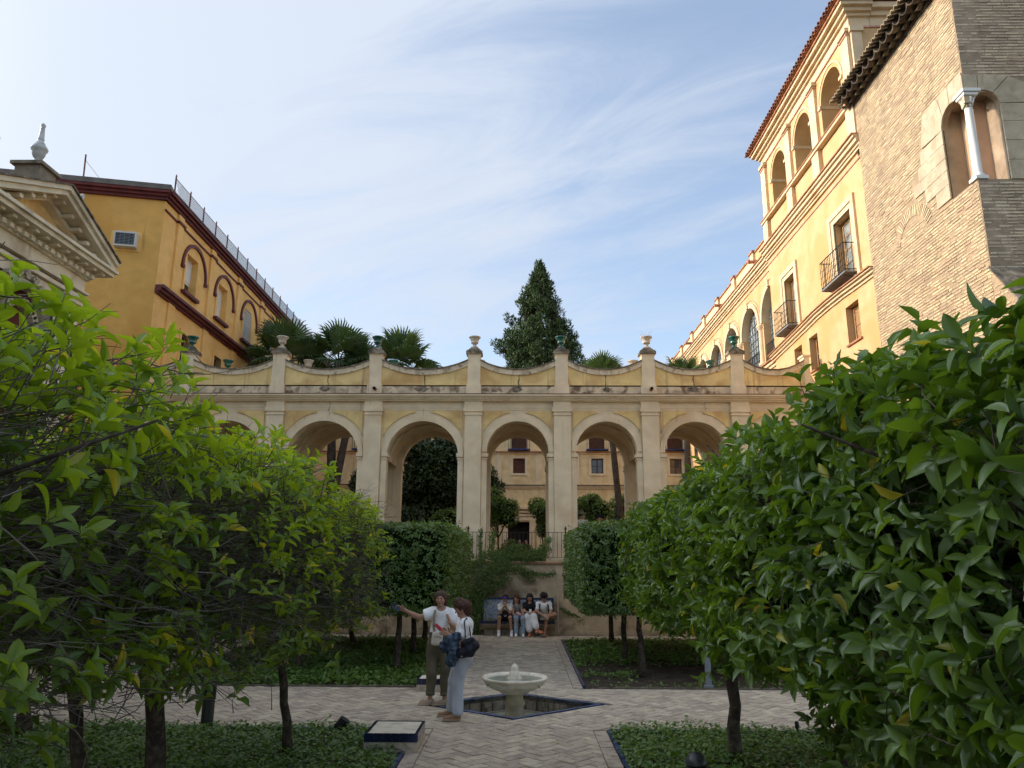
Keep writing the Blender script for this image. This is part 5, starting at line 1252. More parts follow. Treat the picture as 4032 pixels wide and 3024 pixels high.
# carved crown over the portal
cr_ = empty('carved_crown', (-8.45, 12.0, 6.7), 'carved stone crown relief over the portal, just above the leaves', 'carving')
q = MB(TP)
q.arcband(12.0, 6.15, .56, .66, -.2, -.05, 20, 160, 24)
q.build('crown_band', 'pale_stone', cr_)
for i in range(7):
    t = R(28+i*124/6); x, z = 12.0+.62*math.cos(t), 6.27+.55*math.sin(t); q = MB(TP)
    for dx, dz, r_ in ((0, .05, .05), (-.055, .09, .03), (.055, .09, .03), (0, .14, .035)): q.tube([(x+dx, -.22, z+dz), (x+dx, -.08, z+dz)], r_, 8)
    q.build('crown_point', 'pale_stone', cr_)
q = MB(TP)
for i in range(13):
    t = R(15+i*150/12); q.tube([(12.0+.42*math.cos(t), -.2, 6.0+.42*math.sin(t)), (12.0+.42*math.cos(t), -.05, 6.0+.42*math.sin(t))], .075, 8)
q.build('crown_cushion', 'pale_stone', cr_)
q = MB(TP); q.lathe([(.3,0),(.42,.2),(.45,.5),(.35,.8),(.2,.95)], (12.0,.0,5.0), 12); q.build('shield', 'pale_stone', cr_)
# palace wall continuing towards and beside the camera, and behind it
sw = empty('garden_wall', (-9.4, 3, 0), 'cream garden wall beyond the left trees', 'wall')
MB().box((-9.6, -14, -.1), (-9.1, 10.6, 4.6)).build('wall', 'pavilion_stone', sw); MB().box((-9.7, -14, 4.6), (-9.0, 10.6, 4.75)).build('wall_cap', 'terracotta', sw)
# unseen block beyond the pavilion, added to keep the sun off the garden
nw = empty('west_sun_blocker', (-20, 3, 0), 'unseen cream block west of the pavilion, added to shade the garden', 'building')
MB().box((-32, -14, -.1), (-15.5, 19.0, 12.0)).build('wall', 'pavilion_stone', nw); MB().box((-32.2, -14.2, 12.0), (-15.3, 19.2, 12.2)).build('wall_cap', 'terracotta', nw)
# low wall from the pavilion to the gallery
lw = empty('side_wall', (-8.7, 18, 0), 'low plaster wall between pavilion and retaining wall', 'wall')
MB().box((-9.0, 13.9, -.1), (-8.62, 22.7, 2.3)).build('wall', 'retain_wall', lw)

# ------------------------------------------------------------------ building across the far end
TB = lambda p: (p[0], 44+p[1], p[2])
bb = empty('rear_building', (0, 44, 1.5), 'pale yellow building seen through the arches, with brown windows and a dark doorway', 'building')
def BB(a, b, nm, m_='cream'): return MB(TB).box(a, b).build(nm, m_, bb)
wx = [-.07+4.62*i for i in range(-3, 3)]
ops = [(x-.35, x+.35, 7.0, 7.87) for x in wx] + [(x-.46, x+.46, 8.42, 10.2) for x in wx] + [(-.71, .54, 1.5, 4.18)]
mb = MB(TB); mb.wall(-15, 13, 1.4, 10.6, ops, 0, .4); mb.build('wall', 'rear_yellow', bb); BB((-15, .6, 1.4), (13, 6, 10.4), 'inner_block', 'dark_void')
for z0, z1, pr, m_ in ((8.14, 8.22, .08, 'cream'), (8.22, 8.29, .16, 'terracotta'), (6.10, 6.18, .08, 'cream'), (6.18, 6.26, .14, 'cream'), (6.26, 6.32, .2, 'coping_grime'), (10.6, 10.8, .2, 'cream'), (10.8, 10.86, .3, 'terracotta')): BB((-15, -pr, z0), (13, .0, z1), 'cornice', m_)
for x in wx:
    BB((x-.49, -.06, 6.87), (x-.36, 0, 8.01), 'window_surround'); BB((x+.36, -.06, 6.87), (x+.49, 0, 8.01), 'window_surround'); BB((x-.36, -.06, 7.88), (x+.36, 0, 8.01), 'window_surround'); BB((x-.36, -.06, 6.87), (x+.36, 0, 6.99), 'window_surround')
    glazed(x-.35, x+.35, 7.0, 7.87, .12, 'wood_brown', 'glass_dark' if x > 1 else 'wood_brown', rows=2, T=TB, par=bb, fr=.05)
    glazed(x-.46, x+.46, 8.42, 10.2, .12, 'wood_brown', 'wood_brown', rows=4, T=TB, par=bb)
    BB((x-.65, -.4, 8.34), (x+.65, 0, 8.41), 'balcony_floor', 'blue_paint')
    for k in range(11): q = MB(TB); xx = x-.62+k*.124; q.bar((xx, -.38, 8.4), (xx, -.38, 9.3), .02); q.build('baluster', 'iron', bb)
    q = MB(TB); q.bar((x-.64, -.38, 9.3), (x+.64, -.38, 9.3), .03); q.build('balcony_rail', 'iron', bb)
    for e in (-1.2, 1.12): BB((x+e-.13, -.05, 6.33), (x+e+.13, 0, 8.13), 'pilaster')
for z0, z1, pr in ((4.25, 4.45, .08), (4.5, 4.62, .12), (4.7, 4.8, .2), (4.9, 5.05, .3)): BB((-1.2, -pr, z0), (1.05, 0, z1), 'door_entablature')
BB((-1.0, -.08, 1.5), (-.72, 0, 4.25), 'door_jamb'); BB((.55, -.08, 1.5), (.83, 0, 4.25), 'door_jamb'); BB((-.7, .45, 1.5), (.54, .5, 4.18), 'doorway_dark', 'dark_void')
# ------------------------------------------------------------------ near orange trees
G_R = 'clipped orange trees on the right'; G_L = 'sparse orange trees on the left'
block_tree((2.5, 9.0, -.03), (2.62, 8.55, 2.18), (1.26, 1.75, .72), 'dense clipped orange tree on the right, trunk nearest the brick cross path', group=G_R, n_tip=3500, n_obj=150, seed=11, L=(.075, .12), trunk_r=.072)
block_tree((3.48, 8.5, -.03), (4.3, 8.2, 2.1), (1.1, 1.5, .72), 'thin trunked orange tree behind the first right tree', group=G_R, n_tip=1300, seed=12, trunk_r=.05, core=.6)
block_tree((2.75, 5.7, -.03), (2.66, 5.35, 2.22), (1.30, 1.65, .78), 'large leaved orange tree in the middle of the right foreground, branches hanging low', group=G_R, n_tip=3000, n_obj=300, seed=13, L=(.085, .13), depth=.28, bump=.13, trunk_r=.07, core=.58, stray=.05, skirt=((3.1, 5.0, 1.25), (1.0, 1.25, .55), 900))
block_tree((2.9, 2.9, -.03), (2.72, 2.65, 2.25), (1.34, 1.45, .84), 'nearest right orange tree, its leaves filling the right edge', group=G_R, n_tip=3400, n_obj=300, seed=14, L=(.085, .13), depth=.34, bump=.12, trunk_r=.07, core=.45, stray=.05, skirt=((2.9, 2.9, 1.3), (1.0, 1.2, .6), 700))
block_tree((5.4, 9.6, -.03), (5.3, 9.2, 2.2), (1.0, 1.1, .7), 'orange tree of the second right row, seen through gaps in the leaves', group=G_R, n_tip=900, seed=15, trunk_r=.065, core=.5, L=(.08, .12))
sparse_tree((-2.5, 9.15, -.03), (-2.68, 8.55, 2.12), (1.12, 1.42, .78), 'sparse orange tree with a straight thin trunk beside the tiled slab', group=G_L, n_tip=1900, n_twig=4400, n_obj=200, seed=21, trunk_r=.052, L=(.07, .11))
sparse_tree((-2.45, 5.95, -.03), (-2.72, 5.65, 2.20), (1.24, 1.65, .84), 'sparse orange tree with a thick trunk and many bare twigs, centre of the left foreground', group=G_L, n_tip=1700, n_twig=4000, n_obj=300, seed=22, trunk_r=.078, L=(.085, .135))
sparse_tree((-2.7, 2.5, -.03), (-2.70, 2.90, 2.30), (1.30, 1.35, .92), 'nearest left orange tree, large bright leaves at the left edge', group=G_L, n_tip=1250, n_twig=2600, n_obj=300, seed=23, trunk_r=.07, L=(.09, .14))
sparse_tree((-4.15, 7.9, -.03), (-4.6, 7.6, 2.3), (1.2, 1.5, .8), 'sparse orange tree of the second left row, leaning trunk', group=G_L, n_tip=1100, n_twig=2400, n_obj=60, seed=24, trunk_r=.065, L=(.07, .11))
sparse_tree((-5.95, 9.8, -.03), (-6.2, 9.5, 2.1), (1.1, 1.2, .7), 'sparse orange tree at far left beside the side path', group=G_L, n_tip=700, n_twig=1600, seed=25, trunk_r=.075, L=(.07, .11))
# ------------------------------------------------------------------ clipped blocks further back
G_B = 'clipped trees of the back beds'
def hedge(b, c, h, lab, seed, n=1900, L=(.07, .10), **kw):
    block_tree(b, c, h, lab, group=G_B, n_tip=n, k=5, L=L, mat_='leaf_hedge', tpl=T_KITE, seed=seed, bump=.05, depth=.09, droop=.45, pw=12., core=.88, yellow=.015, twig=False, stray=.01, **kw)
hedge((-2.3, 15.4, -.03), (-2.35, 15.75, 1.98), (1.13, 1.15, .87), 'square clipped tree of the back left bed directly behind the standing women', 31, n=5000)
hedge((-2.35, 18.0, -.03), (-2.35, 17.95, 1.98), (1.13, 1.2, .87), 'middle clipped tree along the left side of the bench path', 32, n=2800)
hedge((-2.4, 20.4, -.03), (-2.35, 20.1, 1.98), (1.13, 1.1, .87), 'clipped tree along the left of the path, nearest the tiled bench', 33, n=1500)
hedge((-4.3, 15.6, -.03), (-4.5, 15.8, 1.95), (1.1, 1.15, .85), 'clipped tree of the back left bed showing under the sparse crown', 34, n=1500)
hedge((-5.5, 15.4, -.03), (-6.3, 16.0, 1.95), (.9, 1.2, .8), 'left end tree of the back left bed', 35, n=700)
hedge((-4.1, 19.6, -.03), (-4.5, 19.2, 1.95), (1.2, 1.6, .8), 'rear tree of the back left bed in deep shade', 36, n=700)
hedge((-5.3, 19.8, -.03), (-6.2, 19.3, 1.95), (.9, 1.5, .8), 'rear left tree of the back left bed beside the wall path', 37, n=500)
hedge((2.45, 15.2, -.03), (2.38, 15.75, 2.0), (1.12, 1.15, .87), 'clipped tree of the back right bed closest to the fountain', 41, n=4800)
hedge((2.4, 17.2, -.03), (2.38, 17.95, 2.0), (1.12, 1.2, .87), 'middle clipped tree along the right side of the bench path', 42, n=3000)
hedge((2.5, 20.7, -.03), (2.38, 20.1, 2.0), (1.12, 1.1, .87), 'clipped tree at the right of the path, nearest the seated group', 43, n=1500)
hedge((4.6, 15.3, -.03), (4.5, 15.9, 1.95), (1.1, 1.3, .85), 'second row clipped tree of the back right bed', 44, n=900)
hedge((4.8, 19.2, -.03), (4.6, 19.0, 1.95), (1.2, 1.6, .8), 'rear tree of the back right bed under the gallery', 45, n=600)
hedge((6.6, 16.2, -.03), (6.6, 16.5, 1.95), (.9, 1.5, .8), 'right end tree of the back right bed', 46, n=500)
# ------------------------------------------------------------------ ground cover
def ground_cover(name, x0, y0, x1, y1, n, label, seed, size=.05, dens=None, hgt=.08):
    rng = np.random.default_rng(seed); P = np.column_stack([rng.uniform(x0, x1, n), rng.uniform(y0, y1, n), np.zeros(n)])
    f = vnoise(P*np.array([1, 1, 0]), 1.9, seed)
    if dens is not None: k = f + rng.normal(0, .15, n) > dens; 
    else: k = np.ones(n, bool)
    if dens is not None: 
        edge = (P[:, 1] < y0+.35) & (rng.random(n) < .35); k |= edge
    P = P[k]; f = f[k]; n = len(P)
    g_ = vnoise(P*np.array([1, 1, 0]), 6., seed+1)
    P[:, 2] = rng.uniform(-.02, 1, n)**1.0*(hgt*(1.0+.5*f+.45*g_))
    edge = np.minimum.reduce([P[:, 0]-x0, x1-P[:, 0], P[:, 1]-y0, y1-P[:, 1]]); P[:, 2] *= np.clip(edge/.10, .25, 1)
    D = nrm(np.column_stack([rng.normal(0, 1, n), rng.normal(0, 1, n), rng.normal(-.1, .35, n)])); N = nrm(np.column_stack([rng.normal(0, .45, n), rng.normal(0, .45, n), np.ones(n)]))
    l = rng.uniform(size*.7, size*1.3, n); t = np.clip(.45+.25*f+rng.normal(0, .2, n), 0, .97)
    o = leaves(name, P, D, N, l, l*.85, t, 'leaf_ivy', T_KITE); tagit(o, label, 'ground cover', kind='stuff'); return o
ground_cover('ivy_ground_cover', -7.3, 5.5, -1.24, 10.46, 46000, 'low leafy ground cover under the front left trees', 51, size=.047, hgt=.12)
ground_cover('ivy_ground_cover', 1.29, 5.5, 7.1, 10.46, 44000, 'low leafy ground cover under the front right trees', 52, size=.047, hgt=.12)
ground_cover('ivy_ground_cover', -6.6, 13.78, -1.27, 21.4, 30000, 'low ground cover in the shaded back left bed', 53, size=.065, hgt=.11)
ground_cover('ivy_ground_cover', 1.27, 13.78, 7.1, 16.6, 6500, 'thin patches of ground cover on bare soil in the back right bed', 54, size=.06, dens=.42, hgt=.08)
ground_cover('ivy_ground_cover', 1.27, 16.6, 7.1, 21.4, 14000, 'ground cover at the far end of the back right bed', 55, size=.065, dens=-.3, hgt=.09)
# fallen leaves on the paving
FL = [' behind the first woman', ' right of the fountain', ' near the back left bed', ' in front of the fountain', ' behind the fountain', ' at the far right of the cross path', ' left of the women', ' near the back right bed corner']
for i, (x, y) in enumerate([(-1.5, 13.3), (2.2, 11.2), (-3.0, 13.2), (.6, 9.8), (-.4, 14.6), (3.1, 12.9), (-2.4, 11.6), (.9, 15.5)]):
    q = MB(); a = i*1.3; q.v = [(x,y,.008), (x+.035*math.cos(a)-.012*math.sin(a), y+.035*math.sin(a)+.012*math.cos(a), .018), (x+.07*math.cos(a), y+.07*math.sin(a), .01), (x+.035*math.cos(a)+.012*math.sin(a), y+.035*math.sin(a)-.012*math.cos(a), .016)]; q.f = [[0,1,2,3]]; q.tint = [.95]*4
    o = q.build('fallen_leaf', 'leaf_orange'); tagit(o, 'small yellowed leaf fallen on the brick paving'+FL[i], 'leaf', 'leaves fallen on the paving')

# ------------------------------------------------------------------ creeper on the retaining wall
rng = np.random.default_rng(61)
cr = empty('wall_creeper', (-1.0, 22.7, 0), 'straggling creeper on the retaining wall above and left of the bench', 'creeper')
paths = [([(-1.25,22.7,0), (-1.15,22.7,.9), (-1.0,22.68,1.5), (-.7,22.66,1.9), (-.4,22.66,2.05)], .22), ([(-1.35,22.7,.9), (-.9,22.68,1.25), (-.55,22.68,1.45), (-.3,22.68,1.6)], .15), ([(-1.0,22.68,1.75), (-.5,22.66,1.9), (0,22.66,1.88), (.3,22.68,1.72), (.42,22.70,1.6)], .14), ([(.3,22.68,1.76), (.6,22.70,1.72), (.85,22.7,1.68), (1.14,22.7,1.75)], .05),
         ([(-1.3,22.75,2.0), (-.9,22.75,2.25), (-.5,22.75,2.2), (0,22.75,2.22), (.45,22.75,2.2), (.75,22.75,2.3), (.9,22.8,2.45)], .15), ([(-.8,22.8,2.2), (-.75,22.8,2.7), (-.7,22.8,2.95)], .09), ([(-1.1,22.8,2.2), (-1.12,22.8,2.6), (-1.1,22.8,3.0)], .05), ([(.55,22.8,2.2), (.8,22.8,2.5), (.95,22.8,2.75)], .10), ([(-.4,22.8,2.2), (-.3,22.8,2.45), (.1,22.8,2.5)], .08), ([(1.25,22.72,.75), (1.5,22.72,.6), (1.8,22.72,.5)], .03), ([(-2.2,22.7,1.6), (-1.6,22.7,1.8), (-1.2,22.7,1.9)], .25), ([(-2.4,22.7,.6), (-1.7,22.7,1.0), (-1.3,22.7,1.4)], .2)]
Pl = []; mb = MB()
for pts, w in paths:
    mb.tube(pts, [.012]+[.006]*(len(pts)-1), 5); pp = np.array(pts); 
    for i in range(len(pp)-1):
        n = int(np.linalg.norm(pp[i+1]-pp[i])*max(w, .06)*4000); t = rng.random((n, 1)); q = pp[i]*(1-t)+pp[i+1]*t; q += rng.normal(0, 1, (n, 3))*np.array([w*.55, .03, w*.55]); q[:, 1] = np.minimum(q[:, 1], 22.76 if pp[i][2] < 2 else 22.86)-np.abs(rng.normal(0, w*.35, n)); Pl.append(q)
mb.build('stem', 'bark', cr); P = np.concatenate(Pl); n = len(P)
leaves('foliage', P, nrm(rng.normal(0, 1, (n, 3))*np.array([1, .5, 1])+np.array([0, 0, -.4])), nrm(np.column_stack([rng.normal(0, .5, n), -np.ones(n), rng.normal(.4, .5, n)])), rng.uniform(.04, .075, n), rng.uniform(.03, .05, n), np.clip(rng.normal(.4, .22, n)+.2*vnoise(P, 3., 5), 0, 1), 'leaf_vine', T_KITE, cr)

# ------------------------------------------------------------------ trees behind the gallery
def clumps(c, h, n, rs, rng): 
    u = nrm(rng.normal(0, 1, (n, 3))); r_ = rng.random((n, 1))**.5*.8; p = np.array(c)+u*r_*np.array(h); s_ = rng.uniform(rs*.7, rs*1.3, n)
    return [(*p[i], s_[i], s_[i], s_[i]*.85) for i in range(n)]
rg = np.random.default_rng(71)
bush('magnolia_tree', (-4.2, 34, 1.5), clumps((-3.6, 34, 5.6), (2.2, 1.5, 3.0), 26, .85, rg), 'big dark evergreen tree filling the second arch', 'tree', 26000, .19, 'leaf_dark', 72, trunk=(-3.9, 34, 4.5), trunk_r=.16, ratio=.42, core=.6)
bush('magnolia_tree', (-1.5, 33, 1.5), clumps((-1.5, 33, 5.6), (.9, .9, 1.2), 9, .5, rg), 'dark branchy evergreen crown left of the central arch opening', 'tree', 5000, .17, 'leaf_dark', 73, trunk=(-1.7, 33, 4.8), trunk_r=.08, ratio=.42)
bush('orange_tree', (-.75, 29.5, 1.5), clumps((-.85, 29.5, 3.95), (.85, .8, .95), 14, .42, rg), 'round leafy orange tree behind the railing, left in the central arch', 'tree', 9000, .11, 'leaf_hedge', 74, trunk=(-.8, 29.5, 2.9), trunk_r=.05, core=.35, group='orange trees behind the gallery')
bush('orange_tree', (.98, 31, 1.5), clumps((.95, 31, 3.9), (.55, .6, .95), 10, .33, rg), 'slender orange tree behind the gallery, right in the central arch', 'tree', 5000, .11, 'leaf_hedge', 75, trunk=(.95, 31, 3.0), trunk_r=.04, core=.3, group='orange trees behind the gallery')
bush('orange_tree', (2.75, 31, 1.5), clumps((2.75, 31, 3.9), (.95, .8, .85), 14, .4, rg), 'orange tree behind the two visitors wearing hats', 'tree', 8000, .11, 'leaf_hedge', 76, trunk=(2.75, 31, 3.0), trunk_r=.05, core=.35, group='orange trees behind the gallery')
bush('orange_tree', (4.5, 33, 1.5), clumps((4.55, 33, 4.1), (.5, .6, .8), 8, .35, rg), 'small orange tree beside the leaning palm trunk', 'tree', 3500, .11, 'leaf_hedge', 77, trunk=(4.5, 33, 3.2), trunk_r=.04, group='orange trees behind the gallery')
bush('laurel_bush', (-2.4, 29, 1.5), clumps((-2.5, 29, 3.2), (.7, .6, 1.1), 12, .4, rg), 'dense green shrub behind the second arch', 'shrub', 7000, .10, 'leaf_hedge', 78, core=.35)
bush('laurel_bush', (-4.6, 28.5, 1.5), clumps((-4.2, 28.5, 3.1), (.6, .6, 1.2), 12, .4, rg), 'upright dark shrub low in the second arch', 'shrub', 7000, .10, 'leaf_dark', 79, core=.35)
bush('laurel_bush', (-6.3, 30, 1.5), clumps((-6.0, 30, 4.9), (1.0, .8, 1.3), 12, .5, rg), 'dark shrub behind the leftmost visible arch', 'shrub', 6000, .14, 'leaf_dark', 80, core=.4)
bush('flowering_bush', (-.6, 27.3, 1.5), clumps((-.35, 27.3, 2.2), (1.1, .4, .55), 12, .28, rg), 'loose low bush behind the railing', 'shrub', 6000, .07, 'leaf_vine', 81)
bush('flowering_bush', (.8, 27.3, 1.5), clumps((.75, 27.3, 2.25), (.5, .4, .7), 8, .25, rg), 'feathery yellow green bush behind the right of the railing', 'shrub', 4000, .07, 'leaf_ivy', 82)
# cypress
rc = np.random.default_rng(91); bl_ = []
H0, H1 = 12.5, 23.5
for i in range(430):
    u = rc.random()**.85; z = H0+(H1-H0)*u; rad = (2.55*max(0, (H1-z)/8.)**.95+.08)*(1+.10*math.sin(z*2.3+1)+.07*math.sin(z*5.1)); a = rc.uniform(0, 6.283); rr2 = rad*math.sqrt(rc.uniform(.25, 1))*(1+.2*math.sin(a*2+z*1.9)+.1*math.sin(a*5+z*3)); s_ = (.40*(1-u)+.17)*rc.uniform(.6, 1.35)
    bl_.append((1.35+rr2*math.cos(a), 52+rr2*math.sin(a), z+.2*rr2, s_, s_, s_*1.15))
bl_ += [(-.95, 52, 19.2, .3, .3, .3), (-.7, 52, 19.0, .35, .35, .35), (-.3, 52, 18.7, .4, .4, .4), (-1.75, 52, 17.2, .4, .4, .35), (-1.4, 52, 16.9, .5, .5, .5), (-1.3, 52, 17.2, .4, .4, .35), (4.15, 52, 16.0, .5, .5, .5), (3.9, 52, 16.8, .45, .45, .45), (3.6, 52, 17.4, .45, .45, .5)]
bush('cypress_tree', (1.35, 52, 1.5), bl_, 'tall dark conical cypress rising behind the middle of the gallery', 'tree', 46000, .25, 'leaf_cypress', 92, trunk=(1.35, 52, 22.5), trunk_r=.3, ratio=.30, core=5., up_=.6, hang=-.9)
# fan palms
def frond_mesh(seed, drop=.4, n=26, dead=False):
    r_ = random.Random(seed); q = MB(); k0 = 0
    q.tube([(0,0,0), (.45,0,.02), (.85,0,-.02)], [.022,.016,.012], 4)
    nt = len(q.v)
    for i in range(n):
        a = R(-115+230*i/(n-1)); ln = (.95-.25*abs(i/(n-1)-.5))*r_.uniform(.9, 1.08); w = .036
        base = Vector((.85, 0, -.02)); d = Vector((math.cos(a), math.sin(a), .12+.1*math.cos(a))); s_ = Vector((-math.sin(a), math.cos(a), 0))
        p1 = base+d*ln*.55; p2 = base+d*ln*.82+Vector((0,0,-drop*.22)); p3 = base+d*ln*.98+Vector((0,0,-drop*r_.uniform(.5, 1.)))
        k = len(q.v); sp_ = Vector((0,0,.022)) 
        q.v += [tuple(base), tuple(p1-s_*w*1.2-sp_), tuple(p1+sp_), tuple(p1+s_*w*1.2-sp_), tuple(p2-s_*w*.7), tuple(p2+sp_*.6), tuple(p2+s_*w*.7), tuple(p3)]
        q.f += [[k,k+1,k+2],[k,k+2,k+3],[k+1,k+4,k+5,k+2],[k+2,k+5,k+6,k+3],[k+4,k+7,k+5],[k+5,k+7,k+6]]
    q.tint = [.35+.1*r_.random()]*len(q.v)
    me = bpy.data.meshes.new('frond'); me.from_pydata([tuple(v) for v in q.v], [], q.f); me.materials.append(MATS['leaf_palm'])
    at = me.attributes.new('tint', 'FLOAT', 'POINT'); at.data.foreach_set('value', np.array([min(.9, t+(r_.random()*.2)) for t in q.tint], dtype=np.float32)); return me
FR = [frond_mesh(i, drop=.25+.12*i) for i in range(4)]
def palm(base, top, s_, label, seed, n=22, trunk_r=.16, mid=None):
    r_ = random.Random(seed); p = empty('fan_palm', base, label, 'palm', 'fan palms behind the gallery'); b = Vector(base); t = Vector(top)
    pts = []; rad = []
    for i in range(14):
        u = i/13; q = b.lerp(t, u)+Vector((.35*math.sin(u*2.6+seed), 0, 0))*(u*(1-u)*2); pts.append(q); rad.append(trunk_r*(1.15-.25*u)*(1+.05*(i % 2)))
    MB().tube(pts, rad, 9).build('trunk', 'palm_bark', p, smooth=True)
    for i in range(n):
        az = i*2.399+r_.uniform(-.2, .2); el = R(82-135*(i/(n-1))**1.05+r_.uniform(-8, 8)); sc = s_*r_.uniform(.85, 1.1)
        f_ = bpy.data.objects.new('frond', FR[(0 if el > .5 else 1 if el > 0 else 2+(i % 2))]); COL.objects.link(f_); f_.parent = p; f_.location = t-b
        f_.rotation_euler = (Matrix.Rotation(az, 4, 'Z') @ Matrix.Rotation(-el, 4, 'Y') @ Matrix.Rotation(r_.uniform(-.5, .5), 4, 'X')).to_euler(); f_.scale = (sc, sc, sc)
palm((-10.4, 32, 1.5), (-10.6, 32, 10.6), 1.15, 'fan palm rising beside the second urn from the left', 1, trunk_r=.17)
palm((-8.1, 32, 1.5), (-8.2, 32.5, 10.75), 1.15, 'fan palm in the middle of the left palm group, bushy', 2, trunk_r=.18)
palm((-7.9, 30.5, 1.5), (-7.3, 33.5, 10.4), .95, 'lower fan palm crowded behind the middle left palm', 3, trunk_r=.16)
palm((-4.9, 31, 1.5), (-5.3, 32, 10.35), 1.1, 'fan palm right of the third urn with drooping leaf tips', 4, trunk_r=.13)
palm((4.6, 31.5, 1.5), (3.6, 32, 9.75), .75, 'small fan palm showing its tips beside the pale weed urn, on a leaning trunk', 5, trunk_r=.13)
palm((6.75, 31, 1.5), (7.15, 32, 9.7), .75, 'small fan palm showing its tips before the palace arcade', 6, trunk_r=.13)
# ------------------------------------------------------------------ people: distance-field bodies meshed by surface nets
def surface_nets(F, o, h):
    S = F < 0; nx, ny, nz = F.shape
    c = np.stack([S[i:nx-1+i, j:ny-1+j, k:nz-1+k] for i in (0,1) for j in (0,1) for k in (0,1)], -1); m = c.any(-1) & ~c.all(-1)
    idx = np.argwhere(m); ids = -np.ones(m.shape, int); ids[m] = np.arange(len(idx))
    acc = np.zeros((len(idx), 3)); cnt = np.zeros(len(idx)); cr_ = [(i,j,k) for i in (0,1) for j in (0,1) for k in (0,1)]
    V = [F[idx[:,0]+a, idx[:,1]+b, idx[:,2]+cc] for a, b, cc in cr_]
    for p in range(8):
        for q in range(p+1, 8):
            dd = np.abs(np.array(cr_[p])-np.array(cr_[q])).sum()
            if dd != 1: continue
            x = (V[p] < 0) != (V[q] < 0); t = np.where(x, V[p]/np.where(np.abs(V[p]-V[q]) < 1e-9, 1, V[p]-V[q]), 0)
            pt = np.array(cr_[p])[None] + (np.array(cr_[q])-np.array(cr_[p]))[None]*t[:, None]; acc += np.where(x[:, None], pt, 0); cnt += x
    P = (idx + acc/np.maximum(cnt, 1)[:, None])*h + o; quads = []
    for ax in range(3):
        a1, a2 = (ax+1) % 3, (ax+2) % 3; sl0 = [slice(None)]*3; sl1 = [slice(None)]*3
        sl0[ax] = slice(0, -1); sl1[ax] = slice(1, None); e = S[tuple(sl0)] != S[tuple(sl1)]; ins = S[tuple(sl0)]
        E_ = np.argwhere(e); E_ = E_[(E_[:, a1] > 0) & (E_[:, a2] > 0) & (E_[:, a1] < F.shape[a1]-1) & (E_[:, a2] < F.shape[a2]-1)]
        if not len(E_): continue
        def g(d1, d2): q = E_.copy(); q[:, a1] -= d1; q[:, a2] -= d2; return ids[q[:,0], q[:,1], q[:,2]]
        Q = np.stack([g(1,1), g(0,1), g(0,0), g(1,0)], 1); fl = ~ins[E_[:,0], E_[:,1], E_[:,2]]; Q[fl] = Q[fl][:, ::-1]; quads.append(Q)
    return P, np.concatenate(quads)
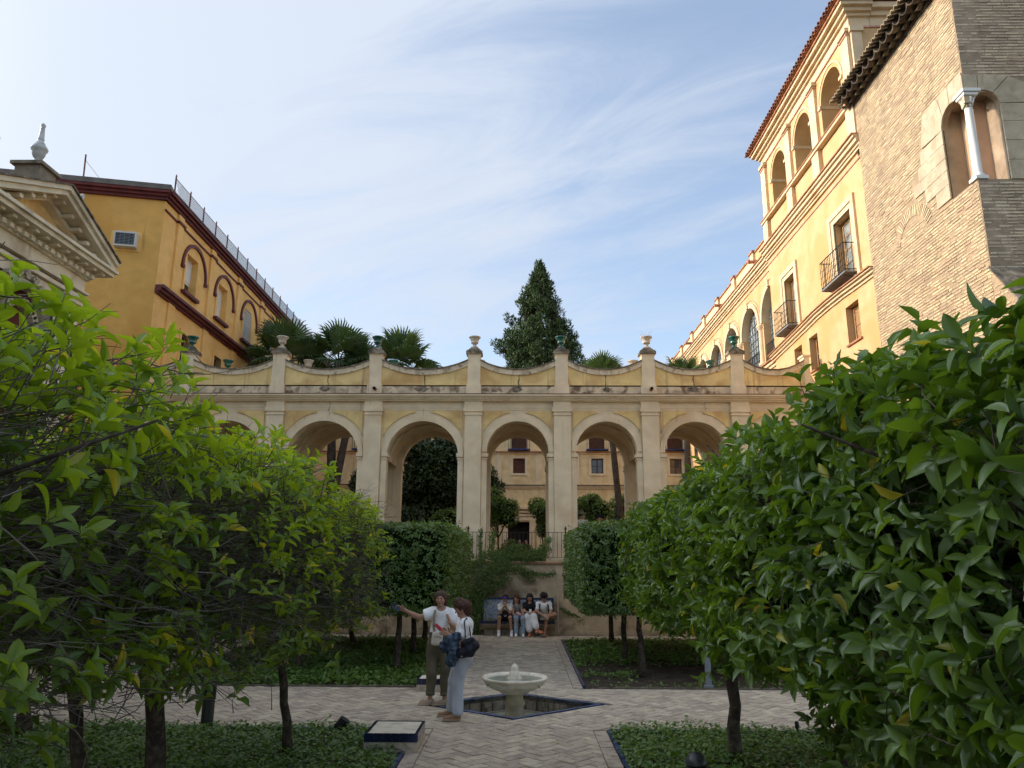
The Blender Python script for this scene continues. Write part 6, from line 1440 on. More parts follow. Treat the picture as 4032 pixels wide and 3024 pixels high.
class SDF:
    def __init__(s, lo, hi, h): s.o = np.array(lo, float); s.h = h; n = np.ceil((np.array(hi)-s.o)/h).astype(int)+1; s.F = np.full(n, .12, np.float32); s.n = n
    def _sub(s, lo, hi):
        a = np.maximum(0, np.floor((np.array(lo)-s.o)/s.h).astype(int)); b = np.minimum(s.n, np.ceil((np.array(hi)-s.o)/s.h).astype(int)+1)
        if (b <= a).any(): return None, None
        g_ = [s.o[i]+np.arange(a[i], b[i])*s.h for i in range(3)]; return tuple(slice(a[i], b[i]) for i in range(3)), np.stack(np.meshgrid(*g_, indexing='ij'), -1)
    def _mix(s, sl, d, k, mode):
        f = s.F[sl]
        if mode == 'sub': s.F[sl] = np.maximum(f, -d); return
        hh = np.clip(.5+.5*(f-d)/k, 0, 1); s.F[sl] = (f*(1-hh)+d*hh) - k*hh*(1-hh)
    def cap(s, a, b, ra, rb=None, k=.02, sq=None, axis=None, mode='add'):
        """tapered capsule; sq=(factor, direction) flattens it along a direction"""
        rb = ra if rb is None else rb; a = np.array(a, float); b = np.array(b, float); m = max(ra, rb)*(1.0 if sq is None else max(1, 1/min(sq[0], 1)))+k+.02
        sl, P = s._sub(np.minimum(a, b)-m, np.maximum(a, b)+m)
        if sl is None: return s
        ab = b-a; t = np.clip(((P-a)@ab)/max(ab@ab, 1e-9), 0, 1); q = P-a-t[..., None]*ab
        if sq is not None: u = nrm(np.array(sq[1], float)); q = q + ((q@u)*(sq[0]-1))[..., None]*u
        s._mix(sl, np.linalg.norm(q, axis=-1)-(ra+(rb-ra)*t), k, mode); return s
    def ell(s, c, r, rot=0., k=.02, mode='add', tilt=0.):
        c = np.array(c, float); r = np.array(r, float); m = r.max()+k+.02; sl, P = s._sub(c-m, c+m)
        if sl is None: return s
        q = P-c; ca, sa = math.cos(rot), math.sin(rot); x = q[...,0]*ca+q[...,1]*sa; y = -q[...,0]*sa+q[...,1]*ca; z = q[...,2]
        if tilt: ct, st = math.cos(tilt), math.sin(tilt); y, z = y*ct+z*st, -y*st+z*ct
        u = np.sqrt((x/r[0])**2+(y/r[1])**2+(z/r[2])**2); s._mix(sl, (u-1)*r.min()*np.clip(u, .3, 1.5)**0, k, mode); return s
    def cut(s, p, n):  # remove the side the normal points to
        P = [s.o[i]+np.arange(s.n[i])*s.h for i in range(3)]; d = (P[0][:, None, None]-p[0])*n[0]+(P[1][None, :, None]-p[1])*n[1]+(P[2][None, None, :]-p[2])*n[2]; s.F = np.maximum(s.F, d); return s
    def folds(s, amp, fx, seed=0, zs=1.):
        r_ = np.random.default_rng(seed); G = np.stack(np.meshgrid(*[s.o[i]+np.arange(s.n[i])*s.h for i in range(3)], indexing='ij'), -1); v = 0
        for i in range(4): w = r_.normal(0, fx, 3)*np.array([1, 1, zs]); v = v+np.sin(G@w+r_.uniform(0, 6))
        s.F = s.F+amp*v.astype(np.float32)/2; return s
    def build(s, name, m, parent, T=None):
        s.F[[0,-1]] = .1; s.F[:, [0,-1]] = .1; s.F[:, :, [0,-1]] = .1
        if not (s.F < 0).any(): return None
        V, Q = surface_nets(s.F, s.o, s.h); o_ = np.array(origin_of(parent)); V = V+(np.array(T) if T is not None else 0)
        me = bpy.data.meshes.new(name); np_o = np_mesh(name, V, Q, m, parent, smooth=True); return np_o
def hand(S, w, d, side, palm_n, sc=1., curl=.5, k=.006, spread=.10):
    """hand from wrist w along d; side = thumb side direction, palm_n = the way the palm faces"""
    w = np.array(w, float); d = nrm(np.array(d, float)); side = np.array(side, float); side = nrm(side-d*(side@d)); pn = np.array(palm_n, float); pn = nrm(pn-d*(pn@d)-side*(pn@side))
    e = w+d*.085*sc
    for i in range(4): u = (1.5-i)*.019*sc; S.cap(w+side*u*.55, e+side*u, .013*sc, .0115*sc, k=.012)
    for i, L_ in enumerate((.070, .080, .075, .058)):
        u = (1.5-i)*.0195*sc; b = e+side*u; dd = nrm(d+side*(1.5-i)*spread+pn*curl*.35); p1 = b+dd*L_*.45*sc; d2 = nrm(dd+pn*curl*.9); p2 = p1+d2*L_*.32*sc; d3 = nrm(d2+pn*curl*.8); p3 = p2+d3*L_*.23*sc
        S.cap(b, p1, .0095*sc, .009*sc, k=k*.5); S.cap(p1, p2, .009*sc, .008*sc, k=k*.5); S.cap(p2, p3, .008*sc, .0068*sc, k=k*.5)
    tb = w+d*.025*sc+side*.026*sc; t1 = tb+nrm(side*.9+d*.7+pn*.3)*.036*sc; t2 = t1+nrm(side*.35+d*1.+pn*.4)*.034*sc
    S.cap(tb, t1, .014*sc, .011*sc, k=k); S.cap(t1, t2, .011*sc, .008*sc, k=k*.6)
def head(S, c, yaw, r_=.098, tilt=0., face=True):
    """skull, jaw, nose, brow, ears; face looks along yaw (0 = towards the camera, -Y), tilt down positive"""
    c = np.array(c, float); f = np.array([math.sin(yaw)*math.cos(tilt), -math.cos(yaw)*math.cos(tilt), -math.sin(tilt)]); sd_ = np.array([math.cos(yaw), math.sin(yaw), 0]); u = np.cross(sd_, f); u = u if u[2] > 0 else -u; q = r_/.098
    P = lambda a, b, z: c+f*a*q+sd_*b*q+u*z*q
    S.ell(c+u*.015*q-f*.012*q, (.076*q, .093*q, .100*q), rot=yaw, k=.01)
    S.cap(P(.03, 0, -.03), P(.052, 0, -.082), .060*q, .030*q, k=.03); S.cap(P(.045,-.03,-.02), P(.045,.03,-.02), .035*q, k=.02)
    S.cap(P(.083, 0, .005), P(.104, 0, -.028), .007*q, .0125*q, k=.008)
    S.cap(P(.078, -.03, .03), P(.078, .03, .03), .012*q, k=.012)
    for e in (-1, 1):
        S.ell(P(.085, e*.03, .012), (.012*q, .012*q, .009*q), k=.006, mode='sub'); S.ell(P(.0, e*.078, -.01), (.011*q, .02*q, .03*q), rot=yaw, k=.004)
    S.cap(P(.082, -.018, -.058), P(.082, .018, -.058), .0075*q, k=.005); S.ell(P(.076, 0, -.085), (.016*q, .014*q, .014*q), k=.01)
    return P
def features(P, yaw, parent, q=1., eyes=True, lipm='lips', glasses=None):
    for e in (-1, 1): c = P(.0815, e*.03, .010); MB().lathe([(.001,-.005*q),(.009*q,-.003*q),(.009*q,.003*q),(.001,.005*q)], tuple(c), 8).build('eye', 'eye_dark', parent)
    a, b = P(.0895, -.020, -.058), P(.0895, .020, -.058); MB().tube([tuple(a), tuple((a+b)/2+np.array([0,0,.002])), tuple(b)], [.003*q,.006*q,.003*q], 6).build('mouth', lipm, parent)
def shoe(parent, heel, d, m, sole='espadrille', L=.235, sc=1., hgt=.05, nm='shoe'):
    d = nrm(np.array([d[0], d[1], 0], float)); h_ = np.array(heel, float); S = SDF(h_-np.array([.35,.35,.05]), h_+np.array([.35,.35,.2]), .008)
    side = np.array([-d[1], d[0], 0]); S.cap(h_+np.array([0,0,.035]), h_+d*L*.75+np.array([0,0,.028]), .036*sc, .034*sc, k=.02); S.cap(h_+np.array([0,0,.06]), h_+d*L*.35+np.array([0,0,hgt]), .032*sc, .03*sc, k=.03); S.cut((0,0,h_[2]+.008), (0,0,-1)); S.build(nm, m, parent)
    S = SDF(h_-np.array([.35,.35,.05]), h_+np.array([.35,.35,.1]), .008); S.cap(h_+np.array([0,0,.01]), h_+d*L*.77+np.array([0,0,.01]), .040*sc, .042*sc, k=.01); S.cut((0,0,h_[2]+.03), (0,0,1)); S.cut((0,0,h_[2]), (0,0,-1)); S.build('shoe_sole', sole, parent)
def slab_obj(name, c, ax, ay, az, m, parent, bevel=.0):
    """thin box with half-axes ax, ay, az (vectors)"""
    c, ax, ay, az = [np.array(x, float) for x in (c, ax, ay, az)]; q = MB()
    for s1 in (-1, 1):
        for s2 in (-1, 1):
            for s3 in (-1, 1): q.v.append(tuple(c+ax*s1+ay*s2+az*s3))
    q.f = [[0,1,3,2],[4,6,7,5],[0,4,5,1],[2,3,7,6],[0,2,6,4],[1,5,7,3]]; return q.build(name, m, parent)

# --- woman with outstretched arm
def A3(*p): return np.array(p, float)
o1 = A3(-1.20, 12.12, 0)
w1 = empty('person', tuple(o1), 'woman in white puff sleeved top and olive trousers pointing left with a phone', 'person')
X = lambda x, y, z: o1+A3(x, y, z)
H = .0065
S = SDF(o1+A3(-.72, -.35, .0), o1+A3(.50, .32, 1.70), H)
PH = head(S, X(.070, -.02, 1.548), R(-6), r_=.094)
S.cap(X(.072, .015, 1.47), X(.085, .02, 1.36), .050, .056, k=.03)
S.cap(X(-.045, .02, 1.345), X(.215, .02, 1.33), .052, .052, k=.05, sq=(1.0, (0,1,0))); S.cap(X(.085, .02, 1.31), X(.07, .02, 1.12), .125, .10, k=.05, sq=(1.45, (0,1,0))); S.cap(X(.07, .02, 1.1), X(.065, .02, .95), .11, .15, k=.05, sq=(1.4, (0,1,0)))
sh, el, wr = X(-.055, .01, 1.325), X(-.25, -.03, 1.275), X(-.475, -.08, 1.385)
S.cap(sh, el, .048, .041, k=.03); S.cap(el, X(-.33, -.045, 1.305), .042, .040, k=.02); S.cap(X(-.33, -.045, 1.305), wr, .040, .025, k=.02)
hand(S, wr, X(-.575, -.10, 1.42)-wr, (0, -.3, 1), (0, -1, 0), sc=.98, curl=.45)
sh2, el2, wr2 = X(.235, .01, 1.31), X(.335, -.07, 1.115), X(.250, -.20, 1.20)
S.cap(sh2, el2, .047, .041, k=.03); S.cap(el2, wr2, .040, .026, k=.02)
hand(S, wr2, X(.205, -.24, 1.33)-wr2, (-.2, -1, .2), (-1, 0, 0), sc=.98, curl=.25, spread=.22)
hpL, knL, anL = X(-.01, .02, .88), X(-.035, -.01, .48), X(-.055, .0, .10); hpR, knR, anR = X(.14, .02, .88), X(.155, -.0, .48), X(.165, .01, .09)
for a, b, c in ((hpL, knL, anL), (hpR, knR, anR)): S.cap(a, b, .08, .055, k=.04); S.cap(b, c, .05, .032, k=.02); S.cap(c, c+A3(-.01, -.0, -.045), .032, .034, k=.02); S.cap(c+A3(0,0,-.05), c+A3(-.13, -.05, -.055), .034, .026, k=.02)
S.build('body', 'skin_tan', w1)
features(PH, R(-6), w1)
# hair: bob with fringe
S = SDF(o1+A3(-.10, -.20, 1.36), o1+A3(.24, .2, 1.74), .006)
hc = X(.070, .0, 1.575); S.ell(hc+A3(0,.008,.006), (.102, .108, .100), k=.02)
for e in (-1, 1): S.cap(X(.070+e*.078, .0, 1.575), X(.070+e*.082, .01, 1.475), .035, .026, k=.03)
S.cap(X(.0, .06, 1.55), X(.14, .06, 1.55), .05, k=.03); S.cap(X(.03, .055, 1.48), X(.11, .055, 1.48), .045, k=.03)
S.folds(.004, 60, 3, zs=.25); S.ell(PH(.085, .008, -.035), (.062, .06, .088), rot=R(-6), mode='sub', k=.01); S.cap(PH(.11,-.03,.035), PH(.11,.035,.045), .025, k=.01, mode='sub')
S.build('hair', 'hair_brown', w1)
# top
S = SDF(o1+A3(-.36, -.25, .98), o1+A3(.46, .28, 1.47), H)
S.cap(X(-.04, .02, 1.345), X(.21, .02, 1.33), .064, .064, k=.05); S.cap(X(.085, .02, 1.31), X(.07, .02, 1.16), .140, .135, k=.05, sq=(1.35, (0,1,0))); S.cap(X(.07, .02, 1.16), X(.065, .02, 1.07), .135, .150, k=.03, sq=(1.3, (0,1,0)))
S.cap(sh+A3(.03,0,0), X(-.155, -.01, 1.305), .075, .088, k=.03); S.cap(X(-.06, 0, 1.37), X(-.16, -.01, 1.335), .05, .062, k=.03); S.cap(sh2, X(.295, -.03, 1.22), .072, .088, k=.03); S.cap(X(.25,0,1.36), X(.31,-.03,1.28), .045, .06, k=.03)
S.folds(.008, 42, 7); S.ell(X(.082, -.04, 1.435), (.078, .09, .07), mode='sub'); S.cut(X(0,0,1.055), (0,0,-1)); S.cut(X(-.185, 0, 1.3), nrm(A3(-1, -.1, -.25)))
S.build('top', 'cloth_white', w1)
# trousers: high waist, wide thigh, tapered turned-up cuffs
S = SDF(o1+A3(-.24, -.26, .08), o1+A3(.36, .3, 1.14), .0075)
S.cap(X(.065, .02, 1.07), X(.06, .02, 1.0), .118, .135, k=.04, sq=(1.25, (0,1,0))); S.cap(X(.06, .02, 1.0), X(.065, .02, .86), .135, .165, k=.04, sq=(1.3, (0,1,0)))
for a, b, c in ((hpL+A3(-.01,0,0), X(-.045, -.005, .50), X(-.055, .0, .17)), (hpR+A3(.02,0,0), X(.165, 0, .50), X(.165, .01, .16))): S.cap(a, b, .115, .085, k=.03); S.cap(b, c, .085, .058, k=.02)
S.folds(.009, 26, 9, zs=.35); S.cut(X(0,0,1.085), (0,0,1)); S.cut(X(0,0,.150), (0,0,-1)); S.build('trousers', 'cloth_olive', w1)
for c in (X(-.055, 0, .175), X(.165, .01, .17)): MB().lathe([(.055,0),(.068,.0),(.070,.055),(.058,.055)], tuple(c-A3(0,0,.035)), 14).build('trouser_cuff', 'cloth_olive', w1, smooth=True)
MB().tube([tuple(X(.065+.125*math.cos(t), .02+.10*math.sin(t), 1.068)) for t in np.linspace(0, 6.283, 20)], .011, 5).build('belt', 'cloth_black', w1)
shoe(w1, anL*A3(1,1,0)+A3(.03,.0,.0), (-1, -.35), 'espadrille'); shoe(w1, anR*A3(1,1,0)+A3(.02,-.0,.0), (-1, -.45), 'espadrille')
bg1 = empty('handbag', tuple(X(.02, -.16, .98)), 'cream crossbody bag with a wide tan strap worn by the woman in olive trousers', 'bag')
S = SDF(o1+A3(-.1, -.26, .84), o1+A3(.2, -.06, 1.14), .0065); S.cap(X(-.005, -.155, 1.035), X(-.01, -.155, .915), .03, .035, k=.03); S.cap(X(.105, -.165, 1.05), X(.09, -.165, .92), .035, .035, k=.05); S.cap(X(.05, -.16, 1.05), X(.04, -.16, .92), .042, .042, k=.05); S.build('bag_body', 'leather_cream', bg1)
MB().tube([tuple(X(-.01, -.205, 1.0)), tuple(X(.05, -.212, 1.015)), tuple(X(.12, -.205, 1.0))], .004, 5).build('zip', 'strap_tan', bg1)
q = MB(); 
pts_ = [X(.0, -.15, 1.075), X(-.01, -.16, 1.16), X(-.012, -.150, 1.28), X(-.005, -.085, 1.375), X(.02, .0, 1.405)]
for a, b in zip(pts_[:-1], pts_[1:]): q.bar(tuple(a), tuple(b), .040, .006, upv=(0, -1, .3))
q.build('strap', 'strap_tan', bg1)
ph = empty('phone', tuple(X(-.60, -.10, 1.43)), 'blue grey phone held out to the left by the first woman', 'phone')
slab_obj('phone_body', X(-.605, -.125, 1.432), A3(.052, 0, -.045), A3(.024, 0, .028), A3(0, .005, 0), 'phone_case', ph)
slab_obj('phone_lens', X(-.632, -.132, 1.468), A3(.010, 0, -.009), A3(.010, 0, .012), A3(0, .002, 0), 'black_plastic', ph)

# --- woman in profile with handbag and denim jacket
o2 = A3(-.79, 11.08, 0)
w2 = empty('person', tuple(o2), 'woman in profile, white tee and pale jeans, reading a red phone', 'person')
X = lambda x, y, z: o2+A3(x, y, z)
S = SDF(o2+A3(-.36, -.35, .0), o2+A3(.34, .42, 1.62), H); Y_ = R(-86)
PH = head(S, X(.075, .02, 1.475), Y_, r_=.096, tilt=R(16))
S.cap(X(.10, .03, 1.42), X(.125, .03, 1.30), .052, .058, k=.03)
S.cap(X(.13, -.11, 1.28), X(.13, .17, 1.28), .055, k=.05); S.cap(X(.125, .03, 1.24), X(.105, .03, 1.05), .105, .10, k=.05, sq=(.82, (0,1,0))); S.cap(X(.10, .03, 1.02), X(.095, .03, .88), .115, .125, k=.05, sq=(.85, (0,1,0)))
nsh, nel, nwr = X(.13, -.13, 1.26), X(.075, -.17, 1.03), X(-.085, -.19, 1.135)
S.cap(nsh, nel, .050, .044, k=.03); S.cap(nel, nwr, .044, .028, k=.02); hand(S, nwr, A3(-.9, -.05, .35), (0, .2, 1), (.1, 1, .2), sc=.95, curl=.6)
fsh, fel, fwr = X(.13, .19, 1.26), X(.06, .18, 1.04), X(-.09, .02, 1.15)
S.cap(fsh, fel, .048, .042, k=.03); S.cap(fel, fwr, .042, .027, k=.02); hand(S, fwr, A3(-.8, -.3, .3), (0, -.3, 1), (.1, -1, .1), sc=.95, curl=.6)
legs = ((X(.08, -.055, .85), X(.045, -.06, .47), X(.045, -.06, .09)), (X(.07, .11, .85), X(-.04, .16, .48), X(-.055, .20, .09)))
for a, b, c in legs: S.cap(a, b, .085, .055, k=.04); S.cap(b, c, .05, .032, k=.02); S.cap(c+A3(.01,0,-.04), c+A3(-.13, -.01, -.05), .036, .027, k=.02)
S.build('body', 'skin', w2); features(PH, Y_, w2)
S = SDF(o2+A3(-.08, -.16, 1.33), o2+A3(.26, .2, 1.66), .006)
S.ell(X(.095, .02, 1.512), (.112, .102, .095), k=.02); S.cap(X(.13, .02, 1.49), X(.155, .02, 1.42), .085, .055, k=.03); S.cap(X(.03, .02, 1.57), X(-.0, .02, 1.535), .065, .05, k=.03)
S.folds(.004, 60, 5, zs=.25); S.ell(PH(.10, 0, -.04), (.075, .085, .085), mode='sub', k=.01); S.ell(PH(.02, -.085, -.07), (.045, .05, .045), mode='sub', k=.01)
S.build('hair', 'hair_auburn', w2)
S = SDF(o2+A3(-.2, -.3, .84), o2+A3(.32, .34, 1.38), H)
S.cap(X(.13, -.11, 1.28), X(.13, .17, 1.28), .066, k=.05); S.cap(X(.122, .03, 1.24), X(.095, .03, 1.05), .122, .118, k=.05, sq=(.82, (0,1,0))); S.cap(X(.095, .03, 1.02), X(.095, .03, .90), .125, .135, k=.04, sq=(.85, (0,1,0)))
S.cap(nsh, X(.095, -.16, 1.13), .068, .070, k=.03); S.cap(fsh, X(.09, .19, 1.12), .065, .068, k=.03); S.folds(.006, 36, 11)
S.ell(X(.095, .03, 1.375), (.06, .08, .06), mode='sub'); S.cut(X(0,0,.885), (0,0,-1)); S.build('tee_shirt', 'cloth_white', w2)
S = SDF(o2+A3(-.2, -.26, .06), o2+A3(.3, .36, .95), .0075)
S.cap(X(.095, .03, .93), X(.10, .03, .82), .125, .150, k=.04, sq=(.88, (0,1,0)))
for i, (a, b, c) in enumerate(legs): S.cap(a+A3(.015,0,-.02), b, .115, .078, k=.04); S.cap(b, c+A3(0,0,.03), .078, .080, k=.02)
S.folds(.006, 26, 13, zs=.4); S.cut(X(0,0,.945), (0,0,1)); S.cut(X(0,0,.075), (0,0,-1)); S.build('jeans', 'cloth_paleblue', w2)
shoe(w2, X(.055, -.065, 0), (-1, -.12), 'shoe_tan'); shoe(w2, X(-.045, .195, 0), (-1, -.1), 'shoe_tan')
hb = empty('handbag', tuple(X(.17, -.22, .95)), 'black leather shoulder bag hanging from the woman in pale jeans', 'bag')
S = SDF(o2+A3(-.02, -.38, .78), o2+A3(.42, -.05, 1.20), .0065)
S.cap(X(.10, -.225, .93), X(.28, -.225, 1.02), .05, .05, k=.04, sq=(1., (0,1,0))); S.cap(X(.07, -.225, .875), X(.22, -.225, .90), .05, .055, k=.06); S.cap(X(.13, -.225, 1.03), X(.235, -.225, 1.075), .045, .035, k=.05); S.cap(X(.22,-.225,.93), X(.305,-.225,.99), .055, .04, k=.05)
S.folds(.005, 30, 15); S.build('bag_body', 'leather_black', hb)
for dy in (-.03, .03):
    MB().tube([tuple(X(.15, -.225+dy, 1.08)), tuple(X(.145, -.215+dy, 1.20)), tuple(X(.125, -.185+dy*.5, 1.315)), tuple(X(.15, -.13+dy*.4, 1.355)), tuple(X(.18, -.10+dy*.4, 1.30)), tuple(X(.22, -.14, 1.1))], .0085, 6).build('strap', 'leather_black', hb)
for p in (X(.152, -.262, 1.10), X(.105, -.28, .865)): MB().lathe([(.012,-.008),(.014,0),(.012,.008)], tuple(p), 8).build('buckle', 'steel', hb)
jk = empty('denim_jacket', tuple(X(-.03, -.22, .9)), 'crumpled blue denim jacket draped over the near forearm', 'jacket')
S = SDF(o2+A3(-.26, -.38, .66), o2+A3(.12, -.02, 1.20), .0065)
S.cap(X(-.155, -.20, 1.00), X(.02, -.20, 1.10), .055, .075, k=.04); S.cap(X(-.10, -.21, 1.07), X(.03, -.20, 1.11), .045, .05, k=.04); S.cap(X(-.06, -.21, 1.0), X(-.035, -.21, .78), .085, .060, k=.05, sq=(1.25, (0,1,0))); S.cap(X(-.0, -.21, .98), X(.005, -.21, .86), .06, .045, k=.05, sq=(1.2, (0,1,0))); S.cap(X(-.17, -.2, .985), X(-.14, -.2, .96), .05, .05, k=.03); S.cap(X(-.07,-.22,.78), X(-.05,-.22,.74), .045, .035, k=.03)
S.folds(.010, 40, 17); S.build('jacket_cloth', 'denim', jk)
p2 = empty('phone', tuple(X(-.24, -.16, 1.24)), 'small phone in a red case held by the woman in profile', 'phone')
slab_obj('phone_body', X(-.235, -.185, 1.235), A3(.045, 0, -.040), A3(.012, .022, .012), A3(.003, -.004, .003), 'phone_red', p2)

# --- seated and distant people at lower resolution
def seated(x0, label, skinm, hairm, topm, botm, head_c, shw, hip, kneeL, kneeR, ankL, ankR, elL, wrL, elR, wrR, yaw=0., tilt=.2, long_hair=False, shorts=False, skirt=False, shoem='cloth_white', socks=False, lean=.0, bare_arm=True, h=.011, y0=22.12, base=None, toe=None):
    o = np.array(base if base is not None else (x0, y0, 0.), float); g = lambda p: o+np.array(p, float)
    pr = empty('person', tuple(o), label, 'person'); pts = np.array([head_c, hip, kneeL, kneeR, ankL, ankR, elL, wrL, elR, wrR]); lo = o+pts.min(0)-A3(.22,.24,.12); lo[2] = max(lo[2], o[2]); hi = o+pts.max(0)+A3(.22,.22,.17)
    S = SDF(lo, hi, h); P_ = head(S, g(head_c), yaw, r_=.096, tilt=tilt); hc = np.array(head_c); nb = hc+A3(0, .03+lean*.3, -.17); hp = np.array(hip)
    S.cap(g(hc+A3(0,.02,-.06)), g(nb), .048, .055, k=.03); sL, sR = nb+A3(-shw, .0, -.03), nb+A3(shw, 0, -.03)
    def torso(S, e): S.cap(g(sL), g(sR), .05+e, k=.05); S.cap(g(nb+A3(0,.0,-.10)), g(hp+A3(0,0,.12)), .115+e, .115+e, k=.05, sq=(1.25, (0,1,0))); S.cap(g(hp+A3(0,0,.12)), g(hp), .12+e, .135+e, k=.05, sq=(1.15, (0,1,0)))
    torso(S, 0)
    for s_, e, w, sd2 in ((sL, elL, wrL, 1), (sR, elR, wrR, -1)):
        e, w = np.array(e), np.array(w); S.cap(g(s_), g(e), .046, .038, k=.03); S.cap(g(e), g(w), .038, .025, k=.02); hand(S, g(w), nrm(w-e)+A3(0,-.25,-.1), (sd2, 0, .3), (0, -.2, -1), sc=.95, curl=.7, k=.004)
    for hx, kn, an in ((-.09, kneeL, ankL), (.09, kneeR, ankR)):
        kn, an = np.array(kn), np.array(an); S.cap(g(hp+A3(hx,0,.0)), g(kn), .080, .056, k=.03); S.cap(g(kn), g(an), .054, .034, k=.02); S.cap(g(an+A3(0,0,-.03)), g(an+A3(0,-.12,-.05)), .034, .026, k=.02)
    S.build('body', skinm, pr); features(P_, yaw, pr)
    S = SDF(g(hc)-A3(.2,.2,.45), g(hc)+A3(.2,.25,.2), h*.85); S.ell(g(hc)+A3(0,.015,.03), (.092, .105, .092), k=.02)
    if long_hair:
        for e in (-1, 1): S.cap(g(hc)+A3(e*.07,.02,.0), g(hc)+A3(e*.095,-.01,-.25), .035, .03, k=.03)
        S.cap(g(hc)+A3(0,.06,.0), g(hc)+A3(0,.09,-.25), .07, .08, k=.03)
    S.folds(.005, 50, int(abs(x0*100)) % 50, zs=.4); S.ell(P_(.10, 0, -.045), (.062,.066,.085), rot=yaw, mode='sub', k=.01); S.build('hair', hairm, pr)
    S = SDF(lo, hi, h); torso(S, .016)
    for s_, e in ((sL, elL), (sR, elR)): e = np.array(e); m = s_*.45+e*.55; S.cap(g(s_), g(m if bare_arm else s_*.8+e*.2), .062, .060, k=.03)
    S.folds(.005, 34, 3+int(abs(x0*10))); S.ell(g(nb+A3(0,-.05,.06)), (.07,.08,.06), mode='sub'); S.cut(g(hp+A3(0,0,-.02)), (0,0,-1)); S.build('top', topm, pr)
    S = SDF(lo, hi, h); S.cap(g(hp+A3(0,0,.10)), g(hp), .132, .150, k=.04, sq=(1.1, (0,1,0)))
    for hx, kn, an in ((-.09, kneeL, ankL), (.09, kneeR, ankR)):
        kn, an = np.array(kn), np.array(an); h0 = hp+A3(hx,0,.0)
        if shorts: S.cap(g(h0), g(h0*.22+kn*.78), .098, .088, k=.03)
        elif skirt: S.cap(g(h0), g(kn), .105, .082, k=.05); S.cap(g(kn), g(an*.72+kn*.28), .085, .095, k=.06)
        else: S.cap(g(h0), g(kn), .10, .072, k=.03); S.cap(g(kn), g(an+A3(0,0,.03)), .068, .058, k=.02)
    S.folds(.006 if not skirt else .008, 30, 9, zs=.3); S.build('skirt' if skirt else 'shorts' if shorts else 'trousers', botm, pr)
    for kn, an, tt in ((kneeL, ankL, 0), (kneeR, ankR, 1)):
        an = np.array(an); d = (0, -1) if toe is None else toe[tt]; shoe(pr, g(an+A3(0,.02,-.075)), d, shoem, shoem if shoem != 'cloth_white' else 'cloth_cream', L=.23)
        if socks: MB().tube([tuple(g(an+A3(0,0,-.03))), tuple(g(an+A3(0,0,.10)))], .042, 10).build('sock', 'cloth_white', pr)
    return pr, g, P_, nb
pr, g_, P_, nb = seated(-.35, 'seated man in white tee and dark shorts, blue visor glasses, photographing with his phone', 'skin_tan', 'hair_dark', 'cloth_cream', 'cloth_black', (0, .18, 1.02), .16, (0, .38, .50), (-.16, -.04, .52), (.15, -.04, .52), (-.17, -.03, .085), (.19, -.03, .085), (-.13, .02, .64), (-.035, -.01, .80), (.13, .02, .64), (.035, -.01, .80), tilt=.15, shorts=True, socks=True)
MB().tube([tuple(P_(.088,-.055,.045)), tuple(P_(.105,0,.05)), tuple(P_(.088,.055,.045))], [.022,.026,.022], 8).build('visor_glasses', 'visor_blue', pr)
p3 = empty('phone', tuple(g_((0, -.06, .88))), 'gold coloured phone held up before the face of the seated man', 'phone'); slab_obj('phone_body', g_((0, -.07, .885)), A3(.042, 0, 0), A3(0, .012, .05), A3(0, .004, -.001), 'phone_gold', p3)
b3 = empty('backpack', tuple(g_((0, .05, .56))), 'small black bag with a white mark between the knees of the seated man', 'bag'); S = SDF(g_((-.15,-.15,.42)), g_((.15,.3,.82)), .011); S.ell(g_((0, .06, .60)), (.085, .07, .12), k=.02); S.build('bag_body', 'cloth_black', b3)
MB().tube([tuple(g_((-.03,-.018,.58))), tuple(g_((.0,-.022,.55))), tuple(g_((.045,-.012,.60)))], [.003,.009,.003], 5).build('white_mark', 'cloth_white', b3)
pr, g_, P_, nb = seated(.0, 'seated smiling young woman in grey sleeveless top and light blue jeans', 'skin', 'hair_auburn', 'cloth_grey', 'cloth_jean', (-.02, .24, 1.02), .12, (.03, .38, .50), (-.03, -.02, .50), (.16, -.04, .50), (-.03, -.03, .085), (.17, -.03, .085), (-.13, .12, .66), (-.05, -.02, .50), (.15, .14, .68), (.18, -.02, .55), yaw=R(-22), tilt=0., long_hair=True, bare_arm=False)
pb = empty('handbag', tuple(g_((.04, .0, .62))), 'small pink bag on the lap of the young woman in light jeans', 'bag'); S = SDF(g_((-.1,-.12,.5)), g_((.18,.14,.75)), .01); S.cap(g_((.0, .02, .63)), g_((.08, .0, .60)), .045, k=.01); S.build('bag_body', 'pink_bag', pb); MB().tube([tuple(g_((.04,.0,.66))), tuple(g_((-.02,.1,.85))), tuple(g_((-.08,.2,.95)))], .005, 4).build('strap', 'pink_bag', pb)
bt = empty('water_bottle', (.09, 22.16, 0), 'clear water bottle on the ground between the seated young women', 'bottle'); MB().lathe([(.032,0),(.034,.02),(.034,.17),(.028,.20),(.013,.225),(.013,.24)], (.09,22.16,0), 12).build('bottle_body', 'glass_pane', bt, smooth=True); MB().lathe([(.015,.24),(.015,.262)], (.09,22.16,0), 10).build('cap', 'cloth_white', bt)
pr, g_, P_, nb = seated(.36, 'seated woman in black top, long white skirt and orange sandals', 'skin', 'hair_dark', 'cloth_black', 'cloth_white', (.0, .24, 1.06), .14, (.03, .38, .50), (-.06, -.02, .54), (.10, -.06, .56), (.0, -.02, .085), (.19, -.20, .20), (-.17, .12, .68), (-.03, .0, .66), (.19, .12, .68), (.06, -.0, .66), tilt=.45, long_hair=True, skirt=True, shoem='orange_sandal', toe=((-.2, -1), (.9, -.6)))
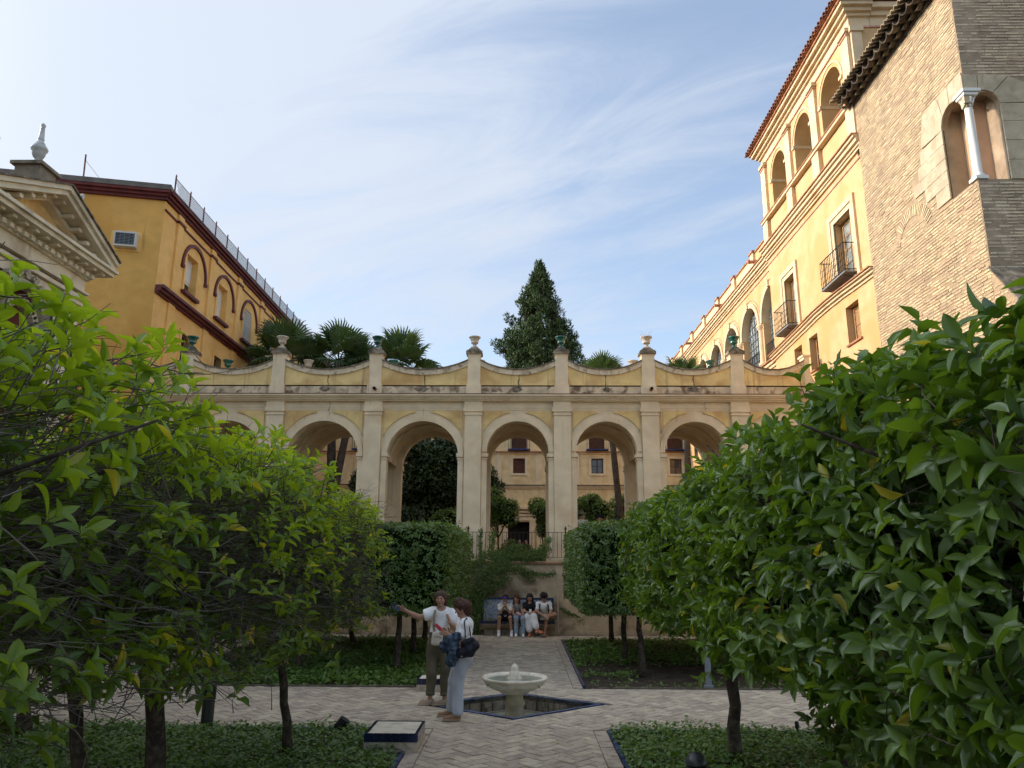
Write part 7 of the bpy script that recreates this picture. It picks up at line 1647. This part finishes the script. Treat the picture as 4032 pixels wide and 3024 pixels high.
p4 = empty('phone', tuple(g_((.01, -.08, .70))), 'phone in the hands of the woman in the white skirt', 'phone'); slab_obj('phone_body', g_((.01, -.09, .71)), A3(.034, 0, 0), A3(0, .05, .04), A3(0, -.003, .004), 'ac_white', p4)
pr, g_, P_, nb = seated(.76, 'seated young man bent forward, white tee with black backpack straps', 'skin_tan', 'hair_dark', 'cloth_white', 'cloth_khaki', (.0, .16, 1.08), .165, (.02, .38, .50), (.07, -.02, .55), (.32, .12, .60), (.02, -.03, .085), (.10, -.12, .54), (-.19, .10, .68), (-.0, -.03, .56), (.21, .10, .66), (.08, -.06, .56), tilt=.75, shorts=True, shoem='cloth_grey', toe=((-.5, -1), (-1, -.3)))
S = SDF(g_((-.2,-.1,.95)), g_((.2,.35,1.3)), .009); S.ell(g_((0,.15,1.12)), (.115,.12,.10), k=.02); S.folds(.01, 60, 4); S.build('curly_hair', 'hair_dark', pr)
bk4 = empty('backpack', tuple(g_((0, .45, .75))), 'black backpack on the back of the bent young man', 'bag'); S = SDF(g_((-.25,.0,.5)), g_((.25,.6,1.05)), .012); S.ell(g_((0, .43, .76)), (.13, .07, .19), k=.02); S.build('bag_body', 'cloth_black', bk4)
for e in (-1, 1): q = MB(); pp = [g_((e*.09,.30,.93)), g_((e*.105,.16,.915)), g_((e*.12,.075,.84)), g_((e*.135,.13,.70)), g_((e*.14,.25,.62))]; [q.bar(tuple(a), tuple(b), .035, .012, upv=(e*.3,-1,.2)) for a, b in zip(pp[:-1], pp[1:])]; q.build('strap', 'cloth_black', bk4)

def standing(base, label, topm, botm, hat=None, yaw=R(90), hh=1.66, bag=None, arm_up=False, hairm='hair_dark', h=.014):
    o = np.array(base, float); g = lambda x, y, z: o+A3(x, y, z)*A3(1,1,hh/1.66); pr = empty('person', tuple(o), label, 'person')
    S = SDF(o+A3(-.4,-.35,0), o+A3(.4,.35,hh+.12), h); P_ = head(S, g(.0,0,1.53), yaw, r_=.096); S.cap(g(0,.0,1.46), g(0,0,1.36), .05, .055, k=.03); S.cap(g(-.13,0,1.34), g(.13,0,1.34), .05, k=.05); S.cap(g(0,0,1.28), g(0,0,.95), .12, .12, k=.05)
    wl_, wr_ = (g(-.16,-.10,.92), g(.17,-.08,.92)); er = g(.2,-.02,1.08)
    if arm_up: er = g(.20,-.08,1.22); wr_ = g(.13,-.10,1.40)
    S.cap(g(-.17,0,1.31), g(-.2,.0,1.08), .046, .04, k=.03); S.cap(g(-.2,.0,1.08), wl_, .038, .026, k=.02); hand(S, wl_, (0.1,-.3,-1), (0,-1,0), (1,0,0), k=.004); S.cap(g(.17,0,1.31), er, .046, .04, k=.03); S.cap(er, wr_, .038, .026, k=.02); hand(S, wr_, (-.3,-.2,1) if arm_up else (0,-.3,-1), (0,-1,0), (-1,0,0), k=.004)
    for e in (-1, 1): S.cap(g(e*.08,0,.86), g(e*.09,-.01,.48), .085, .058, k=.03); S.cap(g(e*.09,-.01,.48), g(e*.09,.01,.08), .054, .035, k=.02); S.cap(g(e*.09,.02,.05), g(e*.09,-.13,.035), .035, .028, k=.02)
    S.build('body', 'skin', pr); features(P_, yaw, pr)
    S = SDF(o+A3(-.4,-.35,.8), o+A3(.4,.35,1.5), h); S.cap(g(-.13,0,1.34), g(.13,0,1.34), .066, k=.05); S.cap(g(0,0,1.28), g(0,0,.93), .138, .142, k=.05); S.cap(g(-.17,0,1.31), g(-.2,0,1.1), .064, .056, k=.03); S.cap(g(.17,0,1.31), er, .064, .056, k=.03); S.folds(.006, 30, 2); S.cut(g(0,0,.86), (0,0,-1)); S.build('top', topm, pr)
    S = SDF(o+A3(-.3,-.3,.05), o+A3(.3,.3,1.0), h); S.cap(g(0,0,.9), g(0,0,.85), .14, .15, k=.03)
    for e in (-1, 1): S.cap(g(e*.085,0,.84), g(e*.09,-.01,.48), .10, .078, k=.03); S.cap(g(e*.09,-.01,.48), g(e*.09,.01,.12), .074, .065, k=.02)
    S.build('trousers', botm, pr)
    S = SDF(g(-.2,-.2,1.4), g(.2,.2,1.75), .011); S.ell(g(0,.0,1.56)-A3(math.sin(yaw), -math.cos(yaw), 0)*.02, (.09,.09,.085), k=.02); S.ell(P_(.10,0,-.04), (.06,.065,.08), rot=yaw, mode='sub'); S.build('hair', hairm, pr)
    for e in (-1, 1): shoe(pr, g(e*.09,.03,0), (0,-1), 'shoe_tan')
    if hat:
        c = tuple(g(0,.0,1.575)); 
        if hat[0] == 'brim': MB().lathe([(.155,-.012),(.158,.0),(.10,.022),(.095,.07),(.07,.10),(.001,.108)], c, 20).build('hat', hat[1], pr, smooth=True)
        else: MB().lathe([(.102,0),(.104,.03),(.09,.075),(.05,.10),(.001,.105)], c, 18).build('cap', hat[1], pr, smooth=True); MB().tube([tuple(P_(.06,0,.055)), tuple(P_(.13,0,.05)), tuple(P_(.165,0,.042))], [.075,.06,.03], 8).build('cap_peak', hat[1], pr)
    if bag: b = empty('backpack', tuple(g(bag[0], bag[1], 1.1)), bag[2], 'bag'); S = SDF(g(bag[0]-.25,bag[1]-.25,.75), g(bag[0]+.25,bag[1]+.25,1.45), h); S.ell(g(bag[0], bag[1], 1.12), (.10,.12,.23), k=.02); S.build('bag_body', bag[3], b)
    return pr
standing((2.06, 24.5, 1.98), 'visitor with a grey green brimmed hat and backpack standing in the gallery, in profile', 'cloth_cream', 'cloth_khaki', ('brim', 'hat_green'), R(95), 1.66, bag=(-.20, .02, 'grey backpack on the visitor in the brimmed hat', 'cloth_grey'))
standing((2.66, 25.0, 1.98), 'visitor in a dark cap with one hand raised to the face, in the gallery', 'cloth_black', 'cloth_navy', ('cap', 'cloth_black'), R(70), 1.60, arm_up=True)
standing((-.03, 43.2, 1.5), 'distant visitor in pale trousers standing in the dark doorway', 'cloth_grey', 'cloth_white', None, R(10), 1.68)
standing((.36, 43.4, 1.5), 'distant dark dressed visitor at the right of the dark doorway', 'cloth_black', 'cloth_black', None, R(-30), 1.66, bag=(.16, -.05, 'black bag carried by the visitor in the doorway', 'cloth_black'))
